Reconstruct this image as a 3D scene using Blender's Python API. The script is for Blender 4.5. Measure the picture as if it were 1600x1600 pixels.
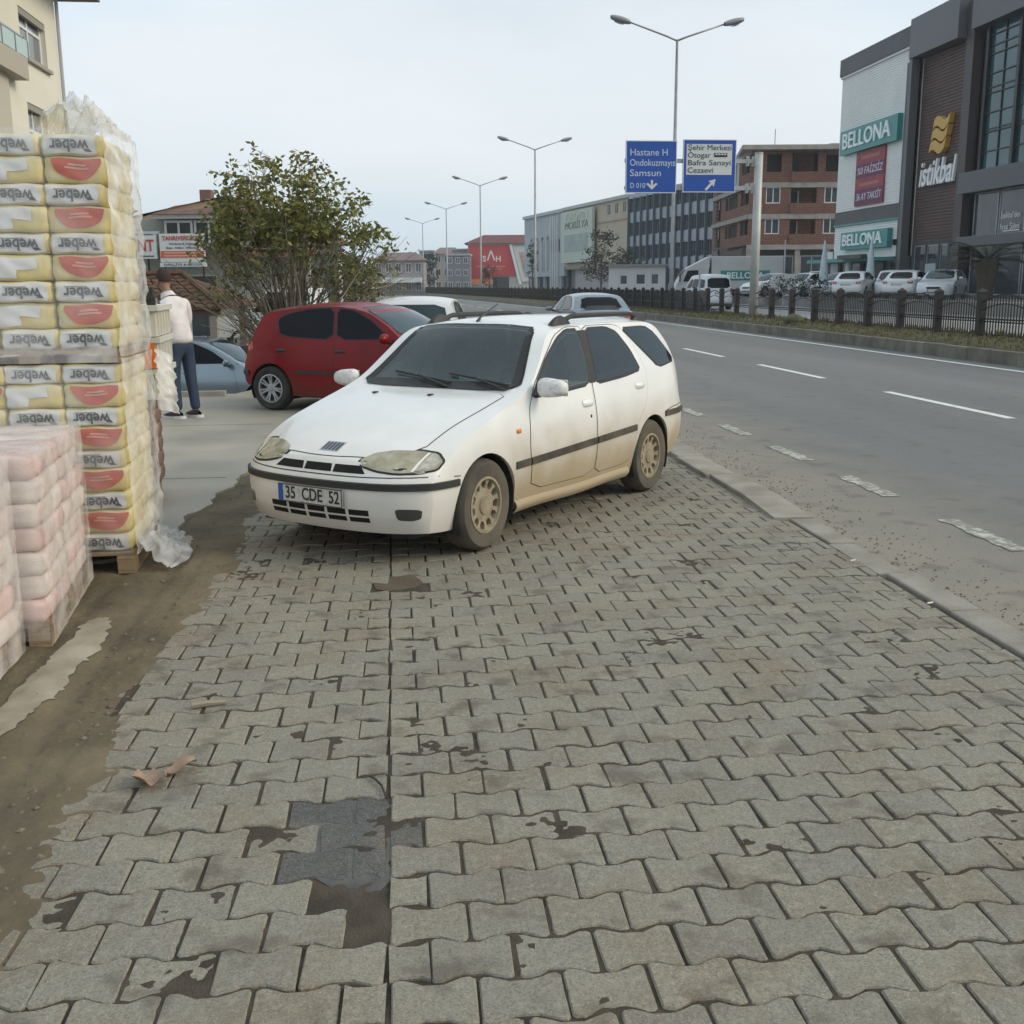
import bpy, bmesh, math, random
import numpy as np
from mathutils import Vector, Matrix
from mathutils.bvhtree import BVHTree
R = math.radians
random.seed(7); np.random.seed(7)
for _o in list(bpy.data.objects): bpy.data.objects.remove(_o)
scene = bpy.context.scene
COL = scene.collection
# ---------------------------------------------------------------- camera
# world frame: +Y runs along the road, +X across it to the right, z = 0 the paving
cam_d = bpy.data.cameras.new('camera'); cam = bpy.data.objects.new('camera', cam_d); COL.objects.link(cam)
cam_d.sensor_width = 36; cam_d.lens = 36*1700/1600; cam_d.clip_start = .05; cam_d.clip_end = 3000
cam.location = (0, 0, 1.65)
_p, _y, _r = math.atan(354/1700), math.atan2(.105, .9945), R(.4)
cam.rotation_euler = (Matrix.Rotation(-_y, 3, 'Z') @ Matrix.Rotation(math.pi/2-_p, 3, 'X') @ Matrix.Rotation(-_r, 3, 'Z')).to_euler()
scene.camera = cam
# ---------------------------------------------------------------- sky, sun, exposure
SUN_EL, SUN_AZ = R(30), R(105)           # thin overcast, sun veiled to the right
world = bpy.data.worlds.new('World'); scene.world = world; world.use_nodes = True
nt = world.node_tree; nt.nodes.clear()
out = nt.nodes.new('ShaderNodeOutputWorld'); bg = nt.nodes.new('ShaderNodeBackground')
sky = nt.nodes.new('ShaderNodeTexSky'); sky.sky_type = 'NISHITA'; sky.sun_disc = False
sky.sun_elevation = SUN_EL; sky.sun_rotation = SUN_AZ; sky.air_density = 1.0; sky.dust_density = 2.5; sky.ozone_density = 1.5
bg.inputs['Strength'].default_value = .093
# thin cloud veil: the sky colour mixed towards pale grey white, uneven as a cloud sheet is
tc = nt.nodes.new('ShaderNodeTexCoord'); nz = nt.nodes.new('ShaderNodeTexNoise'); nz.inputs['Scale'].default_value = 1.6
nz.inputs['Detail'].default_value = 5; mp = nt.nodes.new('ShaderNodeMapping'); mp.inputs['Scale'].default_value = (1, 1, 3.5)
nt.links.new(tc.outputs['Generated'], mp.inputs['Vector']); nt.links.new(mp.outputs[0], nz.inputs['Vector'])
mr = nt.nodes.new('ShaderNodeMapRange'); mr.inputs['From Min'].default_value = .3; mr.inputs['From Max'].default_value = .7
mr.inputs['To Min'].default_value = .66; mr.inputs['To Max'].default_value = .92
nt.links.new(nz.outputs['Fac'], mr.inputs['Value']); n2 = nt.nodes.new('ShaderNodeTexNoise'); n2.inputs['Scale'].default_value = 1.1; n2.inputs['Detail'].default_value = 3
m2 = nt.nodes.new('ShaderNodeMapRange'); m2.inputs['From Min'].default_value = .38; m2.inputs['From Max'].default_value = .62; nt.links.new(mp.outputs[0], n2.inputs['Vector']); nt.links.new(n2.outputs['Fac'], m2.inputs['Value'])
mx = nt.nodes.new('ShaderNodeMix'); mx.data_type = 'RGBA'; cl = nt.nodes.new('ShaderNodeMix'); cl.data_type = 'RGBA'; cl.inputs['A'].default_value = (6.5, 8.2, 9.7, 1); cl.inputs['B'].default_value = (8.2, 8.8, 9.2, 1)
nt.links.new(m2.outputs[0], cl.inputs['Factor']); nt.links.new(cl.outputs['Result'], mx.inputs['B'])
nt.links.new(mr.outputs[0], mx.inputs['Factor']); nt.links.new(sky.outputs[0], mx.inputs['A'])
nt.links.new(mx.outputs['Result'], bg.inputs['Color']); nt.links.new(bg.outputs[0], out.inputs['Surface'])
sun_d = bpy.data.lights.new('sun', 'SUN'); sun = bpy.data.objects.new('sun', sun_d); COL.objects.link(sun)
sun_d.energy = 1.5; sun_d.angle = R(24); sun_d.color = (1, .88, .68)
sun.rotation_euler = Vector((-math.sin(SUN_AZ)*math.cos(SUN_EL), -math.cos(SUN_AZ)*math.cos(SUN_EL), -math.sin(SUN_EL))).to_track_quat('-Z', 'Y').to_euler()
vs = scene.view_settings; vs.view_transform = 'Standard'; vs.look = 'None'; vs.exposure = .25; vs.gamma = 1
scene.render.engine = 'CYCLES'
scene.cycles.use_denoising = True
scene.cycles.max_bounces = 6; scene.cycles.transparent_max_bounces = 12; scene.cycles.volume_bounces = 0
scene.cycles.caustics_reflective = False; scene.cycles.caustics_refractive = False
scene.cycles.sample_clamp_indirect = 4

# ---------------------------------------------------------------- helpers: objects
def link(o, parent=None):
    COL.objects.link(o)
    if parent is not None: o.parent = parent
    return o
def tag(o, label=None, cat=None, group=None, kind=None):
    if label: o['label'] = label
    if cat: o['category'] = cat
    if group: o['group'] = group
    if kind: o['kind'] = kind
    return o
def thing(name, label, cat, loc=(0, 0, 0), rz=0, group=None):
    o = bpy.data.objects.new(name, None); o.empty_display_size = .2; link(o)
    o.location = loc; o.rotation_euler = (0, 0, rz)
    return tag(o, label, cat, group)
def pchip(pts):
    pts = sorted(pts); X = np.array([p[0] for p in pts], float); Y = np.array([p[1] for p in pts], float)
    h = np.diff(X); d = np.diff(Y)/h; m = np.zeros(len(X)); m[0] = d[0]; m[-1] = d[-1]
    for i in range(1, len(X)-1):
        if d[i-1]*d[i] > 0:
            w1 = 2*h[i]+h[i-1]; w2 = h[i]+2*h[i-1]; m[i] = (w1+w2)/(w1/d[i-1]+w2/d[i])
    def f(x):
        x = min(max(x, X[0]), X[-1]); i = min(max(int(np.searchsorted(X, x))-1, 0), len(h)-1); t = (x-X[i])/h[i]
        return float((1+2*t)*(1-t)**2*Y[i]+t*(1-t)**2*h[i]*m[i]+t*t*(3-2*t)*Y[i+1]+t*t*(t-1)*h[i]*m[i+1])
    return f
class MB:
    def __init__(s): s.v = []; s.f = []
    def add(s, vs, fs):
        n = len(s.v); s.v += [tuple(v) for v in vs]; s.f += [tuple(i+n for i in f) for f in fs]; return s
    def box(s, x0, x1, y0, y1, z0, z1):
        return s.add([(x0, y0, z0), (x1, y0, z0), (x1, y1, z0), (x0, y1, z0), (x0, y0, z1), (x1, y0, z1), (x1, y1, z1), (x0, y1, z1)],
                     [(3, 2, 1, 0), (4, 5, 6, 7), (0, 1, 5, 4), (1, 2, 6, 5), (2, 3, 7, 6), (3, 0, 4, 7)])
    def quad(s, a, b, c, d): return s.add([a, b, c, d], [(0, 1, 2, 3)])
    def poly(s, pts): return s.add(pts, [tuple(range(len(pts)))])
    def prism(s, pts, z0, z1):          # pts: 2-D outline, counter-clockwise
        n = len(pts)
        return s.add([(p[0], p[1], z0) for p in pts]+[(p[0], p[1], z1) for p in pts],
                     [tuple(range(n-1, -1, -1)), tuple(range(n, 2*n))]+[(i, (i+1) % n, (i+1) % n+n, i+n) for i in range(n)])
    def prism_y(s, pts, y0, y1):        # outline in (x, z)
        n = len(pts)
        return s.add([(p[0], y0, p[1]) for p in pts]+[(p[0], y1, p[1]) for p in pts],
                     [tuple(range(n)), tuple(range(2*n-1, n-1, -1))]+[((i+1) % n, i, i+n, (i+1) % n+n) for i in range(n)])
    def tube(s, path, r, n=8, caps=True):
        path = [Vector(p) for p in path]; k = len(path); rs = r if isinstance(r, (list, tuple)) else [r]*k
        vs = []; up = None
        for i, p in enumerate(path):
            d = (path[min(i+1, k-1)]-path[max(i-1, 0)]).normalized()
            if up is None: up = d.orthogonal().normalized()
            up = (up-d*up.dot(d)).normalized() if (up-d*up.dot(d)).length > 1e-6 else d.orthogonal().normalized()
            sd = d.cross(up)
            for j in range(n):
                a = 2*math.pi*j/n; vs.append(p+(up*math.cos(a)+sd*math.sin(a))*rs[i])
        fs = [(i*n+j, i*n+(j+1) % n, (i+1)*n+(j+1) % n, (i+1)*n+j) for i in range(k-1) for j in range(n)]
        if caps: fs += [tuple(range(n-1, -1, -1)), tuple(range((k-1)*n, k*n))]
        return s.add(vs, fs)
    def lathe(s, prof, n=24, axis='z', c=(0, 0, 0), close=False):   # prof: (radius, height)
        vs = []; k = len(prof)
        for r_, h in prof:
            for j in range(n):
                a = 2*math.pi*j/n; x, y = r_*math.cos(a), r_*math.sin(a)
                p = (x, y, h) if axis == 'z' else (x, h, y) if axis == 'y' else (h, x, y)
                vs.append((p[0]+c[0], p[1]+c[1], p[2]+c[2]))
        fs = [(i*n+j, i*n+(j+1) % n, (i+1)*n+(j+1) % n, (i+1)*n+j) for i in range(k-1) for j in range(n)]
        if close: fs += [((k-1)*n+j, (k-1)*n+(j+1) % n, (j+1) % n, j) for j in range(n)]
        return s.add(vs, fs)
    def grid(s, fn, nu, nv):
        vs = [fn(i/nu, j/nv) for j in range(nv+1) for i in range(nu+1)]
        return s.add(vs, [(j*(nu+1)+i, j*(nu+1)+i+1, (j+1)*(nu+1)+i+1, (j+1)*(nu+1)+i) for j in range(nv) for i in range(nu)])
    def xf(s, m): s.v = [tuple(m @ Vector(v)) for v in s.v]; return s
    def mesh(s, name, smooth=False, fix=True, weld=0, sharp=None):
        me = bpy.data.meshes.new(name); me.from_pydata(s.v, [], s.f)
        if fix or weld:
            bm = bmesh.new(); bm.from_mesh(me)
            if weld: bmesh.ops.remove_doubles(bm, verts=bm.verts, dist=weld)
            if fix: bmesh.ops.recalc_face_normals(bm, faces=bm.faces)
            if sharp is not None:
                for e in bm.edges:
                    if len(e.link_faces) == 2 and e.calc_face_angle(0) > sharp: e.smooth = False
            bm.to_mesh(me); bm.free()
        if smooth: me.polygons.foreach_set('use_smooth', [True]*len(me.polygons))
        me.update(); return me
    def build(s, name, mat, parent=None, smooth=False, fix=True, weld=0, sharp=None, kind=None, label=None, loc=None, rot=None):
        o = bpy.data.objects.new(name, s.mesh(name, smooth, fix, weld, sharp)); o.data.materials.append(mat); link(o, parent)
        if loc is not None: o.location = loc
        if rot is not None: o.rotation_euler = rot
        return tag(o, label, None, None, kind)
def inst(name, mesh, parent=None, loc=(0, 0, 0), rot=(0, 0, 0), scale=(1, 1, 1)):
    o = bpy.data.objects.new(name, mesh); link(o, parent); o.location = loc; o.rotation_euler = rot; o.scale = scale; return o
def copy_tree(o, parent=None):
    c = o.copy(); COL.objects.link(c); c.parent = parent
    for ch in [x for x in o.children]: copy_tree(ch, c)
    return c
def bevel_mesh(me, w, seg=1, ang=R(40)):
    bm = bmesh.new(); bm.from_mesh(me)
    es = [e for e in bm.edges if len(e.link_faces) == 2 and e.calc_face_angle(0) > ang]
    bmesh.ops.bevel(bm, geom=es, offset=w, segments=seg, profile=.5, affect='EDGES', clamp_overlap=True)
    bm.to_mesh(me); bm.free(); me.update(); return me
def text_mesh(txt, size, depth=.01, width=None, shear=0, align='CENTER', bold=0.0, space=1.0):
    cu = bpy.data.curves.new('lettering', 'FONT'); cu.body = txt; cu.size = size; cu.extrude = depth/2; cu.align_x = align; cu.align_y = 'CENTER'
    cu.shear = shear; cu.offset = bold; cu.resolution_u = 3; cu.space_character = space
    o = bpy.data.objects.new('lettering', cu); COL.objects.link(o)
    dg = bpy.context.evaluated_depsgraph_get(); me = bpy.data.meshes.new_from_object(o.evaluated_get(dg))
    bpy.data.objects.remove(o); bpy.data.curves.remove(cu)
    if width:
        xs = [v.co.x for v in me.vertices]; w = max(xs)-min(xs)
        if w > 0:
            k = width/w
            for v in me.vertices: v.co.x *= k
    return me
TXT_FRONT = (R(90), 0, 0)              # a text mesh stood up, read from -y
def lettering(txt, size, mat, parent, loc, rot=TXT_FRONT, depth=.01, width=None, shear=0, bold=0.0, name='lettering', align='CENTER', space=1.0, split=9.0):
    me = text_mesh(txt, size, depth, width, shear, align, bold, space); me.materials.clear(); me.materials.append(mat)
    if len(txt.replace(' ', '')) > 1 and size >= split:      # big lettering: every letter a part of its own
        bm = bmesh.new(); bm.from_mesh(me); seen = set(); isl = []
        for v in bm.verts:
            if v.index in seen: continue
            st_ = [v]; seen.add(v.index); g_ = []
            while st_:
                a = st_.pop(); g_.append(a.index)
                for e in a.link_edges:
                    b_ = e.other_vert(a)
                    if b_.index not in seen: seen.add(b_.index); st_.append(b_)
            isl.append(g_)
        co = [v.co.copy() for v in bm.verts]; fs = [tuple(v.index for v in f.verts) for f in bm.faces]; bm.free()
        cl = []
        for g_ in sorted(isl, key=lambda q: min(co[i].x for i in q)):
            x0, x1 = min(co[i].x for i in g_), max(co[i].x for i in g_)
            if cl and min(x1, cl[-1][1])-max(x0, cl[-1][0]) > .4*min(x1-x0, cl[-1][1]-cl[-1][0]): cl[-1][2] += g_; cl[-1][0] = min(cl[-1][0], x0); cl[-1][1] = max(cl[-1][1], x1)
            else: cl.append([x0, x1, list(g_)])
        for x0, x1, g_ in cl:
            ix = {k: i for i, k in enumerate(g_)}; mb = MB(); mb.v = [tuple(co[k]) for k in g_]; mb.f = [tuple(ix[k] for k in f) for f in fs if f[0] in ix]
            o = mb.build('letter', mat, parent, fix=False); o.location = loc; o.rotation_euler = rot
        bpy.data.meshes.remove(me); return None
    return inst(name, me, parent, loc, rot)

# ---------------------------------------------------------------- helpers: materials
MATS = {}
def mat(name, col, rough=.6, metal=0.0, col2=None, scale=4.0, detail=5, lo=.35, hi=.65, bump=0.0, bscale=60.0, rnd=0.0, coat=0.0, spec=.5,
        emit=None, trans=0.0, alpha=1.0, coords='Object', ior=1.45, dirt=None, bdist=.01):
    if name in MATS: return MATS[name]
    m = bpy.data.materials.new(name); m.use_nodes = True; n = m.node_tree; N = n.nodes; L = n.links
    b = N['Principled BSDF']; b.inputs['Roughness'].default_value = rough; b.inputs['Metallic'].default_value = metal
    b.inputs['Specular IOR Level'].default_value = spec; b.inputs['IOR'].default_value = ior
    b.inputs['Coat Weight'].default_value = coat; b.inputs['Coat Roughness'].default_value = .08
    b.inputs['Transmission Weight'].default_value = trans; b.inputs['Alpha'].default_value = alpha
    c4 = (*col, 1); b.inputs['Base Color'].default_value = c4; src = None
    vec = None
    if col2 or bump or dirt:
        if coords == 'World':
            g = N.new('ShaderNodeNewGeometry'); vec = g.outputs['Position']
        else:
            t = N.new('ShaderNodeTexCoord'); vec = t.outputs[coords]
    if col2:
        z = N.new('ShaderNodeTexNoise'); z.inputs['Scale'].default_value = scale; z.inputs['Detail'].default_value = detail; L.new(vec, z.inputs['Vector'])
        r_ = N.new('ShaderNodeMapRange'); r_.inputs['From Min'].default_value = lo; r_.inputs['From Max'].default_value = hi; L.new(z.outputs['Fac'], r_.inputs['Value'])
        x = N.new('ShaderNodeMix'); x.data_type = 'RGBA'; x.inputs['A'].default_value = c4; x.inputs['B'].default_value = (*col2, 1)
        L.new(r_.outputs[0], x.inputs['Factor']); src = x.outputs['Result']
    if dirt:    # (colour, z where it is full, z where it ends, noise scale, max amount): splashed-up road dirt, fixed to the object
        dc, z0, z1, ds, dm = dirt[:5]
        sp = N.new('ShaderNodeSeparateXYZ'); L.new(vec, sp.inputs[0])
        dz = N.new('ShaderNodeTexNoise'); dz.inputs['Scale'].default_value = ds; dz.inputs['Detail'].default_value = 6; L.new(vec, dz.inputs['Vector'])
        ad = N.new('ShaderNodeMath'); ad.operation = 'MULTIPLY_ADD'; ad.inputs[1].default_value = (z1-z0)*.9; ad.inputs[2].default_value = -(z1-z0)*.45
        L.new(dz.outputs['Fac'], ad.inputs[0]); ad2 = N.new('ShaderNodeMath'); L.new(sp.outputs['Z'], ad2.inputs[0]); L.new(ad.outputs[0], ad2.inputs[1])
        rr = N.new('ShaderNodeMapRange'); rr.interpolation_type = 'SMOOTHSTEP'; rr.inputs['From Min'].default_value = z0; rr.inputs['From Max'].default_value = z1
        rr.inputs['To Min'].default_value = dm; rr.inputs['To Max'].default_value = 0; L.new(ad2.outputs[0], rr.inputs['Value'])
        if len(dirt) > 5:      # less of it towards the nose, which the wheels do not spray
            xr = N.new('ShaderNodeMapRange'); xr.interpolation_type = 'SMOOTHSTEP'; xr.inputs['From Min'].default_value = dirt[5]; xr.inputs['From Max'].default_value = dirt[6]; xr.inputs['To Min'].default_value = 1; xr.inputs['To Max'].default_value = .3
            L.new(sp.outputs['X'], xr.inputs['Value']); mu = N.new('ShaderNodeMath'); mu.operation = 'MULTIPLY'; L.new(rr.outputs[0], mu.inputs[0]); L.new(xr.outputs[0], mu.inputs[1]); rr = mu
        x = N.new('ShaderNodeMix'); x.data_type = 'RGBA'; x.inputs['B'].default_value = (*dc, 1); L.new(rr.outputs[0], x.inputs['Factor'])
        if src: L.new(src, x.inputs['A'])
        else: x.inputs['A'].default_value = c4
        src = x.outputs['Result']
        rx = N.new('ShaderNodeMix'); rx.inputs['A'].default_value = rough; rx.inputs['B'].default_value = .8; L.new(rr.outputs[0], rx.inputs['Factor']); L.new(rx.outputs['Result'], b.inputs['Roughness'])
        if coat:
            cx = N.new('ShaderNodeMix'); cx.inputs['A'].default_value = coat; cx.inputs['B'].default_value = 0; L.new(rr.outputs[0], cx.inputs['Factor']); L.new(cx.outputs['Result'], b.inputs['Coat Weight'])
    if rnd:
        oi = N.new('ShaderNodeObjectInfo'); h = N.new('ShaderNodeHueSaturation'); q = N.new('ShaderNodeMapRange')
        q.inputs['To Min'].default_value = 1-rnd; q.inputs['To Max'].default_value = 1+rnd; L.new(oi.outputs['Random'], q.inputs['Value']); L.new(q.outputs[0], h.inputs['Value'])
        if src: L.new(src, h.inputs['Color'])
        else: h.inputs['Color'].default_value = c4
        src = h.outputs['Color']
    if src: L.new(src, b.inputs['Base Color'])
    if bump:
        z = N.new('ShaderNodeTexNoise'); z.inputs['Scale'].default_value = bscale; z.inputs['Detail'].default_value = 8; L.new(vec, z.inputs['Vector'])
        bp = N.new('ShaderNodeBump'); bp.inputs['Strength'].default_value = bump; bp.inputs['Distance'].default_value = bdist; L.new(z.outputs['Fac'], bp.inputs['Height']); L.new(bp.outputs[0], b.inputs['Normal'])
    if emit: b.inputs['Emission Color'].default_value = (*emit[0], 1); b.inputs['Emission Strength'].default_value = emit[1]
    MATS[name] = m; return m
def film_mat(name, tint, opac, rough=.25, scale=6):
    # thin polythene: mostly clear, milky in the folds
    m = bpy.data.materials.new(name); m.use_nodes = True; n = m.node_tree; N = n.nodes; L = n.links
    b = N['Principled BSDF']; b.inputs['Base Color'].default_value = (*tint, 1); b.inputs['Roughness'].default_value = rough
    t = N.new('ShaderNodeTexCoord'); z = N.new('ShaderNodeTexNoise'); z.inputs['Scale'].default_value = scale; z.inputs['Detail'].default_value = 4; L.new(t.outputs['Object'], z.inputs['Vector'])
    r_ = N.new('ShaderNodeMapRange'); r_.inputs['From Min'].default_value = .35; r_.inputs['From Max'].default_value = .68
    r_.inputs['To Min'].default_value = opac[0]; r_.inputs['To Max'].default_value = opac[1]; L.new(z.outputs['Fac'], r_.inputs['Value']); L.new(r_.outputs[0], b.inputs['Alpha'])
    MATS[name] = m; return m
# ================================================================ ground, road, paving
from mathutils import noise as mnoise
def bend(y):            # the road swings gently left beyond y = 50
    if y < 50: return 0.0
    if y < 94: return -.0545*(y-50)**2/88
    return -.0545*(y-72)
def ysteps(y0, y1):
    ys = [y0]
    while ys[-1] < y1-1e-6: ys.append(min(y1, ys[-1]+(4 if ys[-1] < 130 else 14)))
    return ys
def strip(name, prof, y0, y1, m, parent=None, kind=None, straight=False, smooth=False):
    # prof: cross-section [(x, z)] swept along the road
    ys = ysteps(y0, y1); mb = MB(); n = len(prof)
    for y in ys: mb.v += [(x+(0 if straight else bend(y)), y, z) for x, z in prof]
    mb.f = [(i*n+j, i*n+j+1, (i+1)*n+j+1, (i+1)*n+j) for i in range(len(ys)-1) for j in range(n-1)]
    return mb.build(name, m, parent, kind=kind, smooth=smooth)
def paver_material(name, base):
    m = bpy.data.materials.new(name); m.use_nodes = True; n = m.node_tree; N = n.nodes; L = n.links; b = N['Principled BSDF']
    b.inputs['Roughness'].default_value = .78; b.inputs['Specular IOR Level'].default_value = .35
    g = N.new('ShaderNodeNewGeometry'); oi = N.new('ShaderNodeObjectInfo')
    def noise(sc, det=5, off=0):
        z = N.new('ShaderNodeTexNoise'); z.inputs['Scale'].default_value = sc; z.inputs['Detail'].default_value = det
        a = N.new('ShaderNodeVectorMath'); a.inputs[1].default_value = (off, off*1.7, 0); L.new(g.outputs['Position'], a.inputs[0]); L.new(a.outputs[0], z.inputs['Vector']); return z.outputs['Fac']
    def ramp(src, lo, hi, a=0, c=1):
        r_ = N.new('ShaderNodeMapRange'); r_.inputs['From Min'].default_value = lo; r_.inputs['From Max'].default_value = hi; r_.inputs['To Min'].default_value = a; r_.inputs['To Max'].default_value = c; L.new(src, r_.inputs['Value']); return r_.outputs[0]
    def mix(f, a, c):
        x = N.new('ShaderNodeMix'); x.data_type = 'RGBA'; L.new(f, x.inputs['Factor'])
        for s, k in ((a, 'A'), (c, 'B')):
            if isinstance(s, tuple): x.inputs[k].default_value = (*s, 1)
            else: L.new(s, x.inputs[k])
        return x.outputs['Result']
    def dark(col, mul):
        return tuple(c*mul for c in col)
    c = mix(ramp(noise(1.1, 3), .35, .65), base, (base[0]*.90, base[1]*.93, base[2]*.95))         # greenish and brownish zones
    c = mix(ramp(noise(2.3, 6, 30), .46, .68, 0, .85), c, (.215, .178, .125))                      # trodden-in soil
    c = mix(ramp(noise(120, 4, 5), .42, .70, 0, .75), c, dark(base, .50))
    c = mix(ramp(noise(34, 5, 15), .50, .72, 0, .45), c, dark(base, 1.28))                            # aggregate
    c = mix(ramp(noise(260, 2, 9), .60, .70, 0, .7), c, (.46, .45, .41))
    c = mix(ramp(noise(6, 6, 60), .56, .68, 0, .6), c, (.105, .088, .064))                          # small stains
    v = N.new('ShaderNodeMath'); L.new(oi.outputs['Random'], v.inputs[0]); L.new(g.outputs['Random Per Island'], v.inputs[1])
    fr = N.new('ShaderNodeMath'); fr.operation = 'FRACT'; L.new(v.outputs[0], fr.inputs[0])
    h = N.new('ShaderNodeHueSaturation'); L.new(ramp(fr.outputs[0], 0, 1, .93, 1.06), h.inputs['Value']); L.new(ramp(fr.outputs[0], 0, 1, .94, 1.10), h.inputs['Saturation']); L.new(c, h.inputs['Color'])
    L.new(h.outputs['Color'], b.inputs['Base Color'])
    ad = N.new('ShaderNodeMath'); ad.operation = 'MULTIPLY_ADD'; ad.inputs[1].default_value = .35; L.new(noise(260, 3), ad.inputs[0]); L.new(noise(45, 4), ad.inputs[2])
    bp = N.new('ShaderNodeBump'); bp.inputs['Strength'].default_value = .8; bp.inputs['Distance'].default_value = .006; L.new(ad.outputs[0], bp.inputs['Height']); L.new(bp.outputs[0], b.inputs['Normal'])
    return m
SOIL = mat('joint_soil', (.085, .068, .047), .95, col2=(.05, .04, .028), scale=9, bump=.8, bscale=120, coords='World')
MUD = mat('mud', (.170, .137, .083), .95, col2=(.10, .08, .05), scale=2.2, bump=.7, bscale=14, coords='World', bdist=.03, detail=8)
CONC = mat('yard_concrete', (.39, .36, .295), .55, col2=(.26, .245, .205), scale=.8, bump=.35, bscale=40, coords='World', detail=12, lo=.36, hi=.66)
KERB = mat('kerb_concrete', (.34, .315, .265), .85, col2=(.24, .215, .17), scale=3, bump=.5, bscale=60, coords='World', rnd=.1)
EARTH = mat('earth', (.16, .15, .11), .95, col2=(.10, .10, .06), scale=.2, bump=.4, bscale=6, coords='World')
def asphalt_material(name, dusty=True):
    m = bpy.data.materials.new(name); m.use_nodes = True; n = m.node_tree; N = n.nodes; L = n.links; b = N['Principled BSDF']; b.inputs['Roughness'].default_value = .72; b.inputs['Specular IOR Level'].default_value = .4
    g = N.new('ShaderNodeNewGeometry'); sp = N.new('ShaderNodeSeparateXYZ'); L.new(g.outputs['Position'], sp.inputs[0])
    def nz_(sc, det, stretch=None):
        z = N.new('ShaderNodeTexNoise'); z.inputs['Scale'].default_value = sc; z.inputs['Detail'].default_value = det
        if stretch:
            k = N.new('ShaderNodeMapping'); k.inputs['Scale'].default_value = stretch; L.new(g.outputs['Position'], k.inputs['Vector']); L.new(k.outputs[0], z.inputs['Vector'])
        else: L.new(g.outputs['Position'], z.inputs['Vector'])
        return z.outputs['Fac']
    def rg(src, lo, hi, a=0, c=1):
        r_ = N.new('ShaderNodeMapRange'); r_.inputs['From Min'].default_value = lo; r_.inputs['From Max'].default_value = hi; r_.inputs['To Min'].default_value = a; r_.inputs['To Max'].default_value = c; L.new(src, r_.inputs['Value']); return r_.outputs[0]
    def mx_(f, a, c):
        x = N.new('ShaderNodeMix'); x.data_type = 'RGBA'; L.new(f, x.inputs['Factor'])
        for s, k in ((a, 'A'), (c, 'B')):
            if isinstance(s, tuple): x.inputs[k].default_value = (*s, 1)
            else: L.new(s, x.inputs[k])
        return x.outputs['Result']
    c = mx_(rg(nz_(.5, 5, (1.6, .12, 1)), .38, .62), (.212, .206, .19), (.168, .165, .155))       # wheel-polished lanes run lengthwise
    c = mx_(rg(nz_(130, 3), .42, .7, 0, .6), c, (.08, .08, .08))
    c = mx_(rg(nz_(300, 2), .64, .72, 0, .6), c, (.36, .35, .32))
    if dusty:                                                                                        # grit swept to the verge
        a = N.new('ShaderNodeMath'); a.operation = 'MULTIPLY_ADD'; a.inputs[1].default_value = 2.4; L.new(nz_(1.3, 6), a.inputs[0]); L.new(sp.outputs['X'], a.inputs[2])
        c = mx_(rg(a.outputs[0], 4.2, 6.0, .85, 0), c, (.285, .25, .19))
        c = mx_(rg(nz_(3.2, 5), .58, .68, 0, .5), c, (.12, .105, .085))
    L.new(c, b.inputs['Base Color'])
    bp = N.new('ShaderNodeBump'); bp.inputs['Strength'].default_value = .6; bp.inputs['Distance'].default_value = .012; L.new(nz_(110, 5), bp.inputs['Height']); L.new(bp.outputs[0], b.inputs['Normal'])
    return m
ASPH = asphalt_material('asphalt'); ASPH2 = asphalt_material('asphalt_far', False)
PAINT_W = mat('road_paint', (.52, .50, .44), .7, col2=(.25, .235, .20), scale=16, lo=.38, hi=.52, coords='World')
PAINT_L = mat('lane_paint', (.72, .72, .68), .7, col2=(.45, .44, .41), scale=10, lo=.55, hi=.7, coords='World')

def st(o, kind='structure'): o['kind'] = kind; return o
st(MB().quad((-1500, -80, -.78), (1500, -80, -.78), (1500, 2600, -.78), (-1500, 2600, -.78)).build('ground', EARTH))
road = st(strip('road', [(2.94, -.8), (2.94, -.03), (7.5, .0), (12.56, -.03), (12.56, -.8)], -60, 700, ASPH))
far_road = st(strip('far_road', [(14.9, -.5), (14.9, .33), (23.6, .33), (23.6, -.5)], -60, 700, mat('far_asphalt', (.30, .29, .27), .7, col2=(.24, .235, .22), scale=.4, coords='World', bump=.3, bscale=60)))
st(MB().prism([(23.6, -60), (90, -60), (90, 100), (23.0, 100), (23.6, 60)], -.5, .85).build('parking_lot', mat('lot_paving', (.30, .295, .28), .85, col2=(.22, .215, .2), scale=.6, coords='World', bump=.2, bscale=30)))
st(strip('far_pavement', [(23.4, -.5), (23.4, .46), (30, .46), (60, .46), (120, .5)], 100, 640, mat('far_paving', (.27, .265, .25), .9, col2=(.2, .2, .19), scale=.3, coords='World')))
st(strip('verge', [(-1.1, -.8), (-1.1, -.02), (2.95, -.02), (2.95, -.4)], 18.1, 700, mat('verge_asphalt', (.21, .205, .19), .85, col2=(.15, .145, .13), scale=.7, coords='World', bump=.4, bscale=60)))
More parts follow.
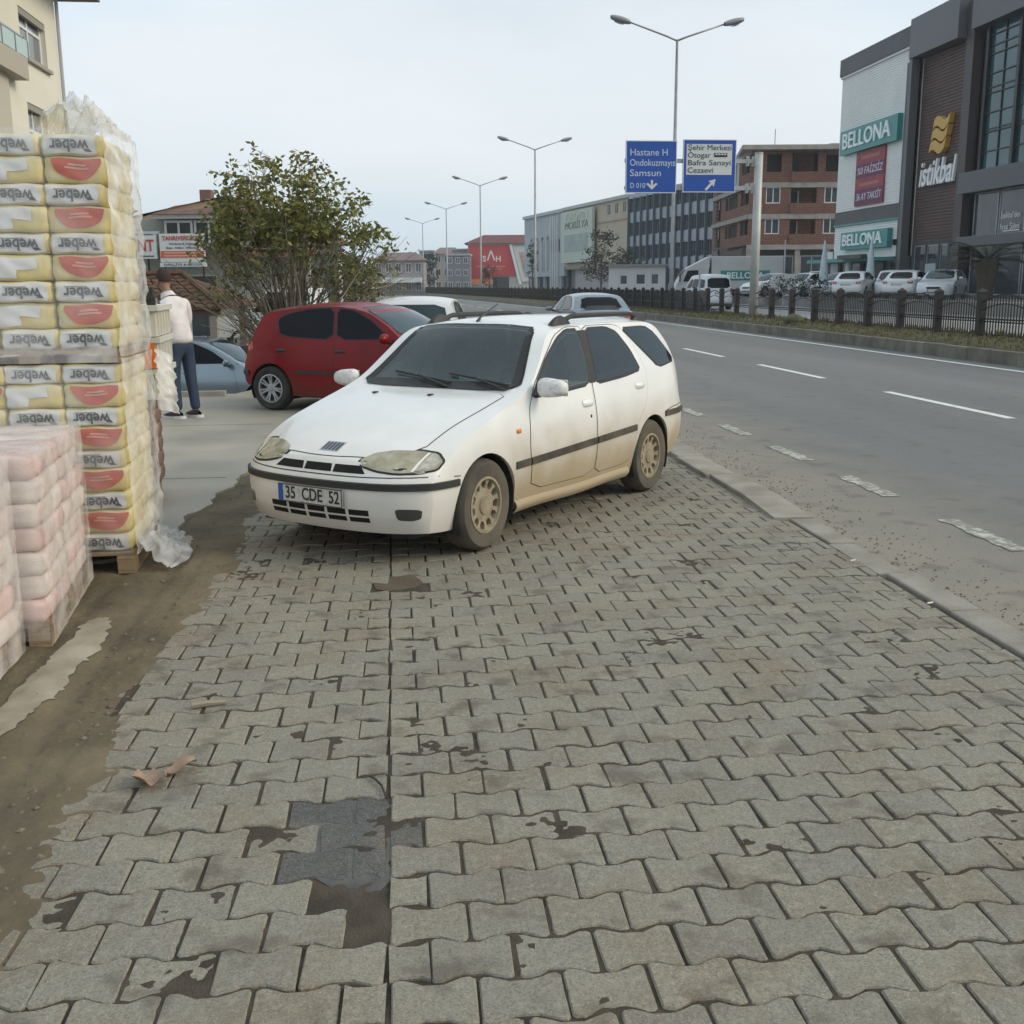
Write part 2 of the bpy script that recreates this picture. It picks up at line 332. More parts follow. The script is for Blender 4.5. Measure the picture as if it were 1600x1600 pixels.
# concrete yard on the left, its broken edge towards the mud strip
edge = [(-2.4, 6.3), (-1.75, 6.75), (-1.64, 7.2), (-1.52, 7.5), (-1.55, 7.95), (-1.44, 8.4), (-1.47, 8.8), (-1.36, 9.15), (-1.40, 9.6), (-1.31, 10.05), (-1.2, 10.9), (-1.14, 11.6), (-1.14, 18.1)]
jag = []
for a, b in zip(edge[:-1], edge[1:]):
    k = max(1, int(math.hypot(b[0]-a[0], b[1]-a[1])/.07)) if a[1] < 10.5 else 2
    jag += [(a[0]+(b[0]-a[0])*i/k+random.uniform(-.02, .02)*(a[1] < 11), a[1]+(b[1]-a[1])*i/k+random.uniform(-.015, .015)*(a[1] < 11)) for i in range(k)]
jag.append(edge[-1])
yard = st(MB().prism(jag+[(-2.3, 18.1), (-2.5, 17.4), (-40, 17.2), (-40, 6.3)], -.77, .022).build('concrete_yard', CONC))
st(MB().prism([(-2.3, 18.1), (-2.3, 60), (-60, 60), (-60, 17.0), (-2.5, 17.2)], -.79, -.70).build('lower_yard', mat('lower_yard', (.27, .26, .235), .85, col2=(.19, .18, .155), scale=.5, coords='World', bump=.3, bscale=20)))
st(MB().prism([(-1.1, 18.1), (-1.1, 60), (-2.3, 60), (-2.3, 18.1)], -.79, -.03).build('planting_bed', EARTH))
st(MB().prism([(-2.3, 26.5), (-2.3, 40), (-60, 40), (-60, 26.5)], -.75, -.12).build('side_street', mat('side_street', (.25, .245, .225), .85, col2=(.18, .175, .155), scale=.5, coords='World')))
for y_ in (9.6, 13.4):       # saw cut joints in the slab
    MB().box(-12, -1.5, y_-.005, y_+.005, .018, .0235).build('slab_joint', SOIL, yard)
MB().box(-12, -2.6, 17.0, 17.16, .02, .10).build('yard_kerb', KERB, yard)
# mud strip with ruts and footprints
def mud_z(x, y):
    n = mnoise.fractal(Vector((x*2.2, y*1.1, 7)), 1.0, 2.0, 5); f = mnoise.noise(Vector((x*16, y*16, 2)))
    z = .004+.016*n+.003*f
    for c in (-1.34, -1.62): z -= .014*math.exp(-((x-c-.03*math.sin(y*.9))/.045)**2)       # ruts left by a trolley
    if y > 6.9 and x < -1.5: z -= .05*min(1, (-1.5-x)*6)*min(1, (y-6.9)*3)
    if x > -1.20: z = z*max(0, 1-(x+1.20)/.16)+.006-(x+1.20)*.075+.010*n+.006*f
    return z
mud = st(MB().grid(lambda u, v: (-3.4+2.42*u, -1+11.6*v, mud_z(-3.4+2.42*u, -1+11.6*v)), 120, 420).build('mud_strip', MUD, smooth=True))
def chaikin(p, it=2, k=.15):
    for _ in range(it):
        q = []
        for i in range(len(p)):
            a, b = p[i], p[(i+1) % len(p)]
            q += [(a[0]+(b[0]-a[0])*k, a[1]+(b[1]-a[1])*k), (a[0]+(b[0]-a[0])*(1-k), a[1]+(b[1]-a[1])*(1-k))]
        p = q
    return p
def drape(name, pts, zf, off, m, parent, step=.03, it=3, rag=.02):
    q = random.Random(len(pts)); p = chaikin(pts, it, .25); p = [(x+q.gauss(0, rag*.5), y+q.gauss(0, rag*.5)) for x, y in p]
    bm = bmesh.new(); bm.faces.new([bm.verts.new((a, b, 0)) for a, b in p])
    for ax in (0, 1):
        v = [c[ax] for c in p]; k = max(1, int((max(v)-min(v))/step)); no = Vector((1, 0, 0)) if ax == 0 else Vector((0, 1, 0))
        for i in range(1, k): bmesh.ops.bisect_plane(bm, geom=bm.verts[:]+bm.edges[:]+bm.faces[:], plane_co=no*(min(v)+(max(v)-min(v))*i/k), plane_no=no)
    bmesh.ops.triangulate(bm, faces=bm.faces[:]); mb = MB(); bm.verts.index_update(); mb.v = [(v.co.x, v.co.y, zf(v.co.x, v.co.y)+off) for v in bm.verts]; mb.f = [tuple(v.index for v in f.verts) for f in bm.faces]; bm.free()
    return mb.build(name, m, parent, smooth=True)
def splash(name, pts, m, parent, z=.028, it=3):
    p = chaikin(pts, it, .25); p = [(x+random.uniform(-.006, .006), y+random.uniform(-.01, .01)) for x, y in p]
    return MB().prism(p[::-1] if sum(p[i-1][0]*p[i][1]-p[i][0]*p[i-1][1] for i in range(len(p))) < 0 else p, z-.02, z).build(name, m, parent)
CEM = mat('dried_cement', (.40, .36, .285), .85, col2=(.27, .235, .17), scale=5, bump=.3, bscale=30, coords='World')
drape('cement_crust', [(-1.53, 3.7), (-1.48, 4.12), (-1.46, 4.28), (-1.42, 4.45), (-1.44, 4.72), (-1.40, 5.0), (-1.44, 5.42), (-1.5, 5.52), (-1.6, 5.44), (-1.56, 5.18), (-1.60, 4.9), (-1.59, 4.7), (-1.64, 4.51), (-1.60, 4.3), (-1.75, 4.0), (-1.8, 3.6)], mud_z, .004, CEM, mud)
drape('cement_crust', [(-1.50, 6.55), (-1.36, 6.9), (-1.38, 7.3), (-1.46, 7.4), (-1.5, 7.0)], mud_z, .004, CEM, mud)
# --- paving field: interlocking bone-shaped blocks in two fields with a crooked seam
def soil_z(x, y):
    n = mnoise.fractal(Vector((x*5, y*5, 1.3)), 1.0, 2.0, 4); m = mnoise.noise(Vector((x*31, y*31, 4.1)))
    return max(-.013, min(.0028, -.0078+.0065*n+.0036*m))
pv = MB().grid(lambda u, v: (-1.16+3.92*u, 1.7+7.6*v, soil_z(-1.16+3.92*u, 1.7+7.6*v)), 320, 620)
pv.quad((-1.16, -3, -.0085), (2.76, -3, -.0085), (2.76, 1.7, -.0085), (-1.16, 1.7, -.0085)).quad((-1.16, 9.3, -.0085), (2.76, 9.3, -.0085), (2.76, 18.1, -.0085), (-1.16, 18.1, -.0085))
paving = st(pv.build('paving', SOIL, fix=False, smooth=True))
PAV = paver_material('paver', (.276, .252, .196))
PAV_DK = paver_material('smeared_paver', (.105, .102, .094))
PL, PP, PD = .2115, .165, .024
def paver_outline(l, gap, x_lo=None, x_hi=None, rnd=None):
    a, t0, t1 = l/2-gap/2, .034, .070; h0, h1 = PP/2-PD/2-gap/2-.0012, PP/2+PD/2-gap/2-.0012
    hm = (h0+h1)/2; up = [(-a, h1-.008), (-a+.008, h1), (-t1-.006, h1), (-(t0+t1)/2, hm), (-t0+.006, h0), (t0-.006, h0), ((t0+t1)/2, hm), (t1+.006, h1), (a-.008, h1), (a, h1-.008)]
    pts = up[::-1]+[(x, -y) for x, y in up]
    return pts
def paver_mesh(i, rr):
    pts = paver_outline(PL, .0070+.0025*rr.random())
    pts = [(x+rr.uniform(-.0022, .0022), y+rr.uniform(-.0022, .0022)) for x, y in pts]
    n = len(pts); c = .985
    vs = [(x, y, -.06) for x, y in pts]+[(x, y, -.005) for x, y in pts]+[(x*(1-.004/.1), y*(1-.004/.08), 0) for x, y in pts]
    fs = [(k, (k+1) % n, (k+1) % n+n, k+n) for k in range(n)]+[(k+n, (k+1) % n+n, (k+1) % n+2*n, k+2*n) for k in range(n)]+[tuple(range(2*n, 3*n))]
    mb = MB(); mb.v = vs; mb.f = fs
    return mb
def in_poly(x, y, P):
    r_ = False
    for i in range(len(P)):
        (x1, y1), (x2, y2) = P[i-1], P[i]
        if (y1 > y) != (y2 > y) and x < (x2-x1)*(y-y1)/(y2-y1)+x1: r_ = not r_
    return r_
PATCH = [(-.37, 3.03), (-.34, 3.2), (-.27, 3.3), (-.16, 3.36), (-.05, 3.37), (.03, 3.14), (.04, 3.03), (-.055, 2.985), (-.06, 2.80), (-.14, 2.80), (-.26, 2.84), (-.33, 2.93)]
HOLE = [(-.17, 6.1), (.05, 6.24), (.14, 5.93), (-.14, 5.82)]
MUDDY = [(-.28, 2.82), (-.05, 2.80), (-.055, 2.3), (-.12, 2.3), (-.14, 2.62)]
rr = random.Random(3); spots = []
for row in range(-18, 110):
    s = 2.61+(row-4)*PP
    if s < -.2 or s > 18.0: continue
    odd = row % 2
    for k in range(15):       # right field, rows run out to the kerb
        x = -.06+PL*(k+.5 - (.5 if odd else 0))
        if odd and k == 0: spots.append((-.06+PL*.25, s, 'half')); continue
        if x+PL/2 > 2.76:
            if x-PL/2 < 2.70: spots.append((x, s, 'cut_r'))
            continue
        spots.append((x, s, 'full'))
    sl = s+.012+.010*math.sin(s*1.3)
    for k in range(6):
        x = -.064-PL*(k+.5+(.5 if not odd else 0))
        if x-PL/2 < -1.13:
            if x+PL/2 > -1.09: spots.append((x, sl, 'cut_l'))
            continue
        spots.append((x, sl, 'full'))
    if not odd: spots.append((-.064-PL*.25, sl, 'half'))
variants = [paver_mesh(i, rr) for i in range(6)]
vmesh = [v.mesh('paver') for v in variants]
for m_ in vmesh: m_.materials.append(PAV)
vdark = [v.mesh('paver') for v in variants]
for m_ in vdark: m_.materials.append(PAV_DK)
def clip_mb(mb, lo, hi):
    bm = bmesh.new(); vs = [bm.verts.new(v) for v in mb.v]
    for f in mb.f: bm.faces.new([vs[i] for i in f])
    for c, n_ in ((lo, -1), (hi, 1)):
        bmesh.ops.bisect_plane(bm, geom=bm.verts[:]+bm.edges[:]+bm.faces[:], plane_co=(c, 0, 0), plane_no=(n_, 0, 0), clear_outer=True)
        es = [e for e in bm.edges if len(e.link_faces) == 1 and all(abs(v.co.x-c) < 1e-5 for v in e.verts)]
        if es: bmesh.ops.holes_fill(bm, edges=es)
    bm.verts.index_update(); r_ = MB(); r_.v = [tuple(v.co) for v in bm.verts]; r_.f = [tuple(v.index for v in f.verts) for f in bm.faces]; bm.free(); return r_
clips = {}
def clipped(vi, lo, hi):
    k = (vi, round(lo, 3), round(hi, 3))
    if k not in clips: clips[k] = clip_mb(variants[vi], lo, hi)
    return clips[k]
near = []; rest = MB()
for x, s, kind in spots:
    if in_poly(x, s, PATCH): inst('paver', vdark[rr.randrange(6)], paving, (x, s, -.0045), (R(rr.gauss(0, .3)), 0, R(rr.gauss(0, 1))), (1, 1, 1) if kind == 'full' else (.48, 1, 1)); continue
    if in_poly(x, s, HOLE): continue
    if in_poly(x, s, MUDDY) and rr.random() < .5: continue
    near.append((x*x+s*s*(1 if s > 2.15 else 90), x, s, kind))
near.sort(); n_one = 0
for i, (_, x, s, kind) in enumerate(near):
    vi = rr.randrange(6); rz = R(rr.gauss(0, .7)); dz = rr.gauss(0, .0018)-.001
    if x < -.06: rz += R(-1.2)
    flip = math.pi if rr.random() < .5 else 0
    inview = s > 2.15 and abs(x-.105*s) < .50*s+.1
    if n_one < 290 and inview and kind in ('full',):
        o = inst('paver', vmesh[vi], paving, (x+rr.gauss(0, .0018), s+rr.gauss(0, .0018), dz), (R(rr.gauss(0, .35)), R(rr.gauss(0, .3)), rz+flip)); n_one += 1
    else:
        mb = variants[vi]
        if kind == 'half': mb = clipped(vi, -.0505, .0505)
        if kind == 'cut_r': mb = clipped(vi, -.2, 2.742-x)
        if kind == 'cut_l': mb = clipped(vi, -1.125-x, .2)
        M4 = Matrix.Translation((x+rr.gauss(0, .0018), s+rr.gauss(0, .0018), dz)) @ Matrix.Rotation(rz+(flip if kind == 'full' else 0), 4, 'Z') @ Matrix.Rotation(R(rr.gauss(0, .3)), 4, 'X')
        rest.add([M4 @ Vector(v) for v in mb.v], mb.f)
rest.build('pavers', PAV, paving, fix=False, kind='stuff')
splash('cement_patch', [(x+random.Random(i).uniform(-.014, .014), y+random.Random(i+50).uniform(-.014, .014)) for i, (x, y) in enumerate(chaikin(PATCH, 1, .3))], mat('grey_mortar', (.085, .083, .08), .9, col2=(.135, .128, .115), scale=9, bump=.6, bscale=40, coords='World'), paving, -.0062, 0)
splash('soil_patch', HOLE, mat('wet_soil', (.115, .09, .06), .85, col2=(.08, .062, .042), scale=6, bump=.6, bscale=40, coords='World'), paving, -.002, 1)
# edging slabs along the left side of the paving
y = 2.0; i = 0
while y < 10.5:
    l = rr.uniform(.12, .34); w = rr.uniform(.05, .12); x1 = -1.137
    pts = [(x1-w+rr.uniform(-.02, .02), y+.012), (x1, y+.006), (x1, y+l-.006), (x1-w+rr.uniform(-.02, .02), y+l-.012)]
    MB().prism(pts, -.06, rr.uniform(-.016, -.002)).build('edging_stone', PAV, paving); y += l+(.0 if rr.random() < .8 else .1)
# kerb between paving and road: flush by the car ramp, raised beyond it
kerb = st(strip('kerb', [(2.756, -.5), (2.756, -.03), (2.945, -.03), (2.945, -.5)], -3, 18.1, SOIL, straight=True))
def kerb_stone(x0, x1, y0, y1, z, slope=0):
    g = .006; mb = MB().prism([(x0, y0+g), (x1, y0+g), (x1, y1-g), (x0, y1-g)], -.3, z); me = mb.mesh('kerb_stone'); bevel_mesh(me, .012, 2); return me
y = .6
while y < 18:
    l = .75 if y < 7.4 else 1.0
    z = .002 if y < 7.3 else .03 if y < 7.5 else .035
    wd = (2.762, 2.94) if y < 7.3 else (2.66, 2.93)
    if y > 7.3 and y < 7.6:      # ramped stone
        mb = MB().add([(2.60, y+.01, -.3), (2.93, y+.01, -.3), (2.93, y+l-.006, -.3), (2.60, y+l-.006, -.3), (2.64, y+.01, .015), (2.93, y+.01, .01), (2.93, y+l-.006, .035), (2.66, y+l-.006, .035)], [(3, 2, 1, 0), (4, 5, 6, 7), (0, 1, 5, 4), (1, 2, 6, 5), (2, 3, 7, 6), (3, 0, 4, 7)])
        me = mb.mesh('kerb_stone')
    else: me = kerb_stone(wd[0], wd[1], y, y+l, z)
    me.materials.append(KERB); inst('kerb_stone', me, kerb, (rr.uniform(-.006, .006), 0, rr.uniform(-.006, .006)), (0, 0, R(rr.uniform(-.25, .25)))); y += l
# road paint
def dash(x0, x1, y0, y1, z, m, parent):
    mb = MB(); n = max(2, int((y1-y0)/.8))
    if m is PAINT_W: n = 14
    for i in range(n+1):
        yy = y0+(y1-y0)*i/n; b = bend(yy); j = (lambda: rr.gauss(0, .010)) if m is PAINT_W else (lambda: 0); k = j() if i in (0, n) else 0; mb.v += [(x0+b+j(), yy+k, z), (x1+b+j(), yy+j()*(i in (0, n)), z)]
    mb.f = [(2*i, 2*i+1, 2*i+3, 2*i+2) for i in range(n)]
    return mb.build('lane_marking' if m is PAINT_L else 'edge_marking', m, parent)
y = 2.65
while y < 60: dash(3.85, 3.99, y, y+.95, -.0195, PAINT_W, road); y += 1.84
y = .6
while y < 200: dash(7.47, 7.61, y, y+3.5, .0035, PAINT_L, road); y += 6.02
dash(11.74, 11.89, -30, 320, -.018, PAINT_L, road)
dash(15.5, 15.65, -30, 320, .335, PAINT_L, far_road); y = 2
while y < 120: dash(19.2, 19.34, y, y+3.5, .335, PAINT_L, far_road); y += 6.02
# median: kerb stones and a grassed mound
MEDK = mat('median_kerb', (.235, .22, .18), .9, col2=(.15, .14, .11), scale=2.2, bump=.4, bscale=50, coords='World', rnd=.12)
median = st(strip('median', [(12.70, -.4), (12.70, .235), (13.1, .36), (13.6, .42), (14.1, .43), (14.6, .40), (14.92, .36), (14.92, -.2)], -60, 640, mat('median_turf', (.10, .095, .04), .95, col2=(.165, .14, .075), scale=2.5, coords='World', bump=.8, bscale=30, bdist=.05), smooth=True))
kme = kerb_stone(12.53, 12.70, 0, 1.0, .255); kme.materials.append(MEDK)
for i in range(10, 64):
    b = bend(i+.5); inst('kerb_stone', kme, median, (b+rr.uniform(-.006, .006), i, rr.uniform(-.008, .008)), (0, 0, math.atan2(bend(i)-bend(i+1), 1)))
strip('kerb_run', [(12.53, -.3), (12.53, .255), (12.70, .255)], 64, 640, MEDK, median); strip('kerb_run', [(12.53, -.3), (12.53, .255), (12.70, .255)], -60, 10, MEDK, median)
gb = MB(); gr = random.Random(5)
for i in range(9000):
    y = 14+gr.random()**1.6*70; x = gr.uniform(12.74, 14.9); z = .235+min(.19, (x-12.7)*.30) if x < 13.5 else .41; h = gr.uniform(.03, .11); a = gr.uniform(0, 6.3); w = .012+.0006*y; dx, dy = math.cos(a)*w, math.sin(a)*w; x += bend(y)
    gb.add([(x-dx, y-dy, z-.02), (x+dx, y+dy, z-.02), (x+gr.uniform(-.03, .03), y+gr.uniform(-.03, .03), z+h)], [(0, 1, 2)])
g_o = gb.build('grass', mat('median_grass', (.11, .115, .04), .9, col2=(.20, .165, .08), scale=1.5, coords='World'), fix=False); tag(g_o, 'short dry green grass growing along the raised median', 'grass', kind='stuff')
# things lying about
def leafm(w, l, curl, seed):
    q = random.Random(seed)
    return MB().grid(lambda u, v: (w*(u-.5)*math.sin(math.pi*(.08+.84*v))**.6*1.1, l*(v-.5), .012+curl*((u-.5)**2*4)*.8+.012*math.sin(5*v+seed)+q.uniform(0, .003)), 6, 8)
tag(leafm(.10, .13, .03, 1).build('dry_leaf', mat('dry_leaf', (.27, .17, .12), .8, col2=(.36, .26, .19), scale=20), smooth=True, loc=(-.875, 3.54, .0), rot=(0, R(8), R(20))), 'curled brown dry leaf on the paving by the mud strip', 'leaf')
tag(leafm(.06, .11, .02, 4).build('dry_leaf', MATS['dry_leaf'], smooth=True, loc=(-.78, 3.63, .0), rot=(R(5), 0, R(-60))), 'small flat dry leaf touching the larger curled leaf', 'leaf')
tag(MB().tube([(-.13, 3.50, .008), (-.11, 3.47, .012), (-.085, 3.42, .008), (-.07, 3.33, .006)], .004, 6).build('twig', mat('twig', (.055, .045, .035), .9)), 'thin dark twig lying at the grey mortar patch', 'twig')
tag(MB().tube([(-.85, 4.22, .012), (-.80, 4.235, .014), (-.72, 4.25, .01)], [.012, .014, .008], 6).build('wood_splinter', mat('splinter', (.30, .25, .18), .9)), 'pale wood splinter on the left paving blocks', 'wood')
for i, (x, y, w) in enumerate(((2.70, 6.12, 'beside the flush kerb, farther one'), (2.73, 5.21, 'beside the flush kerb, nearer one'))):
    tag(MB().tube([(0, 0, .009), (.035, .012, .009)], .005, 6).build('cigarette_butt', mat('butt', (.75, .70, .6), .8), loc=(x, y, 0)), 'white cigarette butt on paving '+w, 'litter')

pq = random.Random(77); pb = MB()
for i in range(420):
    x = -1.2+pq.gauss(0, .10) if i < 320 else pq.uniform(-2.0, -1.2); y = pq.uniform(2.2, 9.5); r_ = abs(pq.gauss(.006, .004))+.002; z = max(mud_z(x, y), -.002)
    a = pq.uniform(0, 6.28); pts = [(x+r_*1.3*math.cos(a+k*1.57)*pq.uniform(.7, 1.2), y+r_*1.3*math.sin(a+k*1.57)*pq.uniform(.7, 1.2), z-.001) for k in range(4)]; pb.add(pts+[(x+pq.uniform(-.3, .3)*r_, y+pq.uniform(-.3, .3)*r_, z+r_*.6)], [(0, 1, 4), (1, 2, 4), (2, 3, 4), (3, 0, 4)])
for i in range(1500):
    x = 2.98+abs(pq.gauss(0, .35)); y = pq.uniform(3, 16); r_ = abs(pq.gauss(.004, .003))+.002; a = pq.uniform(0, 6.28); pts = [(x+r_*1.3*math.cos(a+k*1.57), y+r_*1.3*math.sin(a+k*1.57), -.03) for k in range(4)]; pb.add(pts+[(x, y, -.028+r_)], [(0, 1, 4), (1, 2, 4), (2, 3, 4), (3, 0, 4)])
tag(pb.build('gravel', mat('grit', (.20, .17, .12), .95, col2=(.12, .10, .075), scale=30, coords='World'), fix=False), 'loose grit scattered along the paving edge and road shoulder', 'gravel', kind='stuff')
# ================================================================ buildings
def building(name, label, cat, p0, p1, z0):
    # local frame: x along the front from left to right as the street sees it, -y outwards, z up
    return thing(name, label, cat, (p0[0], p0[1], z0), math.atan2(p1[1]-p0[1], p1[0]-p0[0]))
def wall(parent, W, H, holes, m, name='wall', y0=0.0, th=.3, x0=0.0, z0=0.0):
    xs = sorted({x0, W}|{min(max(a, x0), W) for h in holes for a in h[:2]}); zs = sorted({z0, H}|{min(max(a, z0), H) for h in holes for a in h[2:4]}); mb = MB()
    for i in range(len(xs)-1):
        j = 0
        while j < len(zs)-1:
            cx = (xs[i]+xs[i+1])/2
            free = lambda j: not any(h[0] < cx < h[1] and h[2] < (zs[j]+zs[j+1])/2 < h[3] for h in holes)
            if not free(j): j += 1; continue
            k = j
            while k+1 < len(zs)-1 and free(k+1): k += 1
            mb.box(xs[i], xs[i+1], y0, y0+th, zs[j], zs[k+1]); j = k+1
    return mb.build(name, m, parent)
W_GLASS = mat('window_glass', (.03, .04, .045), .06, spec=.7, col2=(.06, .075, .08), scale=.7)
W_DARK = mat('window_dark', (.012, .012, .013), .5)
PVC = mat('white_pvc', (.72, .72, .70), .45)
ALU = mat('grey_aluminium', (.42, .43, .44), .4, .5)
def window(parent, x0, x1, z0, z1, y, mf, mg, fr=.06, mull=1, name='window', trans=None):
    f = MB()
    f.box(x0, x0+fr, y-.03, y+.05, z0, z1); f.box(x1-fr, x1, y-.03, y+.05, z0, z1); f.box(x0+fr, x1-fr, y-.03, y+.05, z0, z0+fr); f.box(x0+fr, x1-fr, y-.03, y+.05, z1-fr, z1)
    for i in range(1, mull+1):
        c = x0+(x1-x0)*i/(mull+1); f.box(c-fr*.45, c+fr*.45, y-.025, y+.045, z0+fr, z1-fr)
    if trans: f.box(x0+fr, x1-fr, y-.027, y+.047, trans-fr*.4, trans+fr*.4)
    o = f.build(name, mf, parent); MB().box(x0+fr*.5, x1-fr*.5, y, y+.02, z0+fr*.5, z1-fr*.5).build('pane', mg, o); return o
def core(parent, x0, x1, y0, y1, z0, z1, m, name='inner_wall'):
    return MB().box(x0, x1, y0, y1, z0, z1).build(name, m, parent)

# ---- white ribbed showroom and the brown and glass showroom beside it (front plane x = 30)
def showroom_white():
    b = building('furniture_showroom', 'tall showroom clad in white ribbed metal with two teal signs', 'building', (30, 73.75), (30, 63.05), .85)
    W = 10.7; dk = mat('dark_cladding', (.06, .059, .062), .5, col2=(.08, .078, .08), scale=.8); wh = mat('ribbed_white', (.80, .81, .78), .45, col2=(.74, .75, .73), scale=.5)
    teal = mat('sign_teal', (.03, .23, .22), .35)
    core(b, 0, W, .22, 16, 2.35, 13.9, mat('side_white', (.6, .6, .58), .6), 'wall')
    def ribs(z0, z1, nm):
        mb = MB(); n = int((z1-z0)/.14)
        for i in range(n):
            a = z0+(z1-z0)*i/n; h = (z1-z0)/n
            mb.add([(0, .10, a), (W-.9, .10, a), (W-.9, .06, a+h*.12), (0, .06, a+h*.12), (W-.9, .06, a+h*.88), (0, .06, a+h*.88), (W-.9, .10, a+h), (0, .10, a+h)], [(0, 1, 2, 3), (3, 2, 4, 5), (5, 4, 6, 7), (0, 3, 5, 7), (1, 6, 4, 2)])
        mb.build(nm, wh, b, fix=False, kind='stuff')
    ribs(5.45, 14.0, 'ribbed_cladding'); ribs(2.35, 4.50, 'ribbed_cladding')
    MB().box(-.05, W-.75, -.05, .3, 14.0, 14.14).build('cornice_trim', PVC, b)
    MB().box(-.08, W-.75, -.12, 16, 14.14, 15.2).build('parapet', dk, b)
    MB().box(0, W-.8, .0, .25, 4.62, 5.45).build('dark_band', dk, b); MB().box(0, W-.85, -.05, .25, 4.5, 4.62).build('teal_line', teal, b)
    MB().box(W-.9, W-.35, -.10, .4, 0, 13.2).build('pilaster', dk, b); MB().box(W-.35, W, -.25, .4, 0, 14.5).build('pilaster', mat('grey_panel', (.11, .11, .115), .45), b)
    MB().add([(.6, 2, 15.2), (W+2, 2, 15.2), (W+2, 12, 15.2), (.6, 12, 15.2), (3.5, 4, 16.5), (W+2, 4, 16.5), (W+2, 10, 16.5), (3.5, 10, 16.5)], [(4, 5, 6, 7), (0, 1, 5, 4), (1, 2, 6, 5), (2, 3, 7, 6), (3, 0, 4, 7)]).build('roof', mat('roof_sheet', (.55, .54, .5), .5), b)
    for x0, x1, z0, z1 in ((.95, 9.35, 9.05, 10.55), (1.9, 8.9, 2.95, 4.05)):
        s = MB().box(x0, x1, -.28, .05, z0, z1).build('sign_board', teal, b)
        lettering('BELLONA', (z1-z0)*.92, mat('sign_letter_white', (.8, .85, .83), .4), s, ((x0+x1)/2-.2, -.32, (z0+z1)/2), width=(x1-x0)*.84, depth=.08, bold=.015, split=.5)
    ban = MB().box(3.2, 7.4, -.05, .06, 5.65, 9.0).build('banner', mat('banner_red', (.34, .07, .07), .6, col2=(.28, .05, .06), scale=1.2), b)
    for z0, z1, t in ((5.7, 6.65, '36 AY TAKSİT'), (7.35, 8.2, '%0 FAİZSİZ')):
        q = MB().box(3.22, 7.38, -.056, -.045, z0, z1).build('banner_strip', mat('banner_purple', (.14, .035, .10), .6), ban)
        lettering(t, .62, mat('banner_white', (.7, .66, .66), .6), q, (5.3, -.06, (z0+z1)/2), width=3.7, depth=.01, shear=.15, split=.5)
    for z, w in ((8.6, 2.6), (6.95, 2.9)): MB().box(5.3-w/2, 5.3+w/2, -.054, -.046, z-.10, z+.10).build('banner_line', mat('banner_faint', (.42, .14, .13), .6), ban)
    # shop front below
    wall(b, W-1, 2.35, [(.5, 3.6, 0, 2.1), (4.2, 7.0, 0, 2.1), (7.3, 9.4, 0, 2.1)], mat('shop_dark', (.05, .05, .05), .6), 'shop_wall', y0=.4)
    for x0, x1 in ((.5, 3.6), (4.2, 7.0), (7.3, 9.4)): window(b, x0, x1, 0.02, 2.1, .5, ALU, W_GLASS, .07, 1, 'shop_window')
    MB().box(-.6, 9.2, -1.6, .4, 2.12, 2.34).build('canopy', mat('canopy_teal', (.10, .30, .29), .5), b)
    MB().box(5.6, 9.2, -2.0, -1.6, 2.25, 2.5).build('canopy_fascia', dk, b)
    for x in (1.6, 5.2): MB().lathe([(.22, 0), (.22, 2.12)], 16, c=(x, -1.0, 0)).build('column', mat('column_white', (.62, .66, .66), .5), b)
    MB().box(-1.9, -.05, .6, 6, 0, 2.2).build('side_annex', mat('annex', (.5, .53, .52), .6), b)
    MB().add([(-2.2, 0, 2.2), (0, 0, 2.2), (0, 6, 2.2), (-2.2, 6, 2.2), (-1.6, 0, 2.9), (0, 0, 2.9), (0, 6, 2.9), (-1.6, 6, 2.9)], [(0, 1, 5, 4), (4, 5, 6, 7), (0, 4, 7, 3), (2, 3, 7, 6)]).build('annex_roof', mat('annex_roof', (.62, .65, .64), .5), b)
    MB().box(W-1.25, W-.95, -.3, -.02, 3.0, 3.35).build('wall_lamp', TRIM0, b)
TRIM0 = mat('dark_metal', (.03, .03, .032), .5)
showroom_white()
